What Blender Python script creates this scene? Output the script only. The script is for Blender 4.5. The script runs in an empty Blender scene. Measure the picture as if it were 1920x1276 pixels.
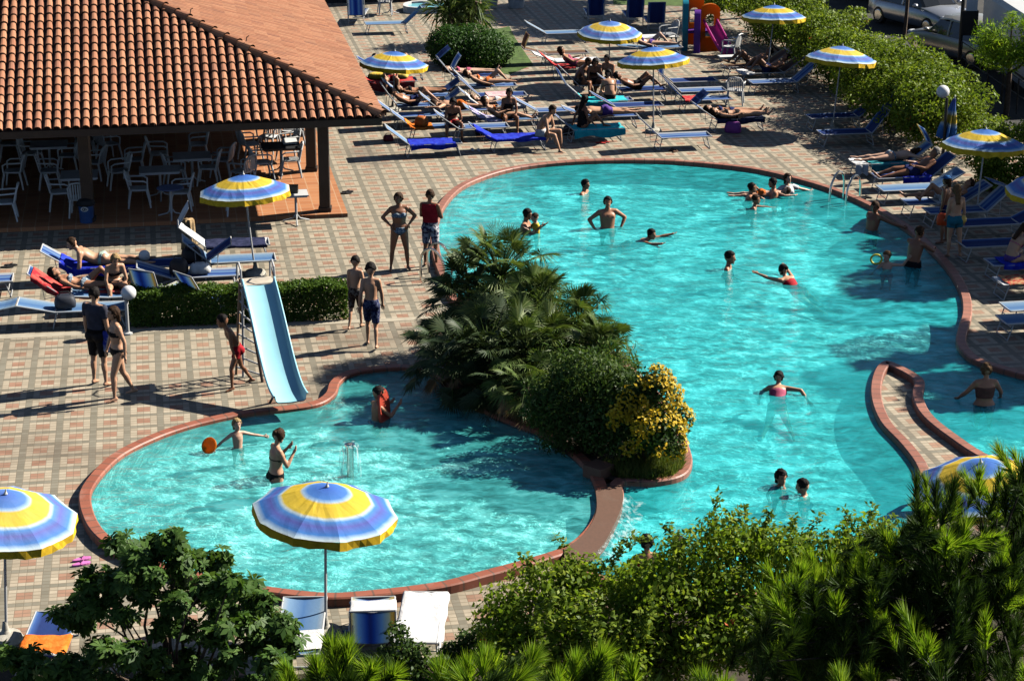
import bpy, bmesh, math, random
import numpy as np
from mathutils import Vector, Matrix, Euler, Quaternion
from mathutils.geometry import tessellate_polygon

random.seed(7)
RS = np.random.RandomState(11)
R = math.radians
S = bpy.context.scene
COL = S.collection

# ------------------------------------------------------------------ camera
F, TH, CAMH, PSI = 3970.0, R(18.45), 12.7, -0.17
cam_d = bpy.data.cameras.new("camera")
cam = bpy.data.objects.new("camera", cam_d)
COL.objects.link(cam)
cam_d.sensor_width = 36.0
cam_d.lens = 36.0 * F / 1920.0
cam_d.clip_start = 0.5
cam_d.clip_end = 600.0
cam.location = (0, 0, CAMH)
cam.rotation_euler = (R(90) - TH, 0, 0)
S.camera = cam

# ------------------------------------------------------------------ sky, sun, exposure
TOSUN = Vector((1.20, 0.52, 1.0)).normalized()
W = bpy.data.worlds.new("World")
S.world = W
W.use_nodes = True
wn = W.node_tree
bg = wn.nodes.get("Background") or wn.nodes.new("ShaderNodeBackground")
sky = wn.nodes.new("ShaderNodeTexSky")
sky.sky_type = 'NISHITA'
sky.sun_disc = False
sky.sun_elevation = R(37.4)
sky.sun_rotation = R(66.6)
sky.air_density = 0.55
sky.dust_density = 0.3
wn.links.new(sky.outputs[0], bg.inputs[0])
bg.inputs[1].default_value = 0.05
sun_d = bpy.data.lights.new("sun", 'SUN')
sun_d.energy = 5.0
sun_d.angle = R(0.5)
sun_d.color = (1.0, 0.94, 0.84)
sun = bpy.data.objects.new("sun", sun_d)
sun.rotation_euler = TOSUN.to_track_quat('Z', 'Y').to_euler()
sun.location = (30, 60, 40)
COL.objects.link(sun)
S.view_settings.view_transform = 'Standard'
S.view_settings.look = 'None'
S.view_settings.exposure = 0.85
S.view_settings.gamma = 1.0
S.render.engine = 'CYCLES'
S.cycles.max_bounces = 8
S.cycles.diffuse_bounces = 0
S.cycles.glossy_bounces = 3
S.cycles.transmission_bounces = 4
S.cycles.transparent_max_bounces = 10
S.cycles.use_denoising = True
S.cycles.caustics_reflective = False
S.cycles.caustics_refractive = False

# ------------------------------------------------------------------ layout helpers
CT, ST = math.cos(TH), math.sin(TH)
DC = Vector((math.sin(PSI), math.cos(PSI), 0))     # paving direction running away
DR = Vector((math.cos(PSI), -math.sin(PSI), 0))    # paving direction running right
GA = math.degrees(math.atan2(DR.y, DR.x))

def ray(x, y):
    u, v = (x - 960) / F, (y - 638) / F
    return Vector((u, CT - v * ST, -(ST + v * CT)))

def G(x, y, z=0.0):
    d = ray(x, y)
    return Vector((0, 0, CAMH)) + d * ((z - CAMH) / d.z)

def AT(x, y, Y):
    d = ray(x, y)
    return Vector((0, 0, CAMH)) + d * (Y / d.y)

# ------------------------------------------------------------------ node helpers
class NT:
    def __init__(s, name):
        s.m = bpy.data.materials.new(name)
        s.m.use_nodes = True
        s.t = s.m.node_tree
        s.t.nodes.clear()
        s.out = s.t.nodes.new("ShaderNodeOutputMaterial")
    def n(s, typ, **k):
        nd = s.t.nodes.new("ShaderNode" + typ)
        for a, b in k.items(): setattr(nd, a, b)
        return nd
    def set(s, sock, v):
        if isinstance(v, bpy.types.NodeSocket): s.t.links.new(v, sock)
        elif v is not None:
            if hasattr(sock.default_value, '__len__') and not isinstance(v, (int, float)):
                v = tuple(v)
                if len(sock.default_value) == 4 and len(v) == 3: v = v + (1.0,)
            sock.default_value = v
    def m_(s, op, a, b=None, c=None, clamp=False):
        nd = s.n("Math", operation=op, use_clamp=clamp)
        s.set(nd.inputs[0], a)
        if b is not None: s.set(nd.inputs[1], b)
        if c is not None: s.set(nd.inputs[2], c)
        return nd.outputs[0]
    def vm(s, op, a, b=None):
        nd = s.n("VectorMath", operation=op)
        s.set(nd.inputs[0], a)
        if b is not None: s.set(nd.inputs[1], b)
        return nd.outputs['Value'] if op in ('DOT_PRODUCT', 'LENGTH') else nd.outputs[0]
    def mix(s, f, a, b, mode='MIX'):
        nd = s.n("Mix", data_type='RGBA', blend_type=mode)
        s.set(nd.inputs[0], f); s.set(nd.inputs[6], a); s.set(nd.inputs[7], b)
        return nd.outputs[2]
    def noise(s, vec, scale, detail=3, rough=.55, out=0, dim='3D'):
        nd = s.n("TexNoise", noise_dimensions=dim)
        if vec is not None: s.set(nd.inputs['Vector'], vec)
        nd.inputs['Scale'].default_value = scale
        nd.inputs['Detail'].default_value = detail
        nd.inputs['Roughness'].default_value = rough
        return nd.outputs[out]
    def rng(s, v, a, b, c=0.0, d=1.0):
        nd = s.n("MapRange"); s.set(nd.inputs[0], v)
        for i, q in enumerate((a, b, c, d)): nd.inputs[i + 1].default_value = q
        return nd.outputs[0]
    def ramp(s, f, stops, interp='LINEAR'):
        nd = s.n("ValToRGB"); nd.color_ramp.interpolation = interp
        el = nd.color_ramp.elements
        while len(el) < len(stops): el.new(0.5)
        for e, (p, c) in zip(el, stops):
            e.position = p; e.color = tuple(c) + (1.0,)
        s.set(nd.inputs[0], f)
        return nd.outputs[0]
    def obj(s): return s.n("TexCoord").outputs['Object']
    def sep(s, v):
        nd = s.n("SeparateXYZ"); s.set(nd.inputs[0], v); return nd.outputs
    def pbsdf(s, col, rough=.6, metal=0.0, spec=.5, normal=None, **k):
        nd = s.n("BsdfPrincipled")
        s.set(nd.inputs['Base Color'], col); s.set(nd.inputs['Roughness'], rough)
        s.set(nd.inputs['Metallic'], metal); s.set(nd.inputs['Specular IOR Level'], spec)
        if normal is not None: s.set(nd.inputs['Normal'], normal)
        for a, b in k.items(): s.set(nd.inputs[a.replace('_', ' ')], b)
        return nd.outputs[0]
    def bump(s, h, strength=.3, dist=.02):
        nd = s.n("Bump"); nd.inputs['Strength'].default_value = strength
        nd.inputs['Distance'].default_value = dist
        s.set(nd.inputs['Height'], h)
        return nd.outputs[0]
    def end(s, sh):
        s.t.links.new(sh, s.out.inputs[0]); return s.m

MC = {}
def M(name, col, rough=.55, var=.18, scale=6.0, metal=0.0, spec=.4, bump=0.0):
    """plain procedural surface: base colour broken up by noise"""
    if name in MC: return MC[name]
    t = NT(name); v = t.obj()
    n = t.noise(v, scale, 4)
    hi = [min(1, c * (1 + var)) for c in col]; lo = [c * (1 - var) for c in col]
    c = t.mix(t.rng(n, .3, .7), lo, hi)
    nm = t.bump(t.noise(v, scale * 6, 3), bump) if bump else None
    MC[name] = t.end(t.pbsdf(c, rough, metal, spec, nm))
    return MC[name]

# ------------------------------------------------------------------ object helpers
def mesh(name, vs, fs, mat=None, smooth=False):
    me = bpy.data.meshes.new(name)
    me.from_pydata([tuple(v) for v in vs], [], fs)
    if mat is not None:
        for m in (mat if isinstance(mat, (list, tuple)) else [mat]): me.materials.append(m)
    if smooth: me.polygons.foreach_set('use_smooth', [True] * len(me.polygons))
    me.update()
    return me

def tag(o, label=None, cat=None, group=None, kind=None):
    if label: o['label'] = label
    if cat: o['category'] = cat
    if group: o['group'] = group
    if kind: o['kind'] = kind
    return o

def link(name, me, parent=None, loc=None, rz=None):
    o = bpy.data.objects.new(name, me)
    COL.objects.link(o)
    if parent is not None: o.parent = parent
    if loc is not None: o.location = loc
    if rz is not None: o.rotation_euler = (0, 0, rz)
    return o

def thing(name, label, cat, loc=(0, 0, 0), rz=0.0, group=None):
    return tag(link(name, None, None, loc, rz), label, cat, group)

class MB:
    """collects simple solids into one mesh"""
    def __init__(s): s.v = []; s.f = []; s.mi = []; s.cur = 0
    def add(s, vs, fs):
        b = len(s.v); s.v += [Vector(v) for v in vs]
        s.f += [[b + i for i in f] for f in fs]; s.mi += [s.cur] * len(fs)
        return s
    def box(s, c, size, rot=None):
        hx, hy, hz = [q / 2 for q in size]
        vs = [Vector((x, y, z)) for x in (-hx, hx) for y in (-hy, hy) for z in (-hz, hz)]
        if rot is not None: vs = [rot @ v for v in vs]
        return s.add([Vector(c) + v for v in vs],
                     [(0, 1, 3, 2), (4, 6, 7, 5), (0, 4, 5, 1), (2, 3, 7, 6), (0, 2, 6, 4), (1, 5, 7, 3)])
    def tube(s, pts, r, n=8, cap=True, sy=1.0, closed=False):
        pts = [Vector(p) for p in pts]
        rr = r if isinstance(r, (list, tuple)) else [r] * len(pts)
        vs = []; L = len(pts); up = None
        for i, p in enumerate(pts):
            a = pts[(i - 1) % L] if closed else pts[max(i - 1, 0)]
            b = pts[(i + 1) % L] if closed else pts[min(i + 1, L - 1)]
            d = (b - a)
            d = d.normalized() if d.length > 1e-9 else Vector((0, 0, 1))
            if up is None:
                up = Vector((0, 0, 1)) if abs(d.z) < .9 else Vector((0, 1, 0))
            x = up.cross(d)
            if x.length < 1e-6: x = Vector((1, 0, 0)).cross(d)
            x.normalize(); y = d.cross(x); up = y
            for k in range(n):
                t = 2 * math.pi * k / n
                vs.append(p + x * (math.cos(t) * rr[i]) + y * (math.sin(t) * rr[i] * sy))
        fs = []
        for i in range(L if closed else L - 1):
            j = (i + 1) % L
            for k in range(n):
                k2 = (k + 1) % n
                fs.append((i * n + k, i * n + k2, j * n + k2, j * n + k))
        if cap and not closed:
            fs.append(tuple(range(n - 1, -1, -1))); fs.append(tuple((L - 1) * n + k for k in range(n)))
        return s.add(vs, fs)
    def cap(s, a, b, r0, r1, n=10):
        """tapered capsule"""
        a, b = Vector(a), Vector(b); d = b - a
        L = max(d.length, 1e-5); d.normalize()
        pts, rr = [], []
        for t in (-90, -60, -30, 0):
            pts.append(a + d * (r0 * math.sin(R(t)))); rr.append(max(r0 * math.cos(R(t)), r0 * .02))
        for t in (0, 30, 60, 90):
            pts.append(b + d * (r1 * math.sin(R(t)))); rr.append(max(r1 * math.cos(R(t)), r1 * .02))
        if (b - a).length < 1e-4: del pts[4], rr[4]
        return s.tube(pts, rr, n)
    def ell(s, c, rx, ry, rz, rot=None, n=12, m=8):
        vs, fs = [], []
        c = Vector(c)
        for i in range(m + 1):
            ph = math.pi * (i + (0.04 if i == 0 else (-.04 if i == m else 0))) / m
            for k in range(n):
                t = 2 * math.pi * k / n
                v = Vector((rx * math.sin(ph) * math.cos(t), ry * math.sin(ph) * math.sin(t), rz * math.cos(ph)))
                vs.append(c + (rot @ v if rot is not None else v))
        for i in range(m):
            for k in range(n):
                k2 = (k + 1) % n
                fs.append((i * n + k, (i + 1) * n + k, (i + 1) * n + k2, i * n + k2))
        fs.append(tuple(range(n))); fs.append(tuple(m * n + k for k in range(n - 1, -1, -1)))
        return s.add(vs, fs)
    def loft(s, rings, cap=True):
        n = len(rings[0]); vs = [v for r in rings for v in r]; fs = []
        for i in range(len(rings) - 1):
            for k in range(n):
                k2 = (k + 1) % n
                fs.append((i * n + k, i * n + k2, (i + 1) * n + k2, (i + 1) * n + k))
        if cap:
            fs.append(tuple(range(n - 1, -1, -1))); fs.append(tuple((len(rings) - 1) * n + k for k in range(n)))
        return s.add(vs, fs)
    def lathe(s, prof, n=20, c=(0, 0, 0)):
        c = Vector(c)
        return s.loft([[c + Vector((r * math.cos(2 * math.pi * k / n), r * math.sin(2 * math.pi * k / n), z)) for k in range(n)] for r, z in prof])
    def grid(s, P):
        """P[i][j] points"""
        b = [p for row in P for p in row]; m = len(P[0])
        return s.add(b, [(i * m + j, i * m + j + 1, (i + 1) * m + j + 1, (i + 1) * m + j) for i in range(len(P) - 1) for j in range(m - 1)])
    def me(s, name, mat, smooth=False):
        me = mesh(name, s.v, s.f, mat, smooth)
        if any(s.mi): me.polygons.foreach_set('material_index', s.mi)
        return me
    def o(s, name, mat, parent=None, smooth=False, loc=None, rz=None):
        return link(name, s.me(name, mat, smooth), parent, loc, rz)

def copy_tree(o):
    c = o.copy(); COL.objects.link(c)
    for ch in list(o.children):
        d = ch.copy(); COL.objects.link(d); d.parent = c
        for g in list(ch.children):
            e = g.copy(); COL.objects.link(e); e.parent = d
    return c

def crom(P, k=6, closed=True):
    """Catmull-Rom smoothing of a list of vectors"""
    n = len(P); out = []
    for i in range(n if closed else n - 1):
        if closed: a, b, c, d = P[(i - 1) % n], P[i], P[(i + 1) % n], P[(i + 2) % n]
        else: a, b, c, d = P[max(i - 1, 0)], P[i], P[i + 1], P[min(i + 2, n - 1)]
        for j in range(k):
            t = j / k
            out.append(0.5 * ((2 * b) + (c - a) * t + (2 * a - 5 * b + 4 * c - d) * t * t + (3 * b - a - 3 * c + d) * t ** 3))
    if not closed: out.append(P[-1])
    return out

def fill2d(name, loops, z, mat):
    """flat sheet bounded by loops[0] with the other loops cut out"""
    cu = bpy.data.curves.new(name, 'CURVE'); cu.dimensions = '2D'; cu.fill_mode = 'BOTH'
    for lp in loops:
        sp = cu.splines.new('POLY'); sp.points.add(len(lp) - 1)
        for q, p in zip(sp.points, lp): q.co = (p[0], p[1], 0, 1)
        sp.use_cyclic_u = True
    ob = bpy.data.objects.new(name, cu); COL.objects.link(ob)
    dg = bpy.context.evaluated_depsgraph_get()
    me = bpy.data.meshes.new_from_object(ob.evaluated_get(dg))
    bpy.data.objects.remove(ob)
    bm = bmesh.new(); bm.from_mesh(me)
    bmesh.ops.remove_doubles(bm, verts=bm.verts, dist=1e-4)
    for v in bm.verts: v.co.z = z
    for f in bm.faces:
        if f.normal.z < 0: f.normal_flip()
    bm.to_mesh(me); bm.free()
    me.materials.clear(); me.materials.append(mat)
    me.name = name
    return me
# ------------------------------------------------------------------ materials of the setting
TP = 0.561          # side of one paving pattern
def deck_material():
    t = NT("patterned_paving"); v = t.obj()
    p0 = G(660.8, 305); p1 = G(653, 457.3)
    wob = t.vm('SCALE', t.vm('SUBTRACT', t.noise(v, 1.7, 1, out=1), (.5, .5, .5)))
    wob.node.inputs['Scale'].default_value = .012
    vv = t.vm('ADD', v, wob)
    u = t.m_('ADD', t.vm('DOT_PRODUCT', vv, tuple(DR / TP)), -p0.dot(DR) / TP + .1 + 50)
    w = t.m_('ADD', t.vm('DOT_PRODUCT', vv, tuple(DC / TP)), -p1.dot(DC) / TP + .1 + 50)
    u5, w5 = t.m_('MULTIPLY', u, 5), t.m_('MULTIPLY', w, 5)
    iu, iw = t.m_('FLOOR', t.m_('MULTIPLY', t.m_('FRACT', u), 5)), t.m_('FLOOR', t.m_('MULTIPLY', t.m_('FRACT', w), 5))
    gray = t.m_('MAXIMUM', t.m_('LESS_THAN', iu, .5), t.m_('LESS_THAN', iw, .5))
    red = t.m_('MULTIPLY', t.m_('COMPARE', iu, 2.5, .6), t.m_('COMPARE', iw, 2.5, .6))
    cv = t.n("CombineXYZ"); t.set(cv.inputs[0], t.m_('FLOOR', u5)); t.set(cv.inputs[1], t.m_('FLOOR', w5))
    wnz = t.n("TexWhiteNoise", noise_dimensions='2D'); t.set(wnz.inputs['Vector'], cv.outputs[0])
    rnd = wnz.outputs['Value']
    light = t.mix(rnd, (.44, .37, .27), (.55, .47, .35))
    redc = t.mix(rnd, (.33, .15, .095), (.46, .25, .17))
    fade = t.rng(t.noise(v, .13, 2), .35, .65)
    redc = t.mix(t.m_('MULTIPLY', fade, .5), redc, (.50, .33, .22))
    gry = t.mix(rnd, (.20, .185, .14), (.29, .27, .21))
    c = t.mix(gray, t.mix(red, light, redc), gry)
    fu, fw = t.m_('FRACT', u5), t.m_('FRACT', w5)
    eu = t.m_('MINIMUM', fu, t.m_('SUBTRACT', 1, fu)); ew = t.m_('MINIMUM', fw, t.m_('SUBTRACT', 1, fw))
    g = t.m_('MAXIMUM', t.rng(eu, .02, .07, .55, 0), t.rng(ew, .03, .11, .8, 0))
    c = t.mix(g, c, (.15, .12, .08))
    st = t.rng(t.noise(v, .8, 5, .65), .36, .72)
    st2 = t.rng(t.noise(v, 5.0, 4, .6), .3, .75)
    dirt = t.m_('MULTIPLY_ADD', st, .32, t.m_('MULTIPLY', st2, .28))
    c = t.mix(dirt, c, (.20, .165, .115))
    wetc = t.rng(t.noise(v, .35, 4, .55), .55, .68)
    c = t.mix(t.m_('MULTIPLY', wetc, .42), c, (.14, .10, .07))
    spots = t.rng(t.noise(v, 2.3, 5, .7), .66, .74); c = t.mix(t.m_('MULTIPLY', spots, .45), c, (.11, .085, .06))
    rough = t.rng(wetc, 0, 1, .7, .45)
    nm = t.bump(t.m_('SUBTRACT', 1, g), .35, .006)
    return t.end(t.pbsdf(c, rough, 0, .3, nm))
M_deck = deck_material()

def terracotta_floor():
    t = NT("terracotta_floor_tiles"); v = t.obj()
    u = t.m_('ADD', t.vm('DOT_PRODUCT', v, tuple(DR / .30)), 100.3); w = t.m_('ADD', t.vm('DOT_PRODUCT', v, tuple(DC / .30)), 100.2)
    cv = t.n("CombineXYZ"); t.set(cv.inputs[0], t.m_('FLOOR', u)); t.set(cv.inputs[1], t.m_('FLOOR', w))
    wnz = t.n("TexWhiteNoise", noise_dimensions='2D'); t.set(wnz.inputs['Vector'], cv.outputs[0])
    c = t.mix(wnz.outputs['Value'], (.44, .17, .07), (.56, .25, .11))
    fu, fw = t.m_('FRACT', u), t.m_('FRACT', w)
    e = t.m_('MINIMUM', t.m_('MINIMUM', fu, t.m_('SUBTRACT', 1, fu)), t.m_('MINIMUM', fw, t.m_('SUBTRACT', 1, fw)))
    c = t.mix(t.rng(e, .02, .045, .9, 0), c, (.60, .40, .24))
    c = t.mix(t.m_('MULTIPLY', t.noise(v, 3, 4), .35), c, (.30, .12, .06))
    return t.end(t.pbsdf(c, .55, 0, .35))

def coping_material(name, a, b, speck):
    t = NT(name); v = t.obj()
    n = t.noise(v, 1.3, 4); n2 = t.noise(v, 24 if speck > .5 else 55, 3, .7)
    c = t.mix(t.rng(n, .3, .7), a, b)
    c = t.mix(t.m_('MULTIPLY', t.rng(n2, .45, .62), speck), c, (.16, .07, .05))
    at = t.n("Attribute", attribute_name="along"); u = t.m_('DIVIDE', at.outputs['Fac'], .25)
    cvx = t.n("TexWhiteNoise", noise_dimensions='1D'); t.set(cvx.inputs['W'], t.m_('FLOOR', u))
    c = t.mix(t.m_('MULTIPLY', cvx.outputs['Value'], .45), c, [q * .62 for q in a])
    c = t.mix(t.rng(t.noise(v, 2.2, 4, .6), .58, .75, 0, .35), c, (.50, .40, .33))
    f = t.m_('FRACT', u); e = t.m_('MINIMUM', f, t.m_('SUBTRACT', 1, f))
    c = t.mix(t.rng(e, .03, .08, .8, 0), c, (.13, .085, .06))
    return t.end(t.pbsdf(c, .5, 0, .4, t.bump(n2, .15, .004)))
M_coping = coping_material("red_coping", (.34, .105, .06), (.42, .15, .09), .2)
M_coping2 = coping_material("red_coping_main", (.34, .135, .09), (.43, .19, .13), .25)
M_weir = coping_material("granular_red_coping", (.32, .13, .085), (.38, .17, .12), .75)

def basin_material(name, a, b):
    t = NT(name); v = t.obj()
    c = t.mix(t.rng(t.noise(v, .5, 3), .3, .7), a, b)
    br = t.n("TexBrick"); t.set(br.inputs['Vector'], v)
    br.inputs['Scale'].default_value = 6.0; br.inputs['Mortar Size'].default_value = .012; br.offset = 0
    br.inputs['Brick Width'].default_value = 1.0; br.inputs['Row Height'].default_value = 1.0
    c = t.mix(t.m_('MULTIPLY', br.outputs['Fac'], .15), c, (.2, .5, .5))
    return t.end(t.pbsdf(c, .7, 0, .2))
M_basin = basin_material("pale_blue_pool_tile", (.80, .96, .96), (.84, .97, .97))
M_basin_k = basin_material("pale_blue_pool_tile_small", (.86, .97, .96), (.88, .97, .97))
def band_material():
    t = NT("blue_waterline_tile"); v = t.obj()
    c = t.mix(t.noise(v, 12, 3), (.35, .62, .72), (.50, .74, .80))
    return t.end(t.pbsdf(c, .3, 0, .5))
M_band = band_material()

def water_material(name, tint, body, cscale, amount, murk):
    """clear tinted water: caustic ripple light painted into its transmission and body colour, fine bubbles scatter a little, the sky reflects"""
    t = NT(name); v = t.obj()
    wrp = t.vm('SUBTRACT', t.noise(v, .9, 3, .6, out=1), (.5, .5, .5))
    w1 = t.vm('SCALE', wrp); w1.node.inputs['Scale'].default_value = .85
    p = t.vm('ADD', v, w1)
    p = t.vm('MULTIPLY', p, (.62, 1.0, 1.0))
    def net(scale, pw):
        vo = t.n("TexVoronoi", feature='F1'); t.set(vo.inputs['Vector'], p); vo.inputs['Scale'].default_value = scale
        return t.m_('POWER', vo.outputs['Distance'], pw)
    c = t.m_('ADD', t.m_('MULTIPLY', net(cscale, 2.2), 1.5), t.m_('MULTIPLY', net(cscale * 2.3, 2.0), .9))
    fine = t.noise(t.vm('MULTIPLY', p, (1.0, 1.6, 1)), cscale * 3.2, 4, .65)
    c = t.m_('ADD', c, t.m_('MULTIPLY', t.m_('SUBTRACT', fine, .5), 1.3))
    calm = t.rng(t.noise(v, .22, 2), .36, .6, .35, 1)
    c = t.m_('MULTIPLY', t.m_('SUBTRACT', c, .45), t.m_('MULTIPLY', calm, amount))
    k = t.m_('ADD', 1.0, c)  # ripple net brightens the water colour, standing in for caustics
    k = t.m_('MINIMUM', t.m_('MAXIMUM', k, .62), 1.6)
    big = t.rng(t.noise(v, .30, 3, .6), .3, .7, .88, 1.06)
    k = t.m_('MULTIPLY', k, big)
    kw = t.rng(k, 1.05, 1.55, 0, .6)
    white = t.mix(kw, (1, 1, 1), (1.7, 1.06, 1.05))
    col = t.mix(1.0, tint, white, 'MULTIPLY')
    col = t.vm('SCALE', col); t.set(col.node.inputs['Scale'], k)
    h = t.m_('ADD', t.noise(t.vm('MULTIPLY', p, (1, 1.5, 1)), 2.6, 5, .6), t.m_('MULTIPLY', t.noise(p, 9.0, 3, .6), .35))
    nm = t.bump(h, .55, .12)
    tr = t.n("BsdfTransparent"); t.set(tr.inputs[0], col)
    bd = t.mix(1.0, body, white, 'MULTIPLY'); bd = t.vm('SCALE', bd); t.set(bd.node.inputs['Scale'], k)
    df = t.n("BsdfDiffuse"); t.set(df.inputs[0], bd); t.set(df.inputs['Normal'], t.bump(h, .35, .10))
    m0 = t.n("MixShader"); m0.inputs[0].default_value = murk
    t.t.links.new(tr.outputs[0], m0.inputs[1]); t.t.links.new(df.outputs[0], m0.inputs[2])
    gl = t.n("BsdfGlossy"); gl.inputs['Roughness'].default_value = .06; t.set(gl.inputs['Normal'], nm)
    gl.inputs[0].default_value = (1, 1, 1, 1)
    fr = t.n("Fresnel"); fr.inputs['IOR'].default_value = 1.33; t.set(fr.inputs['Normal'], nm)
    mx = t.n("MixShader"); t.set(mx.inputs[0], t.m_('MULTIPLY', fr.outputs[0], .8))
    t.t.links.new(m0.outputs[0], mx.inputs[1]); t.t.links.new(gl.outputs[0], mx.inputs[2])
    return t.end(mx.outputs[0])
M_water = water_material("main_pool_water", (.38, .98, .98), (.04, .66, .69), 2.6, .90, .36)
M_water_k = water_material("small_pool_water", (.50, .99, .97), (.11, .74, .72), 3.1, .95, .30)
M_fall = M("falling_water", (.75, .9, .92), .15, .1, 20)

def asphalt():
    t = NT("asphalt"); v = t.obj()
    c = t.mix(t.noise(v, 40, 3), (.035, .035, .037), (.075, .073, .07))
    c = t.mix(t.rng(t.noise(v, .6, 4), .4, .7), c, (.09, .085, .075))
    return t.end(t.pbsdf(c, .9, 0, .2))
M_asphalt = asphalt()
M_soil = M("planter_soil", (.06, .045, .03), .95, .4, 9, bump=.5)
M_lawn = M("lawn_ground", (.07, .12, .025), .95, .4, 5, bump=.4)
M_curb = M("pale_stone_strip", (.42, .37, .28), .8, .15, 5)
M_blackwood = M("dark_brown_timber", (.035, .024, .018), .6, .3, 4)
M_white = M("white_plastic", (.74, .74, .72), .4, .05, 3)
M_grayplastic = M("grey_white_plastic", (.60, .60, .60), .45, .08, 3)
M_alu = M("white_painted_tube", (.52, .52, .51), .35, .06, 4)
M_steel = M("stainless_steel", (.62, .62, .60), .22, .08, 5, metal=1.0)
M_concrete = M("concrete", (.46, .43, .36), .85, .2, 14, bump=.3)
M_bark = M("bark", (.11, .075, .05), .9, .4, 12, bump=.6)
M_black = M("black_rubber", (.02, .02, .022), .6, .2, 8)
M_bluep = M("slide_blue_plastic", (.36, .72, .82), .3, .05, 3)

def see_through(t, col, f, rough=.5, spec=.3, normal=None):
    """opaque surface that lets some light glow through (cloth, thin plastic)"""
    d = t.pbsdf(col, rough, 0, spec, normal); tl = t.n("BsdfTranslucent"); t.set(tl.inputs[0], col)
    mx = t.n("MixShader"); mx.inputs[0].default_value = f
    t.t.links.new(d, mx.inputs[1]); t.t.links.new(tl.outputs[0], mx.inputs[2])
    return mx.outputs[0]
def MT_(name, col, f=.4, rough=.35):
    t = NT(name); c = t.mix(t.noise(t.obj(), 4, 3), [q * .85 for q in col], [min(1, q * 1.1) for q in col])
    return t.end(see_through(t, c, f, rough))
# ------------------------------------------------------------------ pools
def px(L, z=0.0): return [G(x, y, z) for x, y in L]
Z_MAIN, Z_KID, ZC1, ZC2 = 0.02, 0.07, 0.12, 0.14
main_px = [(868,572),(848,540),(832,505),(823,470),(821,430),(832,395),(860,362),(900,341),(960,323),(1040,312),(1130,307),(1230,307),(1330,314),(1420,325),(1500,344),(1570,366),(1640,398),(1700,436),(1745,476),(1780,516),(1800,555),(1805,590),(1797,622),(1793,645),(1802,664),(1825,683),(1870,698),(1930,714),(2060,740),(2170,790),(2150,850),(2040,890),(1950,890),(1862,867),(1790,822),(1745,784),(1729,750),(1730,719),(1684,692),(1656,686),(1638,708),(1633,750),(1650,798),(1690,842),(1720,885),(1729,935),(1722,985),(1690,1040),(1600,1085),(1450,1112),(1300,1122),(1180,1105),(1092,1066),(1124,1030),(1152,985),(1168,940),(1168,912),(1225,912),(1275,902),(1295,882),(1292,850),(1260,775),(1180,690),(1080,615),(960,580)]
kid_px = [(170,945),(180,910),(225,862),(290,828),(355,805),(425,788),(485,778),(545,772),(600,762),(628,744),(637,722),(660,706),(705,698),(760,695),(810,705),(850,735),(900,770),(955,795),(1000,812),(1055,843),(1098,882),(1117,920),(1118,960),(1096,1000),(1055,1032),(985,1055),(900,1078),(820,1098),(700,1113),(610,1118),(500,1106),(430,1092),(330,1068),(240,1033),(190,995)]
main_w = crom(px(main_px, Z_MAIN), 5)
kid_w = crom(px(kid_px, Z_KID), 6)

def area(P): return sum(P[i].x * P[(i + 1) % len(P)].y - P[(i + 1) % len(P)].x * P[i].y for i in range(len(P))) / 2
def offset(P, d):
    sgn = 1 if area(P) > 0 else -1
    out = []
    n = len(P)
    for i in range(n):
        t = (P[(i + 1) % n] - P[(i - 1) % n]); t.z = 0; t.normalize()
        nrm = Vector((t.y, -t.x, 0)) * sgn
        out.append(P[i] + nrm * d)
    return out

def ring(name, P, w, z0, z1, zwater, mat, win=-0.012):
    """coping: top face, lip over the water and outer face"""
    a = offset(P, win); b = offset(P, w)
    n = len(P)
    rows = [[Vector((p.x, p.y, zz)) for p in q] for q, zz in ((a, zwater - .03), (a, z1 - .02), (offset(P, win + .02), z1), (offset(P, w - .02), z1), (b, z1 - .02), (b, z0 - .02))]
    vs = [v for r in rows for v in r]; fs = []
    for i in range(len(rows) - 1):
        for k in range(n):
            k2 = (k + 1) % n
            fs.append((i * n + k, i * n + k2, (i + 1) * n + k2, (i + 1) * n + k))
    if area(P) > 0: fs = [tuple(reversed(f)) for f in fs]
    me = mesh(name, vs, fs, mat)
    L = [0.0]
    for k in range(1, n): L.append(L[-1] + (P[k] - P[k - 1]).length)
    me.attributes.new("along", 'FLOAT', 'POINT').data.foreach_set('value', L * len(rows))
    return me

def wall(name, P, z0, z1, mat):
    n = len(P)
    vs = [Vector((p.x, p.y, z0)) for p in P] + [Vector((p.x, p.y, z1)) for p in P]
    return mesh(name, vs, [(k, (k + 1) % n, n + (k + 1) % n, n + k) for k in range(n)], mat)

D_MAIN, D_KID = -0.44, -0.24
# ground with the pool basins cut out of it
hole_main = offset(main_w, .10); hole_kid = offset(kid_w, .09)
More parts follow.
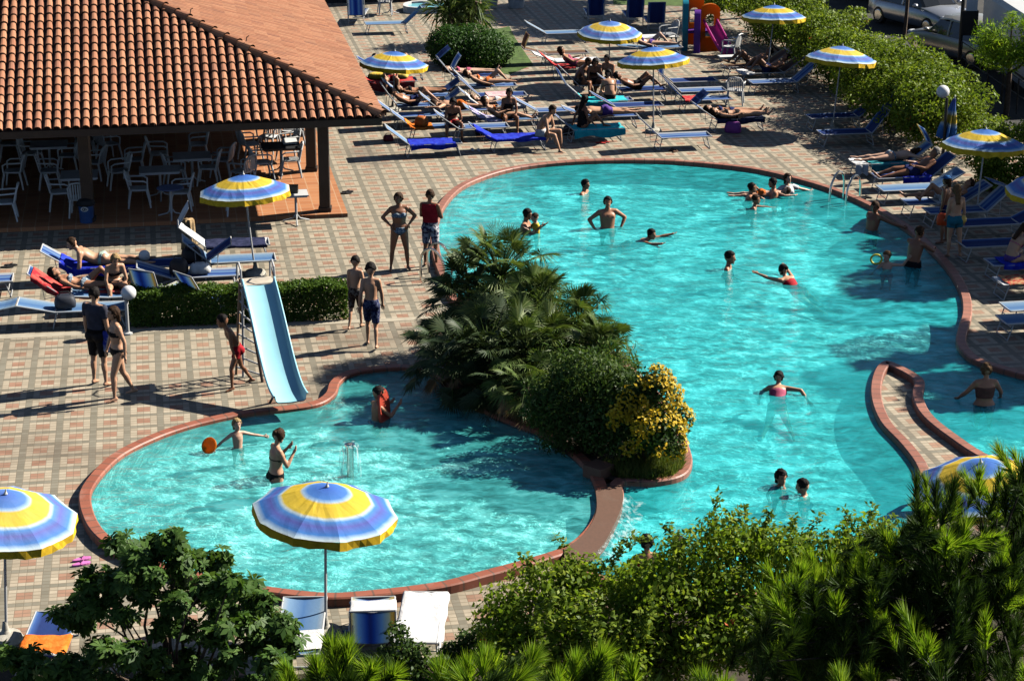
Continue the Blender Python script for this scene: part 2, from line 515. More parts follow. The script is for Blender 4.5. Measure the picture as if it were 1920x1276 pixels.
# the kid hole and the main hole overlap only under copings, so the deck is cut by each separately with a small gap
big = [Vector((-70, 15, 0)), Vector((70, 15, 0)), Vector((70, 140, 0)), Vector((-70, 140, 0))]
o = link("pool_deck", fill2d("pool_deck", [big, hole_main, hole_kid], 0.0, M_deck)); tag(o, kind='structure')
far = mesh("ground", [(-300, -60, -1.2), (300, -60, -1.2), (300, 400, -1.2), (-300, 400, -1.2)], [(0, 1, 2, 3)], M_soil)
tag(link("ground", far), kind='structure')
tag(link("main_pool_floor", fill2d("main_pool_floor", [offset(main_w, .05)], D_MAIN, M_basin)), kind='structure')
tag(link("main_pool_wall", wall("main_pool_wall", offset(main_w, .012), D_MAIN, ZC1 - .05, M_basin)), kind='structure')
tag(link("small_pool_floor", fill2d("small_pool_floor", [offset(kid_w, .05)], D_KID, M_basin_k)), kind='structure')
tag(link("small_pool_wall", wall("small_pool_wall", offset(kid_w, .012), D_KID, ZC2 - .05, M_basin_k)), kind='structure')
tag(link("main_pool_tile_band", wall("main_pool_tile_band", offset(main_w, .004), -.14, ZC1 - .06, M_band)), kind='structure')
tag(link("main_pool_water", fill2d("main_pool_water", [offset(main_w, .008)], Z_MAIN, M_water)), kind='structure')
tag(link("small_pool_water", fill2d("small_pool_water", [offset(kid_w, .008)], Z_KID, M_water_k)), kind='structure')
tag(link("main_pool_coping", ring("main_pool_coping", main_w, .18, 0, ZC1, Z_MAIN, M_coping2)), kind='structure')
tag(link("small_pool_coping", ring("small_pool_coping", kid_w, .18, 0, ZC2, Z_KID, M_coping)), kind='structure')
# wide granular rim between the two pools (its own, slightly higher slab)
wi = [(1108,868),(1135,890),(1165,908),(1167,940),(1150,985),(1122,1029),(1090,1062),(1058,1046)]
wo = [(1056,1034),(1097,1002),(1120,960),(1119,920),(1100,881)]
weir = px([(1104,868),(1165,909),(1168,940),(1151,985),(1122,1030),(1060,1062),(1020,1064),(1057,1031),(1096,1000),(1118,960),(1117,920)], ZC2)
wr = crom([weir[i] for i in (1,2,3,4,5)], 5, False) + crom([weir[i] for i in (7,8,9,10)], 5, False)
m = MB(); n = len(wr)
vs = [Vector((p.x, p.y, -.1)) for p in wr] + [Vector((p.x, p.y, ZC2 + .012)) for p in wr]
m.add(vs, [(k, (k + 1) % n, n + (k + 1) % n, n + k) for k in range(n)])
o = m.o("pool_rim", M_weir); wt = fill2d("pool_rim_top", [wr], ZC2 + .012, M_weir)
bm = bmesh.new(); bm.from_mesh(o.data); bm.from_mesh(wt); bmesh.ops.remove_doubles(bm, verts=bm.verts, dist=.001)
bmesh.ops.recalc_face_normals(bm, faces=bm.faces); bm.to_mesh(o.data); bm.free()
tag(o, kind='structure')
# short raised block where the rim meets the planted island
m = MB(); c = G(1122, 878, .2); m.box((c.x, c.y, .12), (.36, .34, .30), Matrix.Rotation(R(-40), 3, 'Z'))
tag(m.o("coping_block", M_coping), "low red coping block where the wide pool rim meets the planted island", "coping block")
# water spilling over the rim into the main pool
pts = crom([G(x, y, ZC2) for x, y in ((1167,925),(1160,965),(1142,1005),(1112,1042))], 6, False)
rows = []
for i, p in enumerate(pts):
    q = pts[min(i + 1, len(pts) - 1)] - pts[max(i - 1, 0)]; nn = Vector((q.y, -q.x, 0)).normalized()
    if nn.x < 0: nn = -nn
    rows.append([p + nn * .02 + Vector((0, 0, .012)), p + nn * .12 + Vector((0, 0, -.03)), p + nn * (.20 + .03 * math.sin(i * 2.1)) + Vector((0, 0, -.118)), p + nn * (.30 + .08 * math.sin(i * 1.7)) + Vector((0, 0, -.116))])
def foam():
    t = NT("white_spilling_water"); v = t.obj()
    a = t.rng(t.noise(v, 9, 4, .7), .48, .80, 0, .7)
    tr = t.n("BsdfTransparent"); d = t.pbsdf((.75, .92, .93), .25)
    mx = t.n("MixShader"); t.set(mx.inputs[0], a); t.t.links.new(tr.outputs[0], mx.inputs[1]); t.t.links.new(d, mx.inputs[2])
    return t.end(mx.outputs[0])
M_foam = foam()
m = MB(); m.grid(rows); tag(m.o("spilling_water", M_foam, smooth=True), kind='structure')

# planted island between the pools
isl = px([(905,590),(868,612),(842,668),(852,712),(900,748),(960,782),(1040,825),(1100,866),(1128,892),(1165,902),(1222,903),(1266,894),(1284,876),(1280,848),(1248,775),(1170,692),(1072,620),(960,590)], .1)
tag(link("planted_island_soil", fill2d("planted_island_soil", [crom(isl, 4)], .10, M_soil)), kind='structure')

# terracotta floor and pale strip on the deck
FC = G(652, 407)
fl = [FC, FC - DR * 22, FC - DR * 22 + DC * 16, FC + DC * 16]
m = MB(); m.add([p + Vector((0, 0, .09)) for p in fl] + [p + Vector((0, 0, -.05)) for p in fl], [(3, 2, 1, 0), (0, 1, 5, 4), (1, 2, 6, 5), (3, 0, 4, 7)])
tag(m.o("terracotta_floor", terracotta_floor()), kind='structure')
c0 = G(0, 630); 
sa, sb = G(-200, 640), G(855, 594)
d = (sb - sa); d.z = 0; dn = Vector((-d.y, d.x, 0)).normalized()
m = MB(); q = [sa - dn * .13, sb - dn * .10, sb + dn * .10, sa + dn * .13]
m.add([p + Vector((0, 0, .004)) for p in q], [(0, 1, 2, 3)])
tag(m.o("stone_strip", M_curb), kind='structure')

bp_ = [G(-60, 1255), G(520, 1268), G(860, 1236), G(960, 1178), G(1012, 1136), G(1100, 1140), G(1300, 1156), G(1500, 1146), G(1700, 1116), G(1990, 1010), Vector((12, 15.2, 0)), Vector((-9, 15.2, 0))]
tag(link("planting_bed", fill2d("planting_bed", [bp_], .012, M_soil)), kind='structure')
# road and parking beyond the hedge, lawn at the back
rp = [G(1460, -60), G(1560, 40), G(1700, 120), G(1800, 190), G(1870, 250), G(2300, 330), G(2600, 120), G(2200, -60)]
tag(link("parking_road", fill2d("parking_road", [rp], .006, M_asphalt)), kind='structure')
lp = [G(1150, 9), G(1400, 14), G(1500, -40), G(1150, -40)]
tag(link("lawn", fill2d("lawn", [lp], .008, M_lawn)), kind='structure')
lp = [G(955, 50), G(966, 72), G(1000, 122), G(955, 140), G(900, 132), G(905, 60)]
tag(link("lawn_edge", fill2d("lawn_edge", [lp], .008, M_lawn)), kind='structure')

# ------------------------------------------------------------------ pavilion with hipped tile roof
def roof_mats():
    t = NT("clay_roof_tiles")
    g = t.n("NewGeometry"); rnd = g.outputs['Random Per Island']; v = t.obj()
    c = t.ramp(rnd, [(0, (.37, .15, .08)), (.3, (.47, .20, .105)), (.6, (.52, .245, .135)), (.85, (.44, .185, .10)), (1, (.33, .14, .085))])
    n = t.rng(t.noise(v, 9, 5, .65), .35, .75)
    c = t.mix(t.m_('MULTIPLY', n, .5), c, (.27, .135, .08))
    c = t.mix(t.rng(t.noise(v, 30, 3), .62, .75, 0, .5), c, (.44, .34, .22))
    big = t.rng(t.noise(v, .55, 4, .6), .48, .7); c = t.mix(t.m_('MULTIPLY', big, .38), c, (.24, .125, .08))
    return t.end(t.pbsdf(c, .8, 0, .25, t.bump(t.noise(v, 60, 3), .3, .006)))
M_tile = roof_mats()
M_gutter = M("dark_roof_lining", (.05, .03, .022), .9, .3, 8)
ZE = 2.45; AL = R(21.0); HW = 9.2
EC = G(717, 221, ZE)                                  # lower corner of the hip
pav = thing("pavilion", "open sided pavilion with a hipped clay tile roof on dark timber posts", "pavilion", (EC.x, EC.y, 0))
def rel(p): return Vector(p) - Vector((EC.x, EC.y, 0))
def slope_tiles(along, up, length, hipfun, name):
    """cover tiles in columns; along = eave direction away from the corner, up = plan direction up the slope"""
    m = MB(); pitch = .206; expo = .345; r0, r1 = .085, .068
    upv = (up * math.cos(AL) + Vector((0, 0, math.sin(AL)))); nrm = (-up * math.sin(AL) + Vector((0, 0, math.cos(AL))))
    ncol = int(length / pitch)
    base = Vector((EC.x, EC.y, ZE))
    for i in range(ncol):
        s = (i + .55) * pitch
        top = min(s, HW) / math.cos(AL)
        nr = int(math.ceil((top + .05) / expo))
        for j in range(nr):
            a = j * expo - .03; b = min(a + expo + .05, top - .0)
            if b - a < .06: continue
            jx = random.uniform(-.006, .006); jz = random.uniform(0, .008)
            pts = []
            for (q, r, h) in ((a, r0, .030), (b, r1, .005)):
                c = base + along * (s + jx) + upv * q + nrm * (h + jz)
                pts.append([c + along * (r * math.cos(th)) + nrm * (r * math.sin(th) * .95) for th in [math.pi * k / 6 for k in range(7)]])
            vs = pts[0] + pts[1]
            fs = [(k, k + 1, 8 + k, 7 + k) for k in range(6)]
            m.add([rel(p) for p in vs], fs)
    o = m.o(name, M_tile, pav, smooth=False)
    return o
mnt = slope_tiles(-DR, DC, 12.0, None, "front_roof_tiles")
mnt2 = slope_tiles(DC, -DR, 18.0, None, "side_roof_tiles")
# channel layer under the covers, hip ridge
m = MB(); A = Vector((EC.x, EC.y, ZE))
apex = A + (-DR + DC) * HW + Vector((0, 0, HW * math.tan(AL)))
A2 = A - DR * 2 * HW; A3 = A + DC * 2 * HW; A4 = A2 + DC * 2 * HW
m.add([rel(p) for p in (A, A2, A3, A4, apex)], [(1, 0, 4), (0, 2, 4), (2, 3, 4), (3, 1, 4)])
dz = Vector((0, 0, -.12))
m.add([rel(p + dz) for p in (A, A2, A3, A4, apex)], [(0, 1, 4), (2, 0, 4), (3, 2, 4), (1, 3, 4)])
m.o("roof_deck", M_gutter, pav)
m = MB(); hd = (apex - A).normalized(); Lh = (apex - A).length; k = 0.0; side = hd.cross(Vector((0, 0, 1))).normalized(); hn = side.cross(hd)
while k < Lh - .4:
    pts = []
    for q, r, h in ((k, .125, .075), (k + .44, .10, .045)):
        c = A + hd * q + hn * h
        pts.append([c + side * (r * math.cos(th)) + hn * (r * math.sin(th)) for th in [math.pi * (-.12 + 1.24 * i / 8) for i in range(9)]])
    m.add([rel(p) for p in pts[0] + pts[1]], [(i, i + 1, 10 + i, 9 + i) for i in range(8)])
    k += .40
m.o("hip_ridge", M_tile, pav)
for q in (2.3, 4.1):                                   # small wire hooks on the ridge
    m = MB(); c = A + hd * (q + 1.9) + hn * .2
    m.tube([rel(c), rel(c + Vector((.02, 0, .10))), rel(c + Vector((.07, 0, .13)))], .012, 5); m.o("ridge_hook", M_black, pav)
# timber eaves, beams, posts
def bar(m, a, b, w, h):
    a, b = Vector(a), Vector(b); d = b - a; L = d.length; d.normalize()
    up = Vector((0, 0, 1)); x = d.cross(up)
    x = x.normalized() if x.length > 1e-4 else Vector((1, 0, 0)); u = x.cross(d)
    m.add([p + x * sx * w / 2 + u * su * h / 2 for p in (a, b) for sx in (-1, 1) for su in (-1, 1)],
          [(0, 1, 3, 2), (4, 6, 7, 5), (0, 4, 5, 1), (2, 3, 7, 6), (0, 2, 6, 4), (1, 5, 7, 3)])
m = MB()
e = Vector((0, 0, -.09))
bar(m, rel(A + e - DR * .05 + DC * .05), rel(A2 + e + DC * .05), .10, .16)
bar(m, rel(A + e - DR * .06 + DC * .02), rel(A3 + e - DR * .06), .10, .16)
m.o("eave_board", M_blackwood, pav)
P1 = G(610, 402)
m = MB(); zb = 2.35
i1 = P1 - A; i1.z = 0
bar(m, rel(P1 + Vector((0, 0, zb))), rel(P1 - DR * 15 + Vector((0, 0, zb))), .2, .24)
bar(m, rel(P1 + DC * .1 + Vector((0, 0, zb + .02))), rel(P1 + DC * 14 + Vector((0, 0, zb + .02))), .2, .24)
m.o("beam", M_blackwood, pav)
posts = [P1, P1 + DC * 3.9, P1 + DC * 7.8, P1 - DR * 5.35, P1 - DR * 10.5, P1 - DR * 5.35 + DC * 7.8]
for p in posts:
    m = MB(); bar(m, rel((p.x, p.y, .0)), rel((p.x, p.y, zb)), .24, .24)
    m.box(rel((p.x, p.y, .14)), (.29, .29, .1)); m.o("post", M_blackwood, pav)
m = MB()  # unseen back and left walls, added to keep the inside dark
w0 = P1 - DR * 14 + DC * 11.5; w1 = P1 - DR * .3 + DC * 11.5
bar(m, rel(w0 + Vector((0, 0, 1.2))), rel(w1 + Vector((0, 0, 1.2))), .2, 2.5)
w2 = P1 - DR * 14 - DC * .2
bar(m, rel(w0 + Vector((0, 0, 1.2))), rel(w2 + Vector((0, 0, 1.2))), .2, 2.5)
m.o("unseen_dark_wall", M_blackwood, pav)
# ------------------------------------------------------------------ foliage
def leaf_material(name, a, b, c=None, trans=.35, rough=.5):
    t = NT(name); g = t.n("NewGeometry"); rnd = g.outputs['Random Per Island']
    stops = [(0, a), (.55, b), (1, c or b)]
    col = t.ramp(rnd, stops)
    col = t.mix(t.rng(t.noise(t.obj(), 1.6, 2), .35, .7, 0, .35), col, a)
    d = t.pbsdf(col, rough, 0, .22)
    tl = t.n("BsdfTranslucent"); t.set(tl.inputs[0], t.mix(1.0, col, (1.0, 1.0, .5), 'MULTIPLY'))
    mx = t.n("MixShader"); mx.inputs[0].default_value = trans
    t.t.links.new(d, mx.inputs[1]); t.t.links.new(tl.outputs[0], mx.inputs[2])
    return t.end(mx.outputs[0])

def quads_mesh(name, V, mat, nv=4):
    """V: (n, nv, 3) array of separate leaf polygons"""
    n = len(V); me = bpy.data.meshes.new(name)
    me.vertices.add(n * nv); me.vertices.foreach_set('co', np.ascontiguousarray(V, dtype=np.float32).ravel())
    me.loops.add(n * nv); me.loops.foreach_set('vertex_index', np.arange(n * nv, dtype=np.int32))
    me.polygons.add(n); me.polygons.foreach_set('loop_start', np.arange(0, n * nv, nv, dtype=np.int32))
    me.polygons.foreach_set('loop_total', np.full(n, nv, dtype=np.int32))
    me.materials.append(mat); me.update(calc_edges=True); me.validate()
    return me

def unit(a): return a / np.maximum(np.linalg.norm(a, axis=1, keepdims=True), 1e-9)

def leaves(P, N, length, width, rs, spread=.8, droop=0.0):
    """rhombic leaves at points P, facing roughly along N"""
    n = len(P)
    nn = unit(N + rs.normal(0, spread, (n, 3)))
    d = unit(np.cross(nn, rs.normal(0, 1, (n, 3)))); d[:, 2] -= droop; d = unit(d)
    s = unit(np.cross(nn, d)); L = length * rs.uniform(.65, 1.25, (n, 1)); Wd = width * rs.uniform(.7, 1.2, (n, 1))
    nn2 = np.cross(d, s)
    return np.stack([P, P + d * L * .45 + s * Wd * .5 + nn2 * L * .08, P + d * L, P + d * L * .45 - s * Wd * .5 + nn2 * L * .08], 1)

def cloud(clumps, n, rs, shell=.45, zmin=None):
    """points and outward normals on ellipsoid clumps (cx,cy,cz,rx,ry,rz)"""
    C = np.array(clumps, float); a = (C[:, 3] * C[:, 4] + C[:, 4] * C[:, 5] + C[:, 3] * C[:, 5])
    idx = rs.choice(len(C), n, p=a / a.sum())
    u = unit(rs.normal(0, 1, (n, 3))); r = 1 - shell * rs.uniform(0, 1, (n, 1)) ** 1.6
    r = r * rs.normal(1, .07, (n, 1))
    P = C[idx, :3] + u * C[idx, 3:] * r
    N = unit(u / C[idx, 3:])
    if zmin is not None:
        k = P[:, 2] > zmin; P, N = P[k], N[k]
    return P, N

def lumps(c, r, k, rs, size=.45, jit=.85):
    """break an ellipsoid into k smaller clumps so its outline is uneven"""
    out = [tuple(c) + tuple(np.array(r) * .72)]
    for i in range(k):
        u = rs.normal(0, 1, 3); u /= np.linalg.norm(u)
        s = size * rs.uniform(.6, 1.25)
        out.append(tuple(np.array(c) + u * np.array(r) * jit * rs.uniform(.7, 1.05)) + tuple(np.array(r) * s))
    return out

M_hedge = leaf_material("hedge_leaf", (.045, .10, .014), (.095, .18, .024), (.17, .26, .045))
M_round = leaf_material("clipped_hedge_leaf", (.025, .07, .012), (.045, .12, .018), (.08, .17, .03))
M_vine = leaf_material("vine_leaf", (.085, .15, .016), (.19, .285, .025), (.33, .41, .05), .4)
M_vine_d = leaf_material("trumpet_vine_leaf", (.12, .21, .02), (.23, .35, .03), (.40, .47, .06), .58)
M_dark = leaf_material("dark_shrub_leaf", (.04, .085, .018), (.08, .15, .032), (.17, .23, .07), .4)
M_euony = leaf_material("euonymus_green_leaf", (.03, .065, .012), (.055, .105, .018), (.10, .15, .03), .25)
M_yellow = leaf_material("euonymus_yellow_leaf", (.62, .38, .012), (.78, .53, .025), (.85, .66, .10), .35)
M_fig = leaf_material("fig_leaf", (.045, .10, .02), (.08, .165, .03), (.15, .25, .06), .35)
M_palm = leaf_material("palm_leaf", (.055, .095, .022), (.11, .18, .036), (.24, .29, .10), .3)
M_palm_d = leaf_material("palm_leaf_shaded_side", (.03, .055, .022), (.05, .08, .03), (.08, .11, .04), .2)  # darker copy of the palm leaf, shade put into its colour
M_dead = leaf_material("dry_palm_leaf", (.17, .09, .04), (.26, .17, .08), (.34, .26, .13), .2)
M_needle = leaf_material("pine_needle", (.12, .25, .012), (.26, .44, .022), (.44, .58, .06), .45)
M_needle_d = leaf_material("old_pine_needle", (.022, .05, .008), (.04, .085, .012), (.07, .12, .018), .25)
M_grass = leaf_material("grass_blade", (.07, .12, .02), (.14, .19, .035), (.24, .25, .08), .4)
M_twig = M("dark_twig", (.022, .018, .012), .9, .4, 12)
M_flower = leaf_material("trumpet_flower", (.50, .06, .02), (.62, .12, .03), (.70, .22, .06), .3)

def stem(mb, a, b, r0, r1, rs, bend=.12, k=5):
    a, b = np.array(a, float), np.array(b, float); L = np.linalg.norm(b - a)
    off = rs.normal(0, bend * L, 3)
    pts = [a + (b - a) * t + off * math.sin(math.pi * t) * .5 for t in np.linspace(0, 1, k)]
    mb.tube(pts, [r0 + (r1 - r0) * t for t in np.linspace(0, 1, k)], 6)

def shrub(name, label, cat, base, clumps, n, L, Wd, mat, seed, group=None, spread=.8, shell=.45, stems=5, zmin=.02, flowers=0, extra=None):
    rs = np.random.RandomState(seed); b = Vector(base)
    t = thing(name, label, cat, b, 0, group)
    P, N = cloud(clumps, n, rs, shell, zmin)
    link("foliage", quads_mesh("foliage", leaves(P, N + [0, 0, .25], L, Wd, rs, spread) - np.array(b), mat), t)
    if extra is not None:
        for nm, V, m2 in extra: link(nm, quads_mesh(nm, V - np.array(b), m2, V.shape[1]), t)
    if stems:
        m = MB()
        for i in range(stems):
            c = clumps[rs.randint(len(clumps))]
            a = np.array([rs.normal(0, .12), rs.normal(0, .12), -.02])
            stem(m, a + (np.array([c[0] - b.x, c[1] - b.y, 0]) * .55), np.array(c[:3]) - np.array(b), .03, .008, rs)
        m.o("stem", M_bark, t)
    if flowers:
        P, N = cloud(clumps, flowers, rs, .05, .3)
        V = np.concatenate([leaves(P + rs.normal(0, .02, P.shape), N, .075, .035, rs, .9) for _ in range(4)])
        fo = link("flowers", quads_mesh("flowers", V - np.array(b), M_flower), t); fo['kind'] = 'stuff'
    return t

# low clipped hedge beside the slide
def hedge_box(name, label, a, b, w, h, n, seed):
    rs = np.random.RandomState(seed); a, b = Vector(a), Vector(b); d = (b - a); L = d.length; d.normalize(); q = Vector((-d.y, d.x, 0))
    t = thing(name, label, "hedge", (a + b) / 2)
    c = np.array((a + b) / 2)
    u = rs.uniform(-.5, .5, (n, 1)) * L; f = rs.choice(4, n, p=[.34, .34, .16, .16])[:, None]
    v = rs.uniform(-.5, .5, (n, 1)) * w; z = rs.uniform(.02, 1, (n, 1)) * h
    wob = .035 * np.sin(u * 5.1) + .03 * np.sin(u * 11.3 + 1)
    z = np.where(f == 0, h * (1 + .0 * u) + wob + rs.normal(0, .02, (n, 1)), z); v = np.where(f == 1, -.5 * w + rs.normal(0, .025, (n, 1)), v)
    v = np.where(f == 2, .5 * w + rs.normal(0, .025, (n, 1)), v)
    inner = (f == 3); z = np.where(inner, h * rs.uniform(.5, 1.05, (n, 1)), z)
    D, Q = np.array(d), np.array(q)
    P = u * D + v * Q; P[:, 2:] = z
    N = np.where(f == 0, np.array([[0, 0, 1.]]), np.where(f == 1, -Q, np.where(f == 2, Q, np.array([[0, 0, 1.]]))))
    link("foliage", quads_mesh("foliage", leaves(P, N, .06, .036, rs, .7), M_hedge), t)
    m = MB()
    for k in range(int(L / .3)):
        p = np.array(d) * (-L / 2 + .15 + k * .3)
        stem(m, p, p + np.array([rs.normal(0, .05), rs.normal(0, .05), h * .9]), .018, .006, rs)
    m.o("stem", M_bark, t)
hedge_box("hedge", "low clipped box hedge behind the blue slide", G(246, 606), G(652, 591), .52, .66, 30000, 3)

# rounded hedge and spiky shrub at the back
c = G(884, 122)
shrub("round_hedge", "rounded clipped hedge block behind the upper sun loungers", "hedge", c,
      [(c.x - .55, c.y, .55, .85, .8, .62), (c.x + .45, c.y - .1, .5, .85, .8, .58), (c.x, c.y + .2, .6, 1.0, .8, .62), (c.x - .75, c.y + .1, .62, .6, .7, .6)], 16000, .085, .05, M_round, 4, spread=.55, shell=.2)
c = G(868, 84); rs = np.random.RandomState(5)
def spiky(c, crowns, n, L, w, rs):
    V = []
    for (x, y, z) in crowns:
        u = unit(rs.normal(0, 1, (n, 3)) + [0, 0, .35]); p = np.tile(np.array([[x, y, z]], float), (n, 1)) + u * .05
        l = L * rs.uniform(.7, 1.15, (n, 1)); s = unit(np.cross(u, rs.normal(0, 1, (n, 3)))) * w
        e = p + u * l; e[:, 2:] -= l * rs.uniform(.05, .35, (n, 1)); mid = p + u * l * .55
        V.append(np.stack([p, mid + s, e, mid - s], 1))
    return np.concatenate(V)
cr = [(c.x + rs.normal(0, .5), c.y + rs.normal(0, .3), rs.uniform(.9, 1.9)) for _ in range(9)]
t = thing("yucca", "spiky dark green yucca clump growing behind the rounded hedge", "plant", c)
link("leaves", quads_mesh("leaves", spiky(c, cr, 90, .75, .028, rs) - np.array(c), M_palm), t)
m = MB()
for q in cr: stem(m, (rs.normal(0, .1), rs.normal(0, .1), 0), np.array(q) - np.array(c), .07, .05, rs)
m.o("stem", M_bark, t)

# trumpet vine hedge along the car park
rs = np.random.RandomState(8)
path = [G(*p) for p in ((1375, 46), (1440, 80), (1500, 116), (1556, 152), (1606, 192), (1655, 232), (1708, 270), (1760, 300))]
pts = crom(path, 5, False); cl = []
for i, p in enumerate(pts):
    f = i / (len(pts) - 1); hh = 1.75 + .2 * math.sin(i * 1.1) + (.25 if f > .6 else 0)
    for k in range(3):
        cl.append((p.x + rs.normal(.1, .4), p.y + rs.normal(0, .5), hh * rs.uniform(.35, .78), .75 * rs.uniform(.7, 1.1), .75 * rs.uniform(.7, 1.1), .62 * rs.uniform(.7, 1.1)))
    for k in range(2):
        cl.append((p.x + rs.normal(.25, .55), p.y + rs.normal(.2, .6), hh * rs.uniform(.72, .9), .42, .42, .36))
mid = path[4]
shrub("vine_hedge", "long bright green trumpet vine hedge between the sun deck and the parked cars", "hedge", mid, cl, 95000, .10, .062, M_vine, 9, spread=.7, shell=.4, stems=30, flowers=60)
c = G(1905, 352)
shrub("corner_shrub", "dark leafy shrub behind the torn umbrella at the right edge", "shrub", c, lumps((c.x, c.y, .85), (1.1, .9, .9), 9, rs), 9000, .10, .055, M_vine, 10, stems=6)

# ---------------------------------------------------------------- island planting
def fan(origin, direction, up, R_, n, rs, wid=.035, split=2.0):
    """one palm fan: narrow leaflets radiating from the end of the stalk"""
    d = direction / np.linalg.norm(direction); s = np.cross(d, up); s /= max(np.linalg.norm(s), 1e-6); nrm = np.cross(s, d)
    V = []
    for k in range(n):
        a = (k / (n - 1) - .5) * split * 2 * rs.normal(1, .02)
        l = R_ * (1 - .18 * abs(a) / split) * rs.uniform(.85, 1.08)
        dirv = d * math.cos(a) + s * math.sin(a)
        tip = origin + dirv * l + nrm * (-.06 * l * (1 + rs.uniform(-1.6, 1.9))) + np.array([0, 0, -.10 * l])
        sd = (-d * math.sin(a) + s * math.cos(a)) * wid
        mid = origin + dirv * l * .55
        V.append([origin, mid + sd + nrm * .012, tip, mid - sd])
    return np.array(V)
def palm(label, base, crown, nf, rad, seed, mat, dead=0, droop=.0, group="fan palms on the planted island"):
    rs = np.random.RandomState(seed); b = np.array(base); c = np.array(crown); V = []; D = []; m = MB()
    nf = int(nf * 1.7); dead = int(dead * 1.6)
    for i in range(nf + dead):
        isd = i >= nf
        az = i * 2.39996 + rs.uniform(-.3, .3); el = rs.uniform(-.25, 1.45) - droop if not isd else rs.uniform(-1.1, -.3)
        d = np.array([math.cos(az) * math.cos(el), math.sin(az) * math.cos(el), math.sin(el)])
        st = rad * rs.uniform(.45, .98); o_ = c + d * st; o_[2] -= .06 * st
        dd = d + np.array([0, 0, -.25 + rs.normal(0, .15)])
        up = np.array([-d[0] * d[2], -d[1] * d[2], 1 - d[2] ** 2 + .05]) + rs.normal(0, .18, 3)
        f = fan(o_, dd, up, (.27 + .17 * rad) * rs.uniform(.8, 1.15), rs.randint(26, 36), rs, .0075 + .004 * rad, rs.uniform(1.5, 2.3))
        (D if isd else V).append(f)
        m.tube([c - b, c + d * st * .5 - b + np.array([0, 0, .02]), o_ - b], [.018, .012, .008], 5)
    t = thing("fan_palm", label, "palm", base, 0, group)
    link("fronds", quads_mesh("fronds", np.concatenate(V) - b, mat), t)
    if D: link("dry_fronds", quads_mesh("dry_fronds", np.concatenate(D) - b, M_dead), t)
    m.o("stalks", M_palm, t)
    tm = MB(); stem(tm, (0, 0, -.02), c - b, .12, .09, rs, .05); tm.o("trunk", M_bark, t)
    return t
def isl_pt(x, y): return G(x, y, .1)
PL = [
 ("tallest fan palm of the planted island, nearest the pool ladder", (925, 652), (938, 520), 36, .98, 21, M_palm, 6, 0),
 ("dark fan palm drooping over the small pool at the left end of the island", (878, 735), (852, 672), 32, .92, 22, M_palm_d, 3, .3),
 ("fan palm with sunlit star shaped fronds in the middle of the island", (985, 745), (985, 655), 26, .80, 23, M_palm, 8, .1),
 ("fan palm with an upright frond standing against the big pool", (1062, 690), (1085, 612), 22, .66, 24, M_palm, 10, 0),
 ("low fan palm with pale drooping fronds at the island's pool edge", (985, 790), (985, 725), 14, .62, 25, M_palm, 6, .5),
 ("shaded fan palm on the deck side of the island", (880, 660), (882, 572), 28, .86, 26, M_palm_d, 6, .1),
 ("fan palm with brown dry fronds behind the middle of the island", (1015, 690), (1005, 580), 20, .70, 27, M_palm, 16, .1),
 ("fan palm next to the dark green bush on the island", (1105, 745), (1128, 655), 20, .55, 28, M_palm, 10, .1),
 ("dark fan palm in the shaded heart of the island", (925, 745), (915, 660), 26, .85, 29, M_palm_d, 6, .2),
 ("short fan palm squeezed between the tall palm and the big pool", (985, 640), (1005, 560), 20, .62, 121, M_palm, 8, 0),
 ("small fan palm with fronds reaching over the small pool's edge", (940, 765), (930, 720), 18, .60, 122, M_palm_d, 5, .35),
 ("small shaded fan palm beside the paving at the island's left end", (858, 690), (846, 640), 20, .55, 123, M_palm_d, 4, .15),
 ("fan palm half hidden behind the one with star shaped fronds", (1035, 720), (1040, 650), 22, .66, 124, M_palm, 12, .05),
]
for lab, b, c, nf, rad, sd, mt, dead, dr in PL:
    bp = isl_pt(*b); cp = AT(c[0], c[1], bp.y)
    palm(lab, bp, cp, nf, rad, sd, mt, dead, dr)
rs = np.random.RandomState(30)
c = isl_pt(950, 700)
shrub("dark_shrub", "dark undergrowth filling the island between the palm trunks", "shrub", c,
      [(q.x, q.y, .1 + hh, .5, .45, hh) for q, hh in ((isl_pt(900, 670), .7), (isl_pt(940, 650), .8), (isl_pt(960, 720), .75), (isl_pt(1010, 690), .75), (isl_pt(1030, 760), .6), (isl_pt(1070, 720), .65), (isl_pt(1120, 730), .55), (isl_pt(890, 715), .55), (isl_pt(1150, 780), .7), (isl_pt(1000, 640), .6))], 11000, .16, .03, M_dark, 30, stems=5, zmin=.1, spread=1.0)
rs = np.random.RandomState(31)
c = isl_pt(1085, 838)
shrub("dark_shrub", "dense dark green shrub between the palms and the yellow bush on the island", "shrub", c,
      lumps((c.x, c.y + .15, .85), (.95, .75, .85), 16, rs, .42), 15000, .085, .03, M_dark, 32, stems=7, zmin=.1)
c = isl_pt(1213, 868)
cl = lumps((c.x - .02, c.y + .1, .85), (.80, .80, .80), 20, rs, .36, .85) + [(c.x - .55, c.y + .25, 1.05, .4, .4, .4), (c.x - .75, c.y + .1, .7, .45, .45, .45)]
cl = [q for q in cl if q[2] - q[5] > -.4]
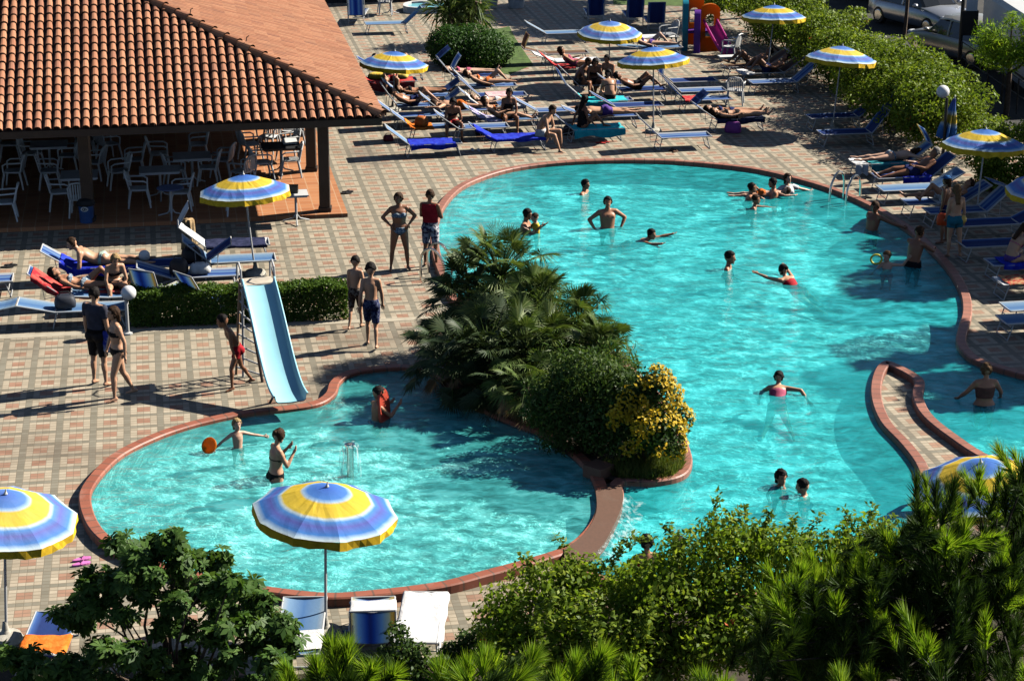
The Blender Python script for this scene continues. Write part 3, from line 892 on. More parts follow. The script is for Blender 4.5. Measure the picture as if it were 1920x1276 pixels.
# yellow variegated sprays in patches over the crown
PY, NY = cloud([(q[0], q[1], q[2], q[3] * 1.08, q[4] * 1.08, q[5] * 1.08) for q in cl], 60000, np.random.RandomState(33), .06, .2)
dcx = (PY - np.array([c.x, c.y, .9])) / np.array([.82, .80, .86])
sel = np.zeros(len(PY), bool)
hid = np.zeros(len(PY), bool)
for q in cl: hid |= (((PY - np.array(q[:3])) / np.array(q[3:])) ** 2).sum(1) < .90
for (u, w, z, rr) in [(-.5, -.65, .62, .34), (-.28, -.7, .38, .36), (-.1, -.8, .15, .34), (.1, -.75, -.15, .30), (-.62, -.6, .25, .24), (.5, -.5, .5, .30), (.75, -.55, .12, .30), (.85, -.4, -.2, .28), (.3, -.2, .95, .32), (.62, -.1, .75, .30), (-.35, -.85, -.35, .22), (.7, -.65, -.45, .22), (.15, -.95, -.4, .16), (.95, .1, .2, .35), (-.1, -.4, .85, .2), (.4, -.85, .2, .14), (-.75, -.6, -.02, .14), (.45, -.8, -.62, .12)]:
    sel |= np.linalg.norm(dcx - np.array([u, w, z]), axis=1) < rr
sel &= ~hid & (np.random.RandomState(34).uniform(0, 1, len(PY)) < .42)
VY = leaves(PY[sel], NY[sel] + [.3, -.1, .4], .07, .048, np.random.RandomState(35), .6)
shrub("yellow_shrub", "rounded euonymus bush with bright yellow leaf sprays at the tip of the island", "shrub", c, cl, 13000, .075, .045, M_euony, 36, stems=6, zmin=.1, extra=[("yellow_sprays", VY, M_yellow)])
# tufty grass round the foot of the bushes
n = 5200; gp = []
poly = [G(x, y, .1) for x, y in ((1115, 880), (1170, 899), (1222, 901), (1265, 892), (1283, 874), (1278, 846), (1225, 850), (1160, 870))]
xs = [p.x for p in poly]; ys = [p.y for p in poly]
def inside(x, y):
    r = False; j = len(poly) - 1
    for i in range(len(poly)):
        if (poly[i].y > y) != (poly[j].y > y) and x < (poly[j].x - poly[i].x) * (y - poly[i].y) / (poly[j].y - poly[i].y) + poly[i].x: r = not r
        j = i
    return r
while len(gp) < n:
    x, y = rs.uniform(min(xs), max(xs)), rs.uniform(min(ys), max(ys))
    if inside(x, y): gp.append((x, y, .1))
gp = np.array(gp); d = unit(rs.normal(0, .45, (n, 3)) + [0, 0, 1]); l = rs.uniform(.10, .26, (n, 1)); s = unit(np.cross(d, rs.normal(0, 1, (n, 3)))) * .008
V = np.stack([gp - s, gp + s, gp + d * l], 1)
tag(link("grass", quads_mesh("grass", V, M_grass, 3)), "tufts of yellow green grass at the island's edge", None, None, 'stuff')

# ---------------------------------------------------------------- foreground shrubs
def sprig(a, b, sag, n, L, Wd, rs, mb=None):
    a, b = np.array(a), np.array(b); P = []
    for t in np.linspace(0.05, 1, n):
        p = a + (b - a) * t + np.array([0, 0, sag * math.sin(math.pi * t)]); P.append(p)
    if mb is not None: mb.tube([p for p in P[::max(1, n // 8)]] + [P[-1]], .004, 4)
    P = np.repeat(np.array(P), 4, 0) + rs.normal(0, .025, (n * 4, 3))
    return leaves(P, np.tile([[0, 0, 1.]], (len(P), 1)), L, Wd, rs, .6)
rs = np.random.RandomState(41); YV = 22.3; cl = []
prof = [(940, 1095), (1000, 1078), (1075, 1065), (1150, 1062), (1200, 1058), (1255, 1040), (1305, 1015), (1360, 1002), (1420, 1008), (1480, 1012), (1550, 1012), (1610, 1000), (1660, 1000)]
for i in range(len(prof) - 1):
    for k in range(2):
        f = (k + rs.uniform(0, 1)) / 2; x = prof[i][0] + (prof[i + 1][0] - prof[i][0]) * f; y = prof[i][1] + (prof[i + 1][1] - prof[i][1]) * f
        for dep in range(4):
            Y = YV + rs.uniform(-.35, .55) - dep * .28
            p = AT(x + rs.normal(0, 14), y + 28 + dep * 58 + rs.normal(0, 12), Y); r = rs.uniform(.22, .40)
            cl.append((p.x, p.y, p.z, r * 1.15, r, r * .85))
bp = AT(1300, 1500, YV - .5); bp.z = 0
ex = []; sm = MB()
for (x0, y0, x1, y1, sg) in [(1325, 990, 1345, 925, 0), (1140, 1045, 1190, 1000, .05), (1090, 1060, 1045, 1005, .05), (1120, 1050, 1225, 1005, .10), (1420, 995, 1445, 955, 0), (1500, 1000, 1540, 965, 0), (1620, 995, 1640, 945, 0), (1600, 1000, 1585, 955, 0), (1370, 985, 1400, 950, .03), (1000, 1070, 985, 1040, 0), (1480, 1000, 1490, 968, 0), (1270, 1020, 1250, 985, .02), (1640, 985, 1680, 970, 0)]:
    ex.append(sprig(AT(x0, y0 + 25, YV), AT(x1, y1, YV + rs.uniform(-.2, .3)), sg, 26, .075, .04, rs))
for i in range(16):                                        # hanging sprays on the near face
    x = rs.uniform(960, 1650); y = rs.uniform(1080, 1180); ex.append(sprig(AT(x, y, YV - 1.0), AT(x + rs.normal(0, 20), y + rs.uniform(50, 110), YV - 1.2), 0, 22, .08, .045, rs))
shrub("trumpet_vine", "large trumpet vine bush with orange red flowers in front of the big pool", "shrub", bp, cl, 46000, .078, .042, M_vine_d, 42, stems=22, zmin=.1, flowers=26, shell=.6, extra=[("shoots", np.concatenate(ex), M_vine)])

def fig_leaves(P, N, size, rs):
    """five lobed leaves, each lobe a rhomb"""
    n = len(P); nn = unit(N + rs.normal(0, .55, (n, 3))); d = unit(np.cross(nn, rs.normal(0, 1, (n, 3)))); s = np.cross(nn, d)
    L = size * rs.uniform(.6, 1.2, (n, 1)); out = []
    for a, f, w in ((0, 1, .19), (.75, .86, .17), (-.75, .86, .17), (1.7, .55, .13), (-1.7, .55, .13)):
        dd = d * math.cos(a) + s * math.sin(a); ss = -d * math.sin(a) + s * math.cos(a)
        out.append(np.stack([P, P + dd * L * f * .62 + ss * L * w + nn * L * .05, P + dd * L * f - nn * L * .08, P + dd * L * f * .62 - ss * L * w + nn * L * .05], 1))
    return np.concatenate(out)
rs = np.random.RandomState(51); YF = 22.6
tips = [(320, 1000), (345, 1018), (290, 1012), (235, 1012), (255, 1035), (365, 1040), (395, 1085), (440, 1088), (470, 1100), (330, 1060), (285, 1070), (175, 1080), (205, 1075), (155, 1125), (140, 1150), (190, 1120), (500, 1125), (520, 1150), (535, 1185), (420, 1125), (370, 1110), (460, 1150), (320, 1120), (265, 1110), (230, 1150), (300, 1165), (350, 1160), (400, 1180), (480, 1200), (440, 1230), (520, 1230), (360, 1220), (300, 1230), (240, 1220), (180, 1215), (120, 1225), (60, 1235), (20, 1225), (100, 1255), (200, 1260), (280, 1270), (380, 1265), (470, 1265), (40, 1265), (150, 1250), (320, 1262), (430, 1160), (250, 1080), (410, 1060)]
cl = []
for (x, y) in tips:
    for k in range(2):
        p = AT(x + rs.normal(0, 9), y + 12 + rs.normal(0, 8), YF + rs.uniform(-.5, .6) - (y - 1000) * .003); r = rs.uniform(.12, .19)
        cl.append((p.x, p.y, p.z, r, r, r * .8))
bp = AT(330, 1600, YF); bp.z = 0
P, N = cloud(cl, 4300, rs, .9)
tf = thing("fig_tree", "dark green fig tree with lobed leaves at the lower left beside the small pool", "tree", bp)
link("crown", quads_mesh("crown", fig_leaves(P, N + [.2, -.1, .8], .15, rs) - np.array(bp), M_fig), tf)
m = MB(); core = np.array(AT(330, 1330, YF)) - np.array(bp)
stem(m, (0, 0, 0), core, .09, .06, rs, .04)
for q in cl[::3]: stem(m, core + rs.normal(0, .05, 3), np.array(q[:3]) - np.array(bp), .028, .006, rs, .14)
m.o("trunk", M_bark, tf)
rs = np.random.RandomState(55)
YI = 23.2; cl = []
for (x, y, r) in [(745, 1185, .14), (755, 1215, .17), (770, 1245, .2), (735, 1250, .2), (790, 1225, .12), (760, 1275, .25), (815, 1265, .2), (720, 1225, .1), (830, 1240, .1)]:
    p = AT(x, y, YI); cl.append((p.x, p.y, p.z, r, r, r))
bp = AT(765, 1400, YI); bp.z = 0
shrub("ivy_shrub", "small dark ivy shrub in front of the striped lounger backrest", "shrub", bp, cl, 2600, .06, .045, M_dark, 56, stems=5, zmin=.05)
cl = []
for (x, y, r) in [(870, 1195, .1), (900, 1190, .13), (930, 1195, .16), (880, 1215, .16), (840, 1220, .12), (920, 1225, .2), (960, 1190, .18), (960, 1150, .15), (850, 1240, .2)]:
    p = AT(x, y, YI + .3); cl.append((p.x, p.y, p.z, r, r, r))
bp = AT(900, 1400, YI); bp.z = 0
shrub("dark_shrub", "dark small leaved shrub between the ivy and the trumpet vine", "shrub", bp, cl, 3400, .06, .04, M_dark, 57, stems=5, zmin=.05)

# ---------------------------------------------------------------- pines in front
def tuft(p, d, L, nl, n, rs, wid=.0042):
    """a shoot with needles"""
    d = d / np.linalg.norm(d); t = rs.uniform(0, 1, (n, 1)) ** .8
    base = p + d * t * L
    side = unit(np.cross(rs.normal(0, 1, (n, 3)), d)); ang = rs.uniform(.25, .85, (n, 1)) * (1.15 - .55 * t)
    nd = unit(d * np.cos(ang) + side * np.sin(ang) + rs.normal(0, .04, (n, 3))); l = nl * rs.uniform(.75, 1.1, (n, 1))
    s = unit(np.cross(nd, rs.normal(0, 1, (n, 3)))) * wid
    e = base + nd * l; e[:, 2:] -= l * .05
    return np.stack([base - s, base + s, e], 1)
def pine(label, base, top, tufts, seed, bright=1.0):
    rs = np.random.RandomState(seed); b = np.array(base); t = thing("pine_tree", label, "tree", base, 0, "pine tops in the foreground")
    V = []; O = []; m = MB(); core = np.array(top)
    stem(m, (0, 0, 0), core - b, .14, .05, rs, .01, 8)
    br = MB()
    for (p, L, nl, n) in tufts:
        p = np.array(p); d = np.array([rs.normal(.0, .34), rs.normal(-.05, .34), 1.0])
        if rs.uniform() < .15: d = np.array([rs.normal(0, 1), rs.normal(-.4, .6), .5])
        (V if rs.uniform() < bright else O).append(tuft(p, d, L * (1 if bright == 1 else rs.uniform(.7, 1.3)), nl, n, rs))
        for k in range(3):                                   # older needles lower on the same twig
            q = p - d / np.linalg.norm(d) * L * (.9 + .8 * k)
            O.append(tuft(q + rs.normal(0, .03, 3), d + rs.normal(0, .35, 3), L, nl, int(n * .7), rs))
        h = core - b + np.array([0, 0, -max(0.3, core[2] - p[2] + .5)])
        h = np.array([0.0, 0.0, max(.5, min(core[2], p[2] - .25) - b[2])])
        stem(br, h, p - d / np.linalg.norm(d) * L * .5 - b, .009, .004, rs, .05)
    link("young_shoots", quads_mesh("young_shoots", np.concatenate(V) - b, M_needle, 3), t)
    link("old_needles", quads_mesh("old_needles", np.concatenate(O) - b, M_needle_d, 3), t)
    m.o("trunk", M_bark, t); br.o("branches", M_twig, t)
    return t
rs = np.random.RandomState(61)
tl = []
outline = [(1440, 1130), (1475, 1080), (1500, 1060), (1540, 1035), (1590, 1030), (1640, 1040), (1665, 985), (1690, 960), (1730, 915), (1760, 920), (1790, 900), (1840, 885), (1880, 880), (1905, 855), (1925, 900), (1915, 820)]
for (x, y) in outline:
    for k in range(2): tl.append((x + rs.normal(0, 12), y + 45 + rs.uniform(0, 30)))
def top_y(x):
    for i in range(len(outline) - 1):
        if outline[i][0] <= x <= outline[i + 1][0]:
            return outline[i][1] + (outline[i + 1][1] - outline[i][1]) * (x - outline[i][0]) / max(1, outline[i + 1][0] - outline[i][0])
    return 880
for i in range(165):
    x = rs.uniform(1440, 1935); y = rs.uniform(top_y(min(x, 1915)) + 60, 1310); tl.append((x, y))
T = []
for (x, y) in tl:
    Y = 12.6 + rs.uniform(-.9, .9) - (y - 1000) * .0026; p = AT(x, y, Y); T.append((p, rs.uniform(.14, .26), rs.uniform(.11, .15), 150))
bp = AT(1840, 1300, 12.4); tp = AT(1850, 1090, 12.6)
pine("large pine with bright upright shoots filling the lower right corner", (bp.x, bp.y, -1.2), tp, T, 62, .55)
rs = np.random.RandomState(63)
for gx, lab, pl in ((640, "pine top with two bright needle tufts in front of the white towel lounger", [(560, 1262), (600, 1255), (630, 1220), (650, 1228), (615, 1245), (680, 1262), (705, 1240), (720, 1262), (640, 1262), (590, 1280), (700, 1285), (540, 1285)]),
                    (930, "pine top with yellow green needle tufts below the trumpet vine", [(830, 1270), (875, 1262), (905, 1250), (930, 1255), (965, 1232), (985, 1250), (945, 1275), (900, 1282), (860, 1288), (990, 1285)]),
                    (1110, "low pine top between the vine flowers and the frame's bottom edge", [(1040, 1270), (1075, 1262), (1110, 1240), (1130, 1262), (1155, 1268), (1190, 1265), (1060, 1285), (1150, 1290), (1320, 1285), (1350, 1290), (1580, 1275)])):
    T = []
    for (x, y) in pl:
        p = AT(x, y + 22, 9.6 + rs.uniform(-.3, .3)); T.append((p, rs.uniform(.07, .13), rs.uniform(.11, .15), 190))
    bp = AT(gx, 1276, 9.4)
    pine(lab, (bp.x, bp.y, -1.2), AT(gx, 1330, 9.4), T, 64 + gx)

# ---------------------------------------------------------------- trees at the edges of the frame (they shade the deck)
def tree(label, base, h, crown, n, seed, L=.16, Wd=.09, mat=None, trunk=.14, lump=22, size=.36, group=None):
    rs = np.random.RandomState(seed); b = np.array([base[0], base[1], 0.])
    t = thing("tree", label, "tree", b, 0, group)
    cl = [q for q in lumps((b[0], b[1], h), crown, lump, rs, size, .8)][1:]
    P, N = cloud(cl, n, rs, .7)
    link("crown", quads_mesh("crown", leaves(P, N + [0, 0, .3], L, Wd, rs, .9) - b, mat or M_hedge), t)
    m = MB(); stem(m, (0, 0, 0), (0, 0, h - crown[2] * .3), trunk, trunk * .6, rs, .03)
    for q in cl[::2]: stem(m, (0, 0, h - crown[2] * rs.uniform(.3, 1.0)), np.array(q[:3]) - b, .05, .012, rs, .1)
    m.o("trunk", M_bark, t)
    return t
# ------------------------------------------------------------------ umbrellas
def umbrella_cloth(name, tone):
    t = NT(name); v = t.obj()
    at = t.n("Attribute", attribute_name="radial"); r = at.outputs['Fac']
    r = t.m_('ADD', r, t.m_('MULTIPLY', t.m_('SUBTRACT', t.noise(v, 5, 2), .5), .02))
    blue, wht, yel, vio = (.05, .14, .56), (.55, .74, .90), (.84, .56, .03), (.13, .15, .52)
    c = t.ramp(r, [(0, blue), (.27, (.08, .24, .66)), (.33, (.42, .62, .84)), (.37, yel), (.60, (.88, .62, .05)), (.635, (.62, .76, .80)), (.68, (.09, .30, .72)), (.77, vio), (.90, (.06, .25, .70)), (.97, (.60, .78, .90)), (1, (.74, .82, .84))])
    n = t.noise(v, 6, 4)
    c = t.mix(t.m_('MULTIPLY', n, .22), c, tone)
    d = t.pbsdf(c, .75, 0, .15, t.bump(t.noise(v, 11, 3), .25, .015))
    tl = t.n("BsdfTranslucent"); t.set(tl.inputs[0], c)
    mx = t.n("MixShader"); mx.inputs[0].default_value = .25
    t.t.links.new(d, mx.inputs[1]); t.t.links.new(tl.outputs[0], mx.inputs[2])
    return t.end(mx.outputs[0])
M_canopy = umbrella_cloth("striped_parasol_cloth", (.10, .12, .2)); M_canopy2 = umbrella_cloth("faded_striped_parasol_cloth", (.42, .44, .48))
M_val = M("yellow_valance", (.78, .50, .03), .75, .2, 9, spec=.15)

def canopy_mesh(seed, torn=False):
    """ten panel canopy; the rim sits at z=0 and the valance hangs below it"""
    rs = np.random.RandomState(seed); n = 10; Rr = .96; hgt = .34
    m = MB(); NR, NK = 7, 6
    rows = []
    for i in range(NR + 1):
        f = i / NR; row = []
        for k in range(n * NK):
            a = 2 * math.pi * k / (n * NK); fr = (k % NK) / NK
            edge = math.cos(math.pi / n) / math.cos((fr - .5) * 2 * math.pi / n) if fr else 1.0
            rr = Rr * max(f, .012) * (1 - (1 - edge) * f)
            sag = .022 * math.sin(math.pi * fr) * f * f
            row.append(Vector((rr * math.cos(a), rr * math.sin(a), hgt * (1 - f ** 1.35) - sag * .8 + (rs.normal(0, .003) if f > .3 else 0))))
        rows.append(row)
    val = []
    for k in range(n * NK):
        p = rows[-1][k]; L = .115 + rs.normal(0, .006); fl = .01 + .02 * math.sin(k * 1.3 + seed) + rs.normal(0, .012)
        if torn and rs.uniform() < .35: L *= rs.uniform(.2, 1.5); fl += rs.uniform(-.05, .16)
        d = Vector((p.x, p.y, 0)).normalized()
        val.append(Vector((p.x, p.y, min(p.z, -.006))) + d * fl * .6 + Vector((0, 0, -L)))
    val0 = [Vector((p.x, p.y, min(p.z, -.006))) for p in rows[-1]]
    m.loft(rows, cap=False); m.cur = 1; m.loft([val0, val], cap=False)
    me = m.me("canopy", [M_canopy2 if seed == 1 else M_canopy, M_val], smooth=False)
    at = me.attributes.new("radial", 'FLOAT', 'POINT')
    at.data.foreach_set('value', [min(1, (i // (n * NK)) / NR) for i in range(len(me.vertices))])
    return me
CANO = [canopy_mesh(i) for i in range(3)]; CANO_T = canopy_mesh(9, True)
m = MB()
for k in range(10):
    a = 2 * math.pi * k / 10; m.tube([(0, 0, .30), (.5 * math.cos(a), .5 * math.sin(a), .185), (.95 * math.cos(a), .95 * math.sin(a), -.012)], .006, 5)
    m.tube([(0, 0, -.05), (.5 * math.cos(a), .5 * math.sin(a), .18)], .005, 5)
RIBS = m.me("ribs", M_steel)
m = MB(); m.lathe([(.02, .33), (.028, .35), (.012, .38), (.006, .42)], 8); FINIAL = m.me("finial", M_white)
m = MB(); m.lathe([(.0, 0), (.22, 0), (.23, .03), (.20, .09), (.07, .12), (.05, .16), (.03, .28), (.0, .28)], 20); UBASE = m.me("base", M_concrete)
def umbrella(label, bp, cp, seed=0, zfix=None, scale=1.0, torn=False, tilt=(0, 0), spin=0.0):
    b = G(*bp); c = AT(cp[0], cp[1], b.y)
    if zfix: c = G(cp[0], cp[1], zfix); b = Vector((c.x, c.y, 0)) if bp is None else b
    d = c - b
    if tilt == (0, 0): tilt = (math.sin(bp[0] * 1.7) * .07, math.cos(bp[0] * 2.3) * .07)
    t = thing("parasol", label, "parasol", b, 0, "blue and yellow parasols around the pools")
    q = d.normalized().to_track_quat('Z', 'Y') 
    ct = Euler((tilt[0], tilt[1], spin)).to_matrix().to_4x4()
    for nm, me in (("canopy", CANO_T if torn else CANO[seed % 3]), ("ribs", RIBS), ("finial", FINIAL)):
        o = link(nm, me, t); o.matrix_local = Matrix.Translation(d) @ q.to_matrix().to_4x4() @ ct @ Matrix.Scale(scale, 4)
    m = MB(); m.tube([(0, 0, .02), d * .5, d + d.normalized() * .3], [.021, .019, .017], 10); m.o("pole", M_alu, t)
    link("base", UBASE, t)
    return t
umbrella("big open parasol nearest the camera over the small pool's edge", (611, 1190), (610, 957), 0, spin=.28)
umbrella("open parasol cut off by the left edge of the frame", (12, 1200), (8, 970), 1, spin=.1)
umbrella("open parasol in front of the dark pavilion beside the slide", (479, 515), (459, 358), 2, spin=.12)
umbrella("open parasol beside the tip of the tiled roof", (737, 208), (739, 119), 0, spin=.4)
umbrella("open parasol above the sunbathers sitting in a group on the far deck", (1142, 158), (1143, 61), 1, spin=.3)
umbrella("open parasol beside the empty striped lounger at the far pool edge", (1225, 248), (1225, 112), 2, spin=.25)
umbrella("open parasol at the top right in front of the vine hedge", (1437, 152), (1451, 31), 0, spin=.05)
umbrella("open parasol over the two shaded blue loungers by the vine hedge", (1560, 245), (1577, 110), 1, spin=.35)
umbrella("open parasol with a torn fringe at the right edge", (1830, 408), (1846, 270), 2, torn=True, spin=.2, tilt=(.0, .05))
umbrella("open parasol half hidden behind the pine branches at the lower right", (1852, 1085), (1842, 908), 0, spin=.2)
umbrella("open parasol just entering the frame at the right edge", (1972, 500), (1972, 352), 1, spin=.0)

# closed parasol
b = G(1757, 325); c = AT(1790, 185, b.y); d = c - b
t = thing("parasol", "closed parasol with its cloth hanging in folds by the globe lamp", "parasol", b, 0, "blue and yellow parasols around the pools")
def closed_cloth():
    t = NT("folded_parasol_cloth"); v = t.obj(); z = t.sep(v)[2]
    c = t.ramp(t.m_('DIVIDE', z, 1.0), [(0, (.08, .25, .65)), (.28, (.10, .28, .62)), (.36, (.6, .7, .75)), (.42, (.75, .5, .06)), (.58, (.78, .55, .08)), (.66, (.6, .7, .75)), (.72, (.12, .28, .65)), (1, (.12, .14, .5))])
    return t.end(t.pbsdf(c, .8, 0, .15))
m = MB(); rows = []
for i in range(12):
    f = i / 11; r = .03 + .16 * math.sin(math.pi * min(1, (1 - f) * .62 + .0)) * (1 - f * .5)
    rows.append([Vector(((r * (1 + .38 * math.cos(8 * a + f))) * math.cos(a), (r * (1 + .38 * math.cos(8 * a + f))) * math.sin(a), f * 1.0)) for a in [2 * math.pi * k / 32 for k in range(32)]])
m.loft(rows)
o = m.o("folded_canopy", closed_cloth(), t); L = d.length
o.matrix_local = Matrix.Translation(d * (1 - 1.0 / L)) @ d.normalized().to_track_quat('Z', 'Y').to_matrix().to_4x4()
m = MB(); m.tube([(0, 0, 0), d * 1.03], .02, 8); m.o("pole", M_alu, t); link("base", UBASE, t)

# ------------------------------------------------------------------ sun loungers
def fabric(name, stops, axis=1, half=.29):
    t = NT(name); v = t.obj(); s = t.sep(v)
    f = t.m_('MULTIPLY_ADD', s[axis], .5 / half, .5)
    c = t.ramp(f, stops)
    w = t.noise(t.vm('MULTIPLY', v, (4, 60, 4)), 3, 2)
    c = t.mix(t.m_('MULTIPLY', w, .22), c, (.08, .12, .25))
    return t.end(see_through(t, c, .42, .7, .2, t.bump(t.noise(v, 9, 3), .25, .02)))
blu, wh, lb, nv, yl = (.07, .17, .52), (.66, .72, .78), (.28, .47, .74), (.03, .06, .24), (.70, .58, .25)
M_fab = {
 'blue': fabric("blue_striped_sling", [(0, wh), (.08, wh), (.18, blu), (.34, lb), (.42, blu), (.5, (.04, .10, .42)), (.6, blu), (.7, lb), (.82, blu), (.92, wh), (1, wh)]),
 'navy': fabric("navy_sling", [(0, lb), (.08, blu), (.2, nv), (.5, (.035, .08, .30)), (.8, nv), (.92, blu), (1, lb)]),
 'multi': fabric("yellow_edged_blue_sling", [(0, (.72, .55, .18)), (.1, yl), (.14, (.55, .65, .6)), (.3, lb), (.48, blu), (.56, (.06, .1, .34)), (.64, blu), (.82, lb), (.92, (.6, .68, .62)), (1, yl)]),
 'pale': fabric("pale_blue_sling", [(0, (.62, .70, .74)), (.15, (.30, .50, .75)), (.5, (.12, .28, .60)), (.85, (.30, .50, .75)), (1, (.62, .70, .74))]),
 'white': M("white_sling", (.74, .74, .74), .7, .06, 5),
 'brown': fabric("brown_backed_sling", [(0, yl), (.1, (.35, .2, .1)), (.5, (.16, .09, .07)), (.9, (.35, .2, .1)), (1, yl)]),
}
LX0, LX1, LZ, LH = -.42, .92, .34, .29
CACHE = {}
def lounger_parts(back, hood, fab):
    key = (back, hood, fab)
    if key in CACHE: return CACHE[key]
    mt = M_fab[fab]; a = R(back); bl = .74
    bx = lambda q: LX0 - q * math.cos(a); bz = lambda q: LZ + q * math.sin(a)
    f = MB()
    for s in (-1, 1):
        f.tube([(LX1, s * LH, LZ), (LX0, s * LH, LZ)], .016, 7)
        f.tube([(bx(0), s * (LH + .0), LZ), (bx(bl), s * LH, bz(bl))], .015, 7)
    f.tube([(LX1, -LH, LZ), (LX1, LH, LZ)], .016, 7); f.tube([(bx(bl), -LH, bz(bl)), (bx(bl), LH, bz(bl))], .015, 7)
    f.tube([(LX0, -LH, LZ - .01), (LX0, LH, LZ - .01)], .014, 7)
    if back > 12:                                           # prop behind the backrest
        for s in (-1, 1): f.tube([(bx(.42), s * (LH - .03), bz(.42)), (LX0 - .30, s * (LH - .03), LZ - .10), (LX0 + .2, s * (LH - .02), LZ - .01)], .009, 6)
    frame = f.me("frame", M_alu)
    legs = []
    for x, dx in ((LX1 - .14, .10), (LX0 + .02, -.08)):
        l = MB(); l.tube([(x, -LH + .02, LZ - .01), (x + dx, -LH + .03, .012), (x + dx, LH - .03, .012), (x, LH - .02, LZ - .01)], .013, 7)
        l.tube([(x + dx * .55, -LH + .02, LZ * .42), (x + dx * .55, LH - .02, LZ * .42)], .009, 6)
        legs.append(l.me("leg", M_alu))
    g = MB(); rows = []
    for i in range(9):
        q = i / 8; x = LX0 + (LX1 - LX0) * q
        rows.append([Vector((x, y * (LH - .005), LZ + .012 - .035 * (1 - y * y) * (1 + .15 * math.sin(9 * q)))) for y in (-1, -.7, -.35, 0, .35, .7, 1)])
    g.grid(rows); g.grid([[p - Vector((0, 0, .006)) for p in r] for r in reversed(rows)])
    bed = g.me("bed_sling", mt, True)
    g = MB(); rows = []
    nrm = Vector((math.sin(a), 0, math.cos(a)))
    for i in range(6):
        q = bl * i / 5
        rows.append([Vector((bx(q), y * (LH - .005), bz(q))) + nrm * (.010 - .03 * (1 - y * y)) for y in (-1, -.7, -.35, 0, .35, .7, 1)])
    g.grid(list(reversed(rows))); g.grid([[p - nrm * .006 for p in r] for r in rows])
    bk = g.me("backrest", mt, True)
    hd = None
    if hood is not None:
        h = R(hood); hl = .44; g = MB(); rows = []
        o_ = Vector((bx(bl), 0, bz(bl))); dv = Vector((math.cos(h), 0, math.sin(h))); nh = Vector((-math.sin(h), 0, math.cos(h)))
        for i in range(5):
            q = .03 + hl * i / 4
            rows.append([o_ + dv * q + Vector((0, y * LH, 0)) + nh * .02 * math.sin(math.pi * i / 4) for y in (-1, -.5, 0, .5, 1)])
        g.grid(rows); g.grid([[p - nh * .012 for p in r] for r in reversed(rows)])
        for s in (-1, 1): g.tube([o_ + Vector((0, s * (LH + .012), 0)), o_ + dv * (hl + .04) + Vector((0, s * (LH + .012), 0))], .010, 6)
        hd = g.me("sun_hood", mt, False)
    CACHE[key] = (frame, legs, bed, bk, hd)
    return CACHE[key]
LG = {}
def lounger(key, label, x, y, head=0.0, back=38, hood=None, fab='blue'):
    """x, y: picture position of the middle of the flat bed; head: turn from the paving direction"""
    p = G(x, y, LZ); rz = R(GA + head)
    c = p - Vector((math.cos(rz), math.sin(rz), 0)) * (LX0 + LX1) / 2
    t = thing("sun_lounger", label, "sun lounger", (c.x, c.y, 0), rz, "sun loungers on the pool deck")
    fr, lg, bed, bk, hd = lounger_parts(back, hood, fab)
    link("frame", fr, t)
    for l in lg: link("leg", l, t)
    link("bed_sling", bed, t); link("backrest", bk, t)
    if hd: link("sun_hood", hd, t)
    t['_b'] = back
    LG[key] = t
    return t
def on(key, lx, ly=0.0, z=LZ):
    t = LG[key]; a = t.rotation_euler.z
    return Vector((t.location.x + lx * math.cos(a) - ly * math.sin(a), t.location.y + lx * math.sin(a) + ly * math.cos(a), z)), a

L = lounger
# far deck, left of the round hedge
L('a', "lounger with its tall blue backrest turned to the camera beside the roof edge", 672, 22, 78, 78, None, 'blue')
L('b', "pale blue lounger with a folded hood near the small blue basin at the top", 722, 43, 180, 42, 150, 'pale')
# far deck, between roof and pool
L('e1', "lounger with a raised navy hood in front of the round hedge's left half", 892, 141, 0, 50, 40, 'navy')
L('e2', "empty blue lounger in front of the sunbather with raised legs", 924, 159, 0, 45, 60, 'blue')
L('e3', "blue lounger holding a crumpled pink towel", 942, 177, 0, 42, 215, 'navy')
L('e4', "lounger under the pale sunbather lying flat on her back", 945, 196, 0, 40, 215, 'blue')
L('e5', "pale lounger with a white and violet bundle on its backrest", 960, 221, 0, 32, None, 'pale')
L('e6', "royal blue lounger under the man bending forward", 975, 256, 0, 30, None, 'navy')
L('f1', "lounger covered with red and yellow towels under the parasol by the roof", 738, 150, 0, 25, None, 'blue')
L('f2', "lounger under the man with bent knees beside the roof tip", 790, 196, 0, 55, None, 'blue')
L('f3', "blue and white striped lounger just right of the roof tip", 790, 214, 0, 38, None, 'blue')
L('f4', "lounger with orange and white bundles beside the sitting woman", 822, 236, 0, 38, None, 'blue')
L('f5', "lounger with a royal blue towel at the far deck's front left", 815, 266, 0, 38, None, 'pale')
L('g1', "empty white lounger with an upright dark hood behind the red towels", 1062, 98, 0, 15, 70, 'brown')
L('g2', "lounger with a red towel over its backrest, left of the sitting group", 1085, 124, 0, 40, None, 'white')
L('g3', "navy lounger behind the sitting group", 1125, 156, 0, 45, None, 'navy')
L('g4', "lounger with a turquoise towel under the sitting group", 1140, 186, 0, 42, 120, 'blue')
L('g5', "lounger under the man in violet trunks lying on his front", 1148, 215, 0, 20, None, 'blue')
L('g6', "lounger with a hanging turquoise towel under the dark haired girl", 1118, 238, 0, 40, None, 'navy')
L('g7', "empty blue and white lounger at the edge of the big pool", 1283, 253, 0, 44, None, 'blue')
L('h1', "empty blue lounger with an upright dark hood right of the far parasol", 1316, 168, 0, 42, 85, 'blue')
L('h2', "lounger with a red towel behind the sunbathing pair", 1326, 184, 0, 46, None, 'blue')
L('h3', "lounger with a dark hood under the two sunbathers lying side by side", 1385, 219, 0, 35, 42, 'navy')
L('i1', "lounger under the woman lying behind the far parasol", 1238, 87, 0, 8, None, 'pale')
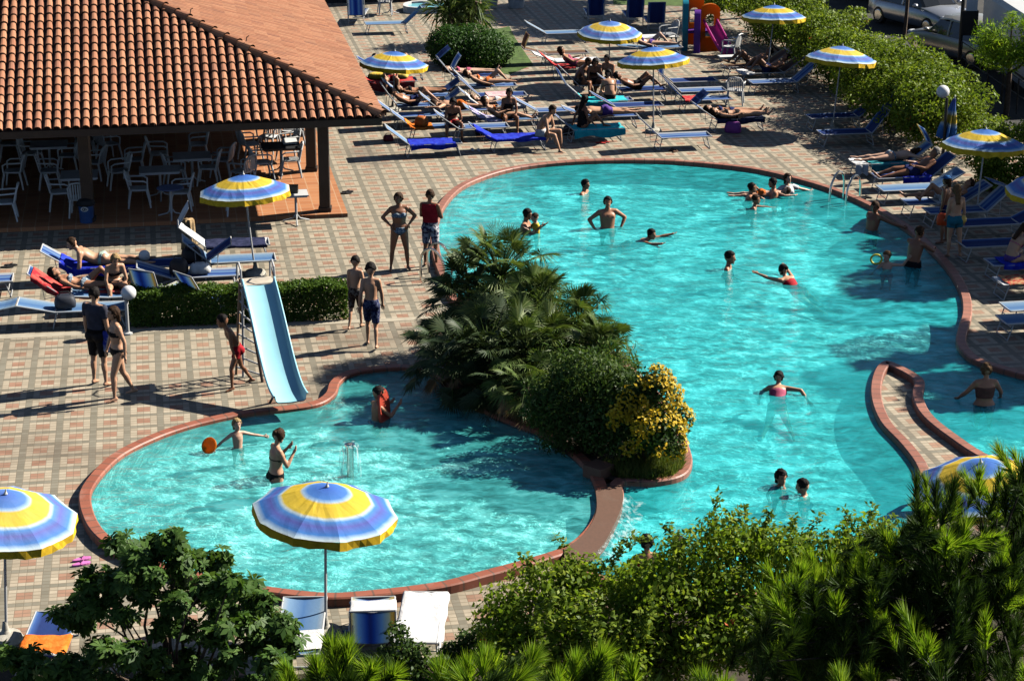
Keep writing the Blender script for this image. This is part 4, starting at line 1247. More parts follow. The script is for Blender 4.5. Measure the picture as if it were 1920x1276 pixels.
L('i2', "pale lounger behind the woman lying by the play slide", 1232, 68, 0, 10, None, 'white')
for i, (x, y, lab) in enumerate(((1113, 32, "left"), (1186, 36, "middle"), (1225, 46, "right"))):
    L('j%d' % i, "blue lounger with an upright back on the shaded lawn edge, %s of three" % lab, x, y - 10, 84, 74, None, 'navy')
L('k1', "shaded lounger under the knees behind the white side table", 1398, 122, 180, 35, None, 'brown')
L('k2', "shaded lounger with a white towel at its foot", 1425, 134, 180, 35, None, 'brown')
L('k3', "blue lounger in the shade below the top right parasol", 1448, 152, 180, 40, None, 'blue')
L('e0', "blue lounger half hidden below the roof tip with its back against the far parasol", 800, 178, 0, 40, None, 'blue')
L('g0', "short blue and white lounger behind the dark haired girl's lounger", 1052, 205, 0, 30, 200, 'blue')
L('g8', "white lounger behind the far parasol pole with a black sandal bag on it", 1082, 112, 0, 20, None, 'white')
L('n1', "blue lounger between the sitting woman and the pale sunbather's row", 872, 204, 0, 40, None, 'blue')
L('n2', "blue lounger just right of the sitting group", 1205, 166, 0, 35, None, 'navy')
L('n3', "navy lounger behind the turquoise towel and the far parasol pole", 1196, 196, 0, 30, None, 'navy')
L('n4', "blue lounger behind the red towel lounger by the roof", 752, 128, 0, 30, None, 'navy')
L('n5', "blue lounger next to the black bag near the pool's far rim", 905, 236, 0, 36, None, 'blue')
L('h0', "navy lounger in front of the white chairs on the far deck", 1300, 150, 0, 40, None, 'navy')
L('s1', "pale lounger at the top edge between planter and lawn", 1060, 60, 0, 30, None, 'pale')
# right hand deck
L('r1', "empty blue lounger in the hedge's shade, the farther of two under the parasol", 1560, 217, 180, 35, None, 'navy')
L('r2', "empty blue lounger with a raised hood, the nearer of two in the hedge's shade", 1583, 247, 180, 52, 130, 'navy')
L('r3', "lounger with a white and teal towel under the woman lying on her front", 1648, 302, 180, 35, 60, 'multi')
L('r4', "blue lounger under the dark tanned man", 1690, 328, 180, 40, None, 'navy')
L('r5', "pale blue lounger next to the right pool ladder", 1700, 351, 180, 30, None, 'pale')
L('r6', "lounger under the bather with one raised knee", 1748, 376, 180, 30, None, 'blue')
L('r7', "blue lounger with a pale folded hood below the torn parasol", 1790, 393, 180, 42, 20, 'blue')
L('r8', "dark blue lounger in deep shade behind the standing girl", 1850, 416, 180, 25, None, 'navy')
L('r9', "long blue lounger behind the sitting long haired woman", 1858, 455, 180, 30, None, 'navy')
L('r10', "lounger on which the long haired woman sits", 1912, 489, 180, 30, None, 'blue')
L('r11', "white edged lounger with a red patterned towel at the right edge", 1930, 524, 180, 30, None, 'white')
L('r12', "pale lounger at the right edge, the upper of two in the sun", 1945, 572, 180, 30, None, 'pale')
L('r13', "pale lounger at the right edge, the lower of two in the sun", 1940, 596, 180, 30, None, 'pale')
# left deck
L('a1', "lounger with a royal blue towel under the man lying on his front", 200, 495, -3, 32, None, 'blue')
L('a2', "lounger with a red towel under the sunbathing woman", 178, 541, -3, 36, None, 'navy')
L('a3', "blue and white lounger behind the man in the dark shirt", 172, 575, -3, 12, 190, 'pale')
L('a4', "blue lounger piled with dark bags left of the striped backs", 318, 492, 178, 35, None, 'navy')
L('a5', "light blue lounger whose foot reaches under the parasol pole", 455, 484, 0, 42, None, 'pale')
L('a6', "lounger with a white hood and a dark towel beside the pavilion floor", 445, 455, 0, 40, 60, 'white')
L('a7', "blue lounger with a white bag in the middle of the left deck", 385, 512, 0, 20, None, 'blue')
L('a8', "lounger with a yellow edged back turned to the camera behind the hedge", 318, 548, 55, 70, None, 'multi')
L('a9', "lounger with a tilted blue back behind the hedge beside the slide ladder", 425, 552, 35, 60, None, 'multi')
L('a10', "pale blue lounger seen between the globe lamp and the hedge", 270, 547, 0, 5, None, 'pale')
L('a11', "blue lounger cut off by the left edge of the frame", -40, 523, 0, 20, None, 'blue')
# front row at the small pool
L('b1', "lounger with a navy back and an orange towel at the lower left", 92, 1188, 82, 30, None, 'navy')
L('b2', "pale striped lounger with a white towel beside the near parasol", 566, 1160, 82, 14, None, 'pale')
L('b3', "lounger with its yellow edged blue back upright toward the camera", 700, 1160, 84, 58, None, 'multi')
L('b4', "lounger covered by a large white towel at the small pool", 792, 1150, 78, 20, 8, 'white')

# ------------------------------------------------------------------ towels, bags and other things lying about
TW = {}
def towel_mat(name, a, b=None, sc=6):
    if name in TW: return TW[name]
    t = NT(name); v = t.obj()
    c = t.mix(t.rng(t.noise(v, sc, 3), .42, .58), a, b or tuple(q * .8 for q in a))
    TW[name] = t.end(t.pbsdf(c, .95, 0, .1, t.bump(t.noise(v, 14, 4), .5, .03)))
    return TW[name]
def towel(label, key, x0, x1, hang, mat, seed=0, back=0.0, y0=-1.0, y1=1.0, hang2=.03):
    """cloth laid over a lounger from x0 to x1, hanging over the camera side by hang; back = length up the backrest"""
    rs = np.random.RandomState(seed); t0 = LG[key]; a = R(t0['_b'])
    side = -1 if math.cos(t0.rotation_euler.z) > 0 else 1
    prof = []
    n = 10
    if back > 0:
        for i in range(5):
            q = back * (1 - i / 5); prof.append((LX0 - q * math.cos(a), LZ + .022 + q * math.sin(a)))
        x0 = LX0
    for i in range(n + 1): prof.append((x0 + (x1 - x0) * i / n, LZ + .022))
    rows = []
    for i, (x, z) in enumerate(prof):
        row = []
        w = .022 * math.sin(i * 1.9 + seed) + rs.normal(0, .008)
        for j in range(4): row.append(Vector((x + w, side * (LH + .028 + .012 * math.sin(i * 1.3)), z - hang * (1 - j / 4) * (1 + .18 * math.sin(i * .9 + seed)))))
        for y in np.linspace(1, -1, 9): row.append(Vector((x + rs.normal(0, .004), side * (y if y > 0 else y) * LH, z - .02 * (1 - y * y) + rs.uniform(0, .016))))
        for j in range(1, 3): row.append(Vector((x, -side * (LH + .022), z - hang2 * j / 2)))
        rows.append(row)
    m = MB(); m.grid(rows)
    o = m.o("towel", mat, None, True, t0.location.copy(), t0.rotation_euler.z)
    return tag(o, label, "towel", "towels on the loungers")
T_red = towel_mat("red_towel", (.48, .03, .04), (.55, .10, .08)); T_roy = towel_mat("royal_blue_towel", (.02, .03, .42), (.03, .06, .55))
T_tur = towel_mat("turquoise_towel", (.03, .48, .55), (.05, .58, .62)); T_teal = towel_mat("teal_patterned_towel", (.02, .20, .24), (.05, .33, .36), 9)
T_wht = towel_mat("white_towel", (.74, .73, .72), (.64, .63, .63), 4); T_yel = towel_mat("yellow_towel", (.75, .48, .05), (.8, .6, .15))
T_org = towel_mat("orange_towel", (.70, .16, .02), (.78, .24, .04)); T_pink = towel_mat("pink_towel", (.65, .35, .38), (.75, .52, .5))
T_navy = towel_mat("navy_towel", (.02, .025, .06), (.04, .045, .10)); T_vio = towel_mat("violet_bundle", (.30, .26, .55), (.6, .58, .68), 8); T_redp = towel_mat("red_patterned_towel", (.40, .03, .03), (.45, .30, .15), 18)
T_tan = towel_mat("tan_towel", (.40, .27, .14), (.50, .36, .20))
towel("red towel hanging to the ground side of the lounger by the roof", 'f1', LX0, .85, .26, T_red, 1, .5)
towel("royal blue towel on the lounger nearest the pool on the far deck", 'f5', LX0, .75, .14, T_roy, 2)
towel("white towel beneath the pale sunbather on her back", 'e4', LX0, .8, .10, T_wht, 3, .5)
towel("crumpled pink towel on the blue lounger", 'e3', -.2, .45, .03, T_pink, 4)
towel("royal blue towel under the bending man", 'e6', LX0, .85, .08, T_roy, 5, .6)
towel("red towel draped over the backrest left of the sitting group", 'g2', LX0, .1, .05, T_red, 6, .7)
towel("wide turquoise towel under the sitting group", 'g4', LX0, .75, .16, T_tur, 7, .2)
towel("turquoise towel hanging low over the lounger at the pool edge", 'g6', LX0, .95, .22, T_tur, 8)
towel("red towel on the lounger behind the sunbathing pair", 'h2', LX0, .0, .05, T_red, 9, .2)
towel("dark towel under the two sunbathers", 'h3', LX0, .9, .14, T_navy, 10)
towel("white and violet bundle of cloth on the pale lounger's backrest", 'e5', LX0, -.1, .08, T_vio, 11, .55)
towel("teal patterned towel under the woman lying on her front", 'r3', LX0, .55, .20, T_teal, 12)
towel("white towel hanging over the foot of the teal covered lounger", 'r3', .62, .95, .26, T_wht, 13)
towel("violet blue towel under the dark tanned man", 'r4', LX0, .3, .18, T_roy, 14)
towel("white towel beneath the bather with one raised knee", 'r6', -.2, .25, .04, T_wht, 15)
towel("red patterned towel on the lounger at the right edge", 'r11', .0, .8, .03, T_redp, 16)
towel("royal blue towel under the man lying on his front", 'a1', LX0, .85, .16, T_roy, 17, .3)
towel("red towel under the sunbathing woman on the left", 'a2', LX0, .75, .12, T_red, 18, .65)
towel("dark towel with white stripes beside the pavilion floor", 'a6', LX0, .85, .06, T_navy, 19)
towel("orange towel over the lounger at the lower left", 'b1', LX0, .2, .05, T_org, 20, .35)
towel("large white towel covering the lounger at the small pool", 'b4', LX0, .9, .10, T_wht, 21, .6)
towel("white towel at the head of the pale striped lounger", 'b2', LX0, -.1, .10, T_wht, 22, .5)
towel("white towel under the striped backrest toward the small pool", 'b3', -.1, .8, .03, T_wht, 23)
towel("pale towel at the foot of the shaded lounger", 'k2', .5, .9, .05, T_wht, 24)
towel("orange and white bundle beside the sitting woman", 'f4', LX0, .1, .05, T_org, 25, .25)
towel("royal blue towel on the lounger of the long haired woman", 'r10', -.3, .7, .1, T_roy, 26)

def hung(name, label, cat, p, w, h, mat, seed):
    """cloth hanging in vertical folds"""
    rs = np.random.RandomState(seed); m = MB(); rows = []
    for i in range(7):
        f = i / 6; rows.append([Vector((w * (.5 - .12 * f) * math.cos(a) * (1 + .25 * math.cos(6 * a + f * 2)), w * .35 * math.sin(a) * (1 + .25 * math.cos(6 * a)), h * f)) for a in [2 * math.pi * k / 24 for k in range(24)]])
    m.loft(rows); return tag(m.o(name, mat, None, True, p), label, cat)
p = G(356, 478); hung("towel", "tan towel hanging from the back of the light blue lounger", "towel", (p.x, p.y, .12), .30, .68, T_tan, 1)

def bag(label, p, s, mat, cat="bag", strap=True):
    m = MB(); rows = []
    for z, f in ((0, .86), (.06, 1), (.4, 1.04), (.8, .92), (.97, .7), (1, .5)):
        rows.append([Vector((s[0] / 2 * f * math.copysign(abs(math.cos(a)) ** .6, math.cos(a)), s[1] / 2 * f * math.copysign(abs(math.sin(a)) ** .6, math.sin(a)), s[2] * z)) for a in [2 * math.pi * k / 20 for k in range(20)]])
    t = thing("bag", label, cat, p, random.uniform(-.4, .4))
    m.loft(rows); m.o("body", mat, t, True)
    if strap:
        m = MB(); m.tube([(-s[0] * .3, 0, s[2] * .93), (-s[0] * .2, 0, s[2] * 1.25), (s[0] * .2, 0, s[2] * 1.25), (s[0] * .3, 0, s[2] * .93)], .012, 6); m.o("strap", M_black, t)
    return t
bag("round violet pink beach bag on the paving below the sunbathing pair", G(1374, 248), (.44, .3, .30), M("violet_bag", (.28, .06, .30), .6))
q, _ = on('a7', .15); bag("white handbag on the blue lounger of the left deck", q + Vector((0, 0, .02)), (.42, .3, .2), M("white_bag", (.7, .7, .68), .5))
q, _ = on('a7', -.28); bag("dark grey bag beside the white handbag", q + Vector((0, 0, .02)), (.36, .3, .30), M_black)
q, _ = on('a4', -.2); bag("black shoulder bag on the lounger piled with bags", q + Vector((0, 0, .02)), (.40, .3, .28), M_black)
bag("dark rucksack between the two left hand loungers", G(196, 520), (.30, .24, .34), M_black)
bag("dark bag on the pale lounger behind the walking couple", on('a3', -.25)[0] + Vector((0, 0, .02)), (.40, .34, .24), M("charcoal_bag", (.03, .035, .05), .6))
bag("black bag under the lounger row near the pool", G(905, 252), (.40, .3, .34), M_black)
bag("dark bag beside the turquoise towel lounger", G(1070, 252), (.42, .3, .26), M_black)
bag("small grey bag at the turquoise towel's foot end", G(1172, 204), (.26, .2, .26), M("grey_bag", (.25, .24, .26), .6))
q, _ = on('f4', -.2); bag("orange beach bag on the bundle lounger", q + Vector((0, 0, .02)), (.34, .3, .26), M("orange_bag", (.62, .17, .03), .6))
q, _ = on('f1', -.1, .2); bag("yellow inflatable cushion on the red towel", q + Vector((0, 0, .03)), (.75, .35, .16), T_yel, "cushion", False)
q, _ = on('f1', .45, .2); bag("pale yellow cushion at the red towel's foot end", q + Vector((0, 0, .03)), (.5, .35, .14), T_yel, "cushion", False)
q, _ = on('e2', .05, .18); bag("small yellow green pouch on the empty blue lounger", q + Vector((0, 0, .02)), (.34, .2, .1), M("lime_pouch", (.45, .5, .06), .6), "pouch", False)
bag("red beach toy bag beside the lounger shadows near the roof", G(728, 264), (.26, .2, .16), M("maroon_bag", (.22, .03, .04), .6))

def slipper_pair(label, p, mat, rz=0.0):
    t = thing("flip_flops", label, "flip flops", p, rz)
    for s, dx in ((-1, 0), (1, .06)):
        m = MB(); m.loft([[Vector((dx + x * f, s * .075 + y * f, z)) for x, y in [(.14 * math.cos(a), .048 * math.sin(a) * (1 + .15 * math.cos(a))) for a in [2 * math.pi * k / 16 for k in range(16)]]] for z, f in ((0.004, 1), (.03, 1), (.034, .9))])
        m.tube([(dx - .02, s * .075 - .045, .03), (dx + .04, s * .075, .06), (dx - .02, s * .075 + .045, .03)], .008, 5)
        m.o("sole", mat, t)
    return t
slipper_pair("pink flip flops on the paving at the left end of the small pool", G(149, 1055), M("pink_rubber", (.68, .18, .48), .5), R(30))
slipper_pair("dark sandals left lying on the paving beside the terracotta floor", G(648, 362), M_black, R(10))
slipper_pair("brown sandals on the paving in front of the empty lounger at the big pool", G(1262, 284), M("brown_sandal", (.12, .06, .03), .7), R(60))
slipper_pair("white flip flops on the paving between the two royal blue towels", G(892, 283), M_white, R(100))
slipper_pair("red flip flops in front of the turquoise towel at the pool edge", G(1128, 268), M("red_rubber", (.5, .04, .03), .6), R(-20))
slipper_pair("blue flip flops beside the near parasol's concrete base", G(648, 1196), M("blue_rubber", (.03, .10, .45), .6), R(70))
slipper_pair("green flip flops on the paving by the light blue lounger's foot", G(410, 466), M("green_rubber", (.05, .35, .06), .6), R(20))
slipper_pair("black flip flops on the paving by the right pool ladder", G(1622, 372), M_black, R(140))
slipper_pair("dark sandals on the paving at the left edge of the frame", G(14, 500), M_black, R(5))

# ------------------------------------------------------------------ chairs and tables
def chair_parts(mat):
    b = MB(); b.loft([[Vector((x * f, y * f - .0, z)) for x, y in [(.22 * math.copysign(abs(math.cos(a)) ** .5, math.cos(a)), .22 * math.copysign(abs(math.sin(a)) ** .5, math.sin(a))) for a in [2 * math.pi * k / 20 for k in range(20)]]] for z, f in ((.40, .96), (.43, 1), (.44, .96))])
    seat = b.me("seat", mat)
    b = MB()
    for k in range(-3, 4): b.box((k * .055, -.25 - .02 * (3 - abs(k)) / 3, .62), (.030, .018, .36), Matrix.Rotation(R(10), 3, 'X'))
    b.tube([(-.215, -.21, .44), (-.225, -.27, .70), (-.15, -.315, .82), (0, -.33, .845), (.15, -.315, .82), (.225, -.27, .70), (.215, -.21, .44)], .021, 8)
    back = b.me("backrest", mat)
    arms, legs = [], []
    for s in (-1, 1):
        b = MB(); b.tube([(s * .222, -.27, .66), (s * .26, -.1, .655), (s * .262, .12, .645), (s * .245, .20, .60), (s * .225, .20, .43)], .020, 8); arms.append(b.me("armrest", mat))
        for y in (-1, 1):
            b = MB(); b.tube([(s * .19, y * .18, .42), (s * .215, y * .225, .2), (s * .235, y * .255, 0)], [.030, .024, .019], 8); legs.append(b.me("leg", mat))
    return seat, back, arms, legs
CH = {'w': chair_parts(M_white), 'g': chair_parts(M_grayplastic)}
def chair(label, x, y, face, kind='w', z=0.0, group="white plastic armchairs"):
    p = G(x, y, z); t = thing("plastic_chair", label, "chair", p, R(face - 90), group)
    s, b, a, l = CH[kind]
    link("seat", s, t); link("backrest", b, t)
    for q in a: link("armrest", q, t)
    for q in l: link("leg", q, t)
    return t
def table(label, x, y, top=(.8, .8), rnd=False, z=0.0, mat=None, h=.71, rz=None):
    p = G(x, y, z); t = thing("cafe_table", label, "table", p, R(GA) if rz is None else rz, "cafe tables")
    m = MB()
    if rnd: m.lathe([(0, h - .02), (top[0] / 2 - .01, h - .022), (top[0] / 2, h - .01), (top[0] / 2 - .01, h), (0, h)], 28)
    else: m.box((0, 0, h - .015), (top[0], top[1], .03)); m.box((0, 0, h - .045), (top[0] - .06, top[1] - .06, .03))
    m.o("table_top", mat or M_grayplastic, t)
    m = MB(); m.tube([(0, 0, .12), (0, 0, h - .03)], .03, 10)
    for k in range(3):
        a = k * 2.094 + .5; m.tube([(0, 0, .22), (.10 * math.cos(a), .10 * math.sin(a), .10), (.34 * math.cos(a), .34 * math.sin(a), .02)], .018, 7)
    m.o("pedestal", M_alu, t)
    return t
FZ = .09
for lab, x, y, f, k in (
    ("white chair at the left frame edge under the pavilion, facing left", 12, 412, 190, 'w'), ("white chair facing right beside the square table under the pavilion", 115, 392, 10, 'w'),
    ("white chair in front of the square table, back to the camera", 152, 404, 95, 'w'), ("white chair left of the round blue table under the pavilion", 262, 386, 10, 'w'),
    ("white chair right of the round blue table, facing left", 340, 392, 185, 'w'), ("dim white chair second from the left frame edge under the roof", 28, 352, 180, 'w'),
    ("dim white chair behind the timber post under the roof", 224, 352, 200, 'w'), ("dim white chair right of the long table under the roof", 392, 345, 180, 'w'),
    ("dim white chair deep under the roof on the left", 62, 318, 0, 'w'), ("dim white chair deep under the roof beside the far table", 130, 322, 180, 'w'),
    ("dim white chair at the far table deep under the roof", 300, 318, 10, 'w'), ("dim white chair tipped against the far table under the roof", 372, 300, 190, 'w'),
    ("white chair half in the sun behind the small table under the roof", 540, 302, 200, 'w'), ("white chair in the sun at the pavilion corner, facing left", 545, 330, 190, 'w'),
    ("white chair half in the sun left of the covered table", 492, 335, 20, 'w'), ("white chair of the sunlit stack behind the covered table", 505, 285, 250, 'w'),
    ("white chair behind the parasol at the pavilion's front step", 445, 400, 100, 'w')):
    chair(lab, x, y, f, k, FZ)
for i, (x, y, f) in enumerate(((178, 335, 170), (95, 352, 10), (252, 330, 190), (330, 348, 20), (418, 330, 170), (205, 300, 40), (160, 292, 200), (20, 300, 10), (455, 352, 150), (470, 300, 30), (515, 262, 200), (548, 275, 240))):
    chair("one of the many dim white chairs standing deep in the shade under the pavilion roof", x, y, f, 'g', FZ, "dim white chairs deep under the roof")
chair("white chair beside the play slide on the far deck", 1252, 88, 200, 'w')
chair("white chair in the hedge's shade behind the side table", 1370, 112, 150, 'w')
chair("white chair with a solid back right of the empty blue lounger", 1378, 196, 80, 'w')
chair("white chair at the top edge between the far loungers", 722, 26, 100, 'w')
table("square grey table under the pavilion with a white chair in front", 152, 382, (.85, .85), z=FZ)
table("round blue topped pedestal table under the pavilion", 322, 408, (.62, .62), True, z=FZ, mat=M("blue_grey_table_top", (.16, .20, .34), .5))
table("long grey table between two chairs under the roof", 302, 372, (.95, .7), z=FZ)
table("dim table farther back under the roof", 362, 345, (.9, .8), z=FZ)
table("dim table deep under the roof on the left", 95, 322, (.9, .8), z=FZ)
table("dark topped table with a white cloth in the sun under the roof", 528, 325, (.95, .8), z=FZ, mat=M_black)
table("small grey pedestal table standing in the sun at the pavilion step", 556, 418, (.55, .55))
table("white side table in the hedge's shade", 1365, 132, (.6, .35), h=.45, mat=M_white)
table("white table at the top edge beside the far chair", 733, 28, (.5, .5), True, h=.68, mat=M_white)
p = G(556, 418); m = MB(); m.box((p.x - .05, p.y, .80), (.22, .16, .17)); tag(m.o("napkin_box", M("dark_box", (.10, .085, .06), .5)), "small dark box standing on the sunlit pedestal table", "box")
p = G(545, 318, FZ); m = MB(); m.box((p.x, p.y, .80 + .012), (.36, .62, .012), Matrix.Rotation(R(GA), 3, 'Z')); tag(m.o("table_cloth", M_white), "white cloth on the dark topped table in the sun", "cloth")

# blue waste bin with a white badge
p = G(163, 416, FZ); t = thing("waste_bin", "blue waste bin with a black lid and a white oval badge under the pavilion", "bin", p)
m = MB(); m.lathe([(0, 0), (.15, 0), (.165, .3), (.17, .42), (0, .42)], 22); m.o("bucket", M("bin_blue", (.03, .09, .26), .45), t)
m = MB(); m.lathe([(.20, .40), (.215, .44), (.16, .52), (.05, .56), (0, .56)], 22); m.o("lid", M_black, t)
m = MB(); m.loft([[Vector((.085 * math.cos(a), -.175 - o_, .34 + .055 * math.sin(a))) for a in [2 * math.pi * k / 24 for k in range(24)]] for o_ in (0, .012)]); bd = m.o("badge", M_white, t)
m = MB(); m.tube([(.02, -.192, .355), (-.03, -.192, .37), (-.05, -.192, .34), (-.03, -.192, .31), (.02, -.192, .325)], .009, 6); m.tube([(.0, -.192, .335), (.03, -.192, .36), (.055, -.192, .34), (.03, -.192, .315)], .009, 6); m.o("emblem", M_black, bd)

# ------------------------------------------------------------------ globe lamps
def globe(label, x, y, h, r):
    b = None
    for k in range(60):                                     # base whose lamp head projects to x, y
        Y = 40 + k * .5
        p = AT(x, y, Y)
        if p.z < h: b = p; break
    t = thing("globe_lamp", label, "lamp", (b.x, b.y, 0))
    m = MB(); m.ell((0, 0, h), r, r, r, n=24, m=14); m.o("globe", M("opal_globe", (.80, .80, .80), .25, .03), t, True)
    m = MB(); m.lathe([(0, 0), (.10, 0), (.10, .03), (.04, .05), (.035, h - r * .98), (.07, h - r * .95), (0, h - r * .9)], 14); m.o("post", M_alu if y > 400 else M_black, t)
gp = G(240, 626)
t = thing("globe_lamp", "white globe lamp on a short post at the left end of the clipped hedge", "lamp", gp)
gz = AT(241, 549, gp.y)
m = MB(); m.ell((gz.x - gp.x, 0, gz.z), .145, .145, .145, n=24, m=14); m.o("globe", M("opal_globe", (.80, .80, .80), .25, .03), t, True)
m = MB(); m.lathe([(0, 0), (.09, 0), (.09, .03), (.035, .05), (.032, gz.z - .14), (.06, gz.z - .13), (0, gz.z - .12)], 14); m.o("post", M_alu, t)
gp = G(1766, 328)
gz = AT(1768, 172, gp.y); t = thing("globe_lamp", "white globe lamp standing in the vine hedge near the closed parasol", "lamp", gp)
m = MB(); m.ell((gz.x - gp.x, 0, gz.z), .16, .16, .16, n=24, m=14); m.o("globe", M("opal_globe", (.80, .80, .80), .25, .03), t, True)
m = MB(); m.lathe([(0, 0), (.1, 0), (.1, .03), (.04, .05), (.035, gz.z - .15), (0, gz.z - .14)], 12); m.o("post", M_black, t)

# ------------------------------------------------------------------ water slide
sb = G(480, 706); st = AT(485, 533, sb.y)                   # foot point and top lip
eb = AT(546, 757, G(546, 794).y)
t = thing("water_slide", "light blue water slide running down into the small pool", "water slide", (sb.x, sb.y, 0))
o0 = Vector((sb.x, sb.y, 0)); topz = st.z; T0 = st; T1 = Vector((eb.x, eb.y, eb.z))
dv = T1 - T0; dv.z = 0; Ld = dv.length; dv.normalize(); sv = Vector((dv.y, -dv.x, 0))
rows, rows2 = [], []
prof = []
for i in range(25):
    f = i / 24
    z = T0.z + (T1.z - T0.z) * (f + .13 * math.sin(math.pi * f) - .05 * math.sin(2 * math.pi * f)) 
    if f > .86: z += (f - .86) * .35
    prof.append((f, z))
wd = .27
for f, z in prof:
    c = T0 + dv * Ld * f; c.z = z
    sect = [(-wd - .035, .10), (-wd - .03, .125), (-wd, .12), (-wd + .015, .03), (-wd + .05, 0), (0, -.012), (wd - .05, 0), (wd - .015, .03), (wd, .12), (wd + .03, .125), (wd + .035, .10)]
    rows.append([c + sv * y + Vector((0, 0, h)) - o0 for y, h in sect])
m = MB(); m.grid(rows); m.grid([[p + Vector((0, 0, -.02)) for p in r] for r in reversed(rows)])
m.o("chute", M_bluep, t, True)
m = MB(); c = T0 - dv * .22; 
m.box(c - o0 + Vector((0, 0, -.02)), (.62, .46, .04), Matrix.Rotation(math.atan2(sv.y, sv.x), 3, 'Z')); m.o("platform", M("beige_platform", (.55, .48, .38), .6), t)
for s in (-1, 1):                                          # curved grab rails on the platform
    m = MB(); q = c + sv * .30 * s - o0
    m.tube([q + dv * .2, q + dv * .15 + Vector((0, 0, .28)), q - dv * .02 + Vector((0, 0, .36)), q - dv * .2 + Vector((0, 0, .28)), q - dv * .24], .018, 8); m.o("grab_rail", M_alu, t)
lf, rf = G(443, 702), G(492, 716)
la, ra = c - sv * .28 - dv * .2, c + sv * .02 - dv * .16
la = AT(450, 522, sb.y + .1); ra = AT(463, 548, sb.y - .05)
M_wood = M("weathered_tan_rail", (.34, .21, .12), .6, .25, 5); M_dkrail = M("dark_rail", (.05, .035, .03), .5)
for a, b, mt in ((lf, la, M_wood), (rf, ra, M_dkrail)):
    m = MB(); m.tube([Vector(a) - o0, Vector(b) - o0], .026, 8); m.o("ladder_rail", mt, t)
for k in range(8):
    f = (k + .7) / 8.6; m = MB(); m.tube([Vector(lf).lerp(la, f) - o0, Vector(rf).lerp(ra, f) - o0], .016, 6); m.o("rung", M_alu, t)
for bx, by, f in ((506, 755, .62), (530, 752, .66)):
    b = G(bx, by); i = int(f * 24); p = rows[i][4 if bx < 520 else 6]
    m = MB(); m.tube([b - o0, p + Vector((0, 0, -.03))], .022, 8); m.o("support_leg", M_dkrail, t)
for s in (-1, 1):
    b = T0 - dv * .1 + sv * .27 * s; m = MB(); m.tube([Vector((b.x, b.y, 0)) + sv * .06 * s - o0, b - o0 + Vector((0, 0, -.04))], .022, 8); m.o("support_leg", M_alu, t)

# ------------------------------------------------------------------ pool ladders, spout
def pool_ladder(label, p, inward, w=.48):
    """p: point on the coping; inward: unit vector towards the water"""
    inward = Vector(inward).normalized(); sv = Vector((-inward.y, inward.x, 0)); t = thing("pool_ladder", label, "pool ladder", (p.x, p.y, 0))
    for s in (-1, 1):
        m = MB(); q = sv * s * w / 2
        pts = [q - inward * .30 + Vector((0, 0, .0)), q - inward * .30 + Vector((0, 0, .42)), q - inward * .22 + Vector((0, 0, .62)), q - inward * .06 + Vector((0, 0, .68)), q + inward * .10 + Vector((0, 0, .55)), q + inward * .22 + Vector((0, 0, .25)), q + inward * .24 + Vector((0, 0, -.62))]
        m.tube(crom(pts, 4, False), .028, 8); m.o("handrail", M_steel, t)
    for z in (-.08, -.32, -.56):
        m = MB(); m.box(inward * .24 + Vector((0, 0, z)), (.09, w, .03), Matrix.Rotation(math.atan2(inward.y, inward.x), 3, 'Z')); m.o("tread", M_steel, t)
pool_ladder("steel ladder at the left edge of the big pool beside the man in red", G(822, 512, .1), (.96, -.28, 0))
pool_ladder("steel ladder at the far right edge of the big pool", G(1582, 372, .1), (-.72, -.69, 0))
p = G(657, 892, Z_KID); t = thing("water_spout", "metal pipe spouting water in the middle of the small pool", "fountain", (p.x, p.y, D_KID))
h = AT(657, 832, p.y).z - D_KID
m = MB(); m.lathe([(0, 0), (.10, 0), (.10, .02), (.055, .03), (.055, h - .03), (.085, h - .02), (.085, h), (.05, h + .004), (.045, h - .03), (0, h - .03)], 18); m.o("pipe", M_steel, t, False)
tw = NT("thin_falling_water"); a = tw.rng(tw.noise(tw.vm('MULTIPLY', tw.obj(), (9, 9, 1.2)), 3, 3), .52, .66, 0, .55)
x1 = tw.n("BsdfTransparent"); x2 = tw.pbsdf((.8, .95, .96), .15); x3 = tw.n("MixShader"); tw.set(x3.inputs[0], a); tw.t.links.new(x1.outputs[0], x3.inputs[1]); tw.t.links.new(x2, x3.inputs[2])
m = MB(); m.loft([[Vector((r * math.cos(k * math.pi / 14), r * math.sin(k * math.pi / 14), z)) for k in range(28)] for r, z in ((.085, h + .005), (.12, h + .01), (.15, h - .04), (.17, h - .16), (.18, Z_KID - D_KID + .01))], cap=False)
m.o("water_jet", tw.end(x3.outputs[0]), t, True)

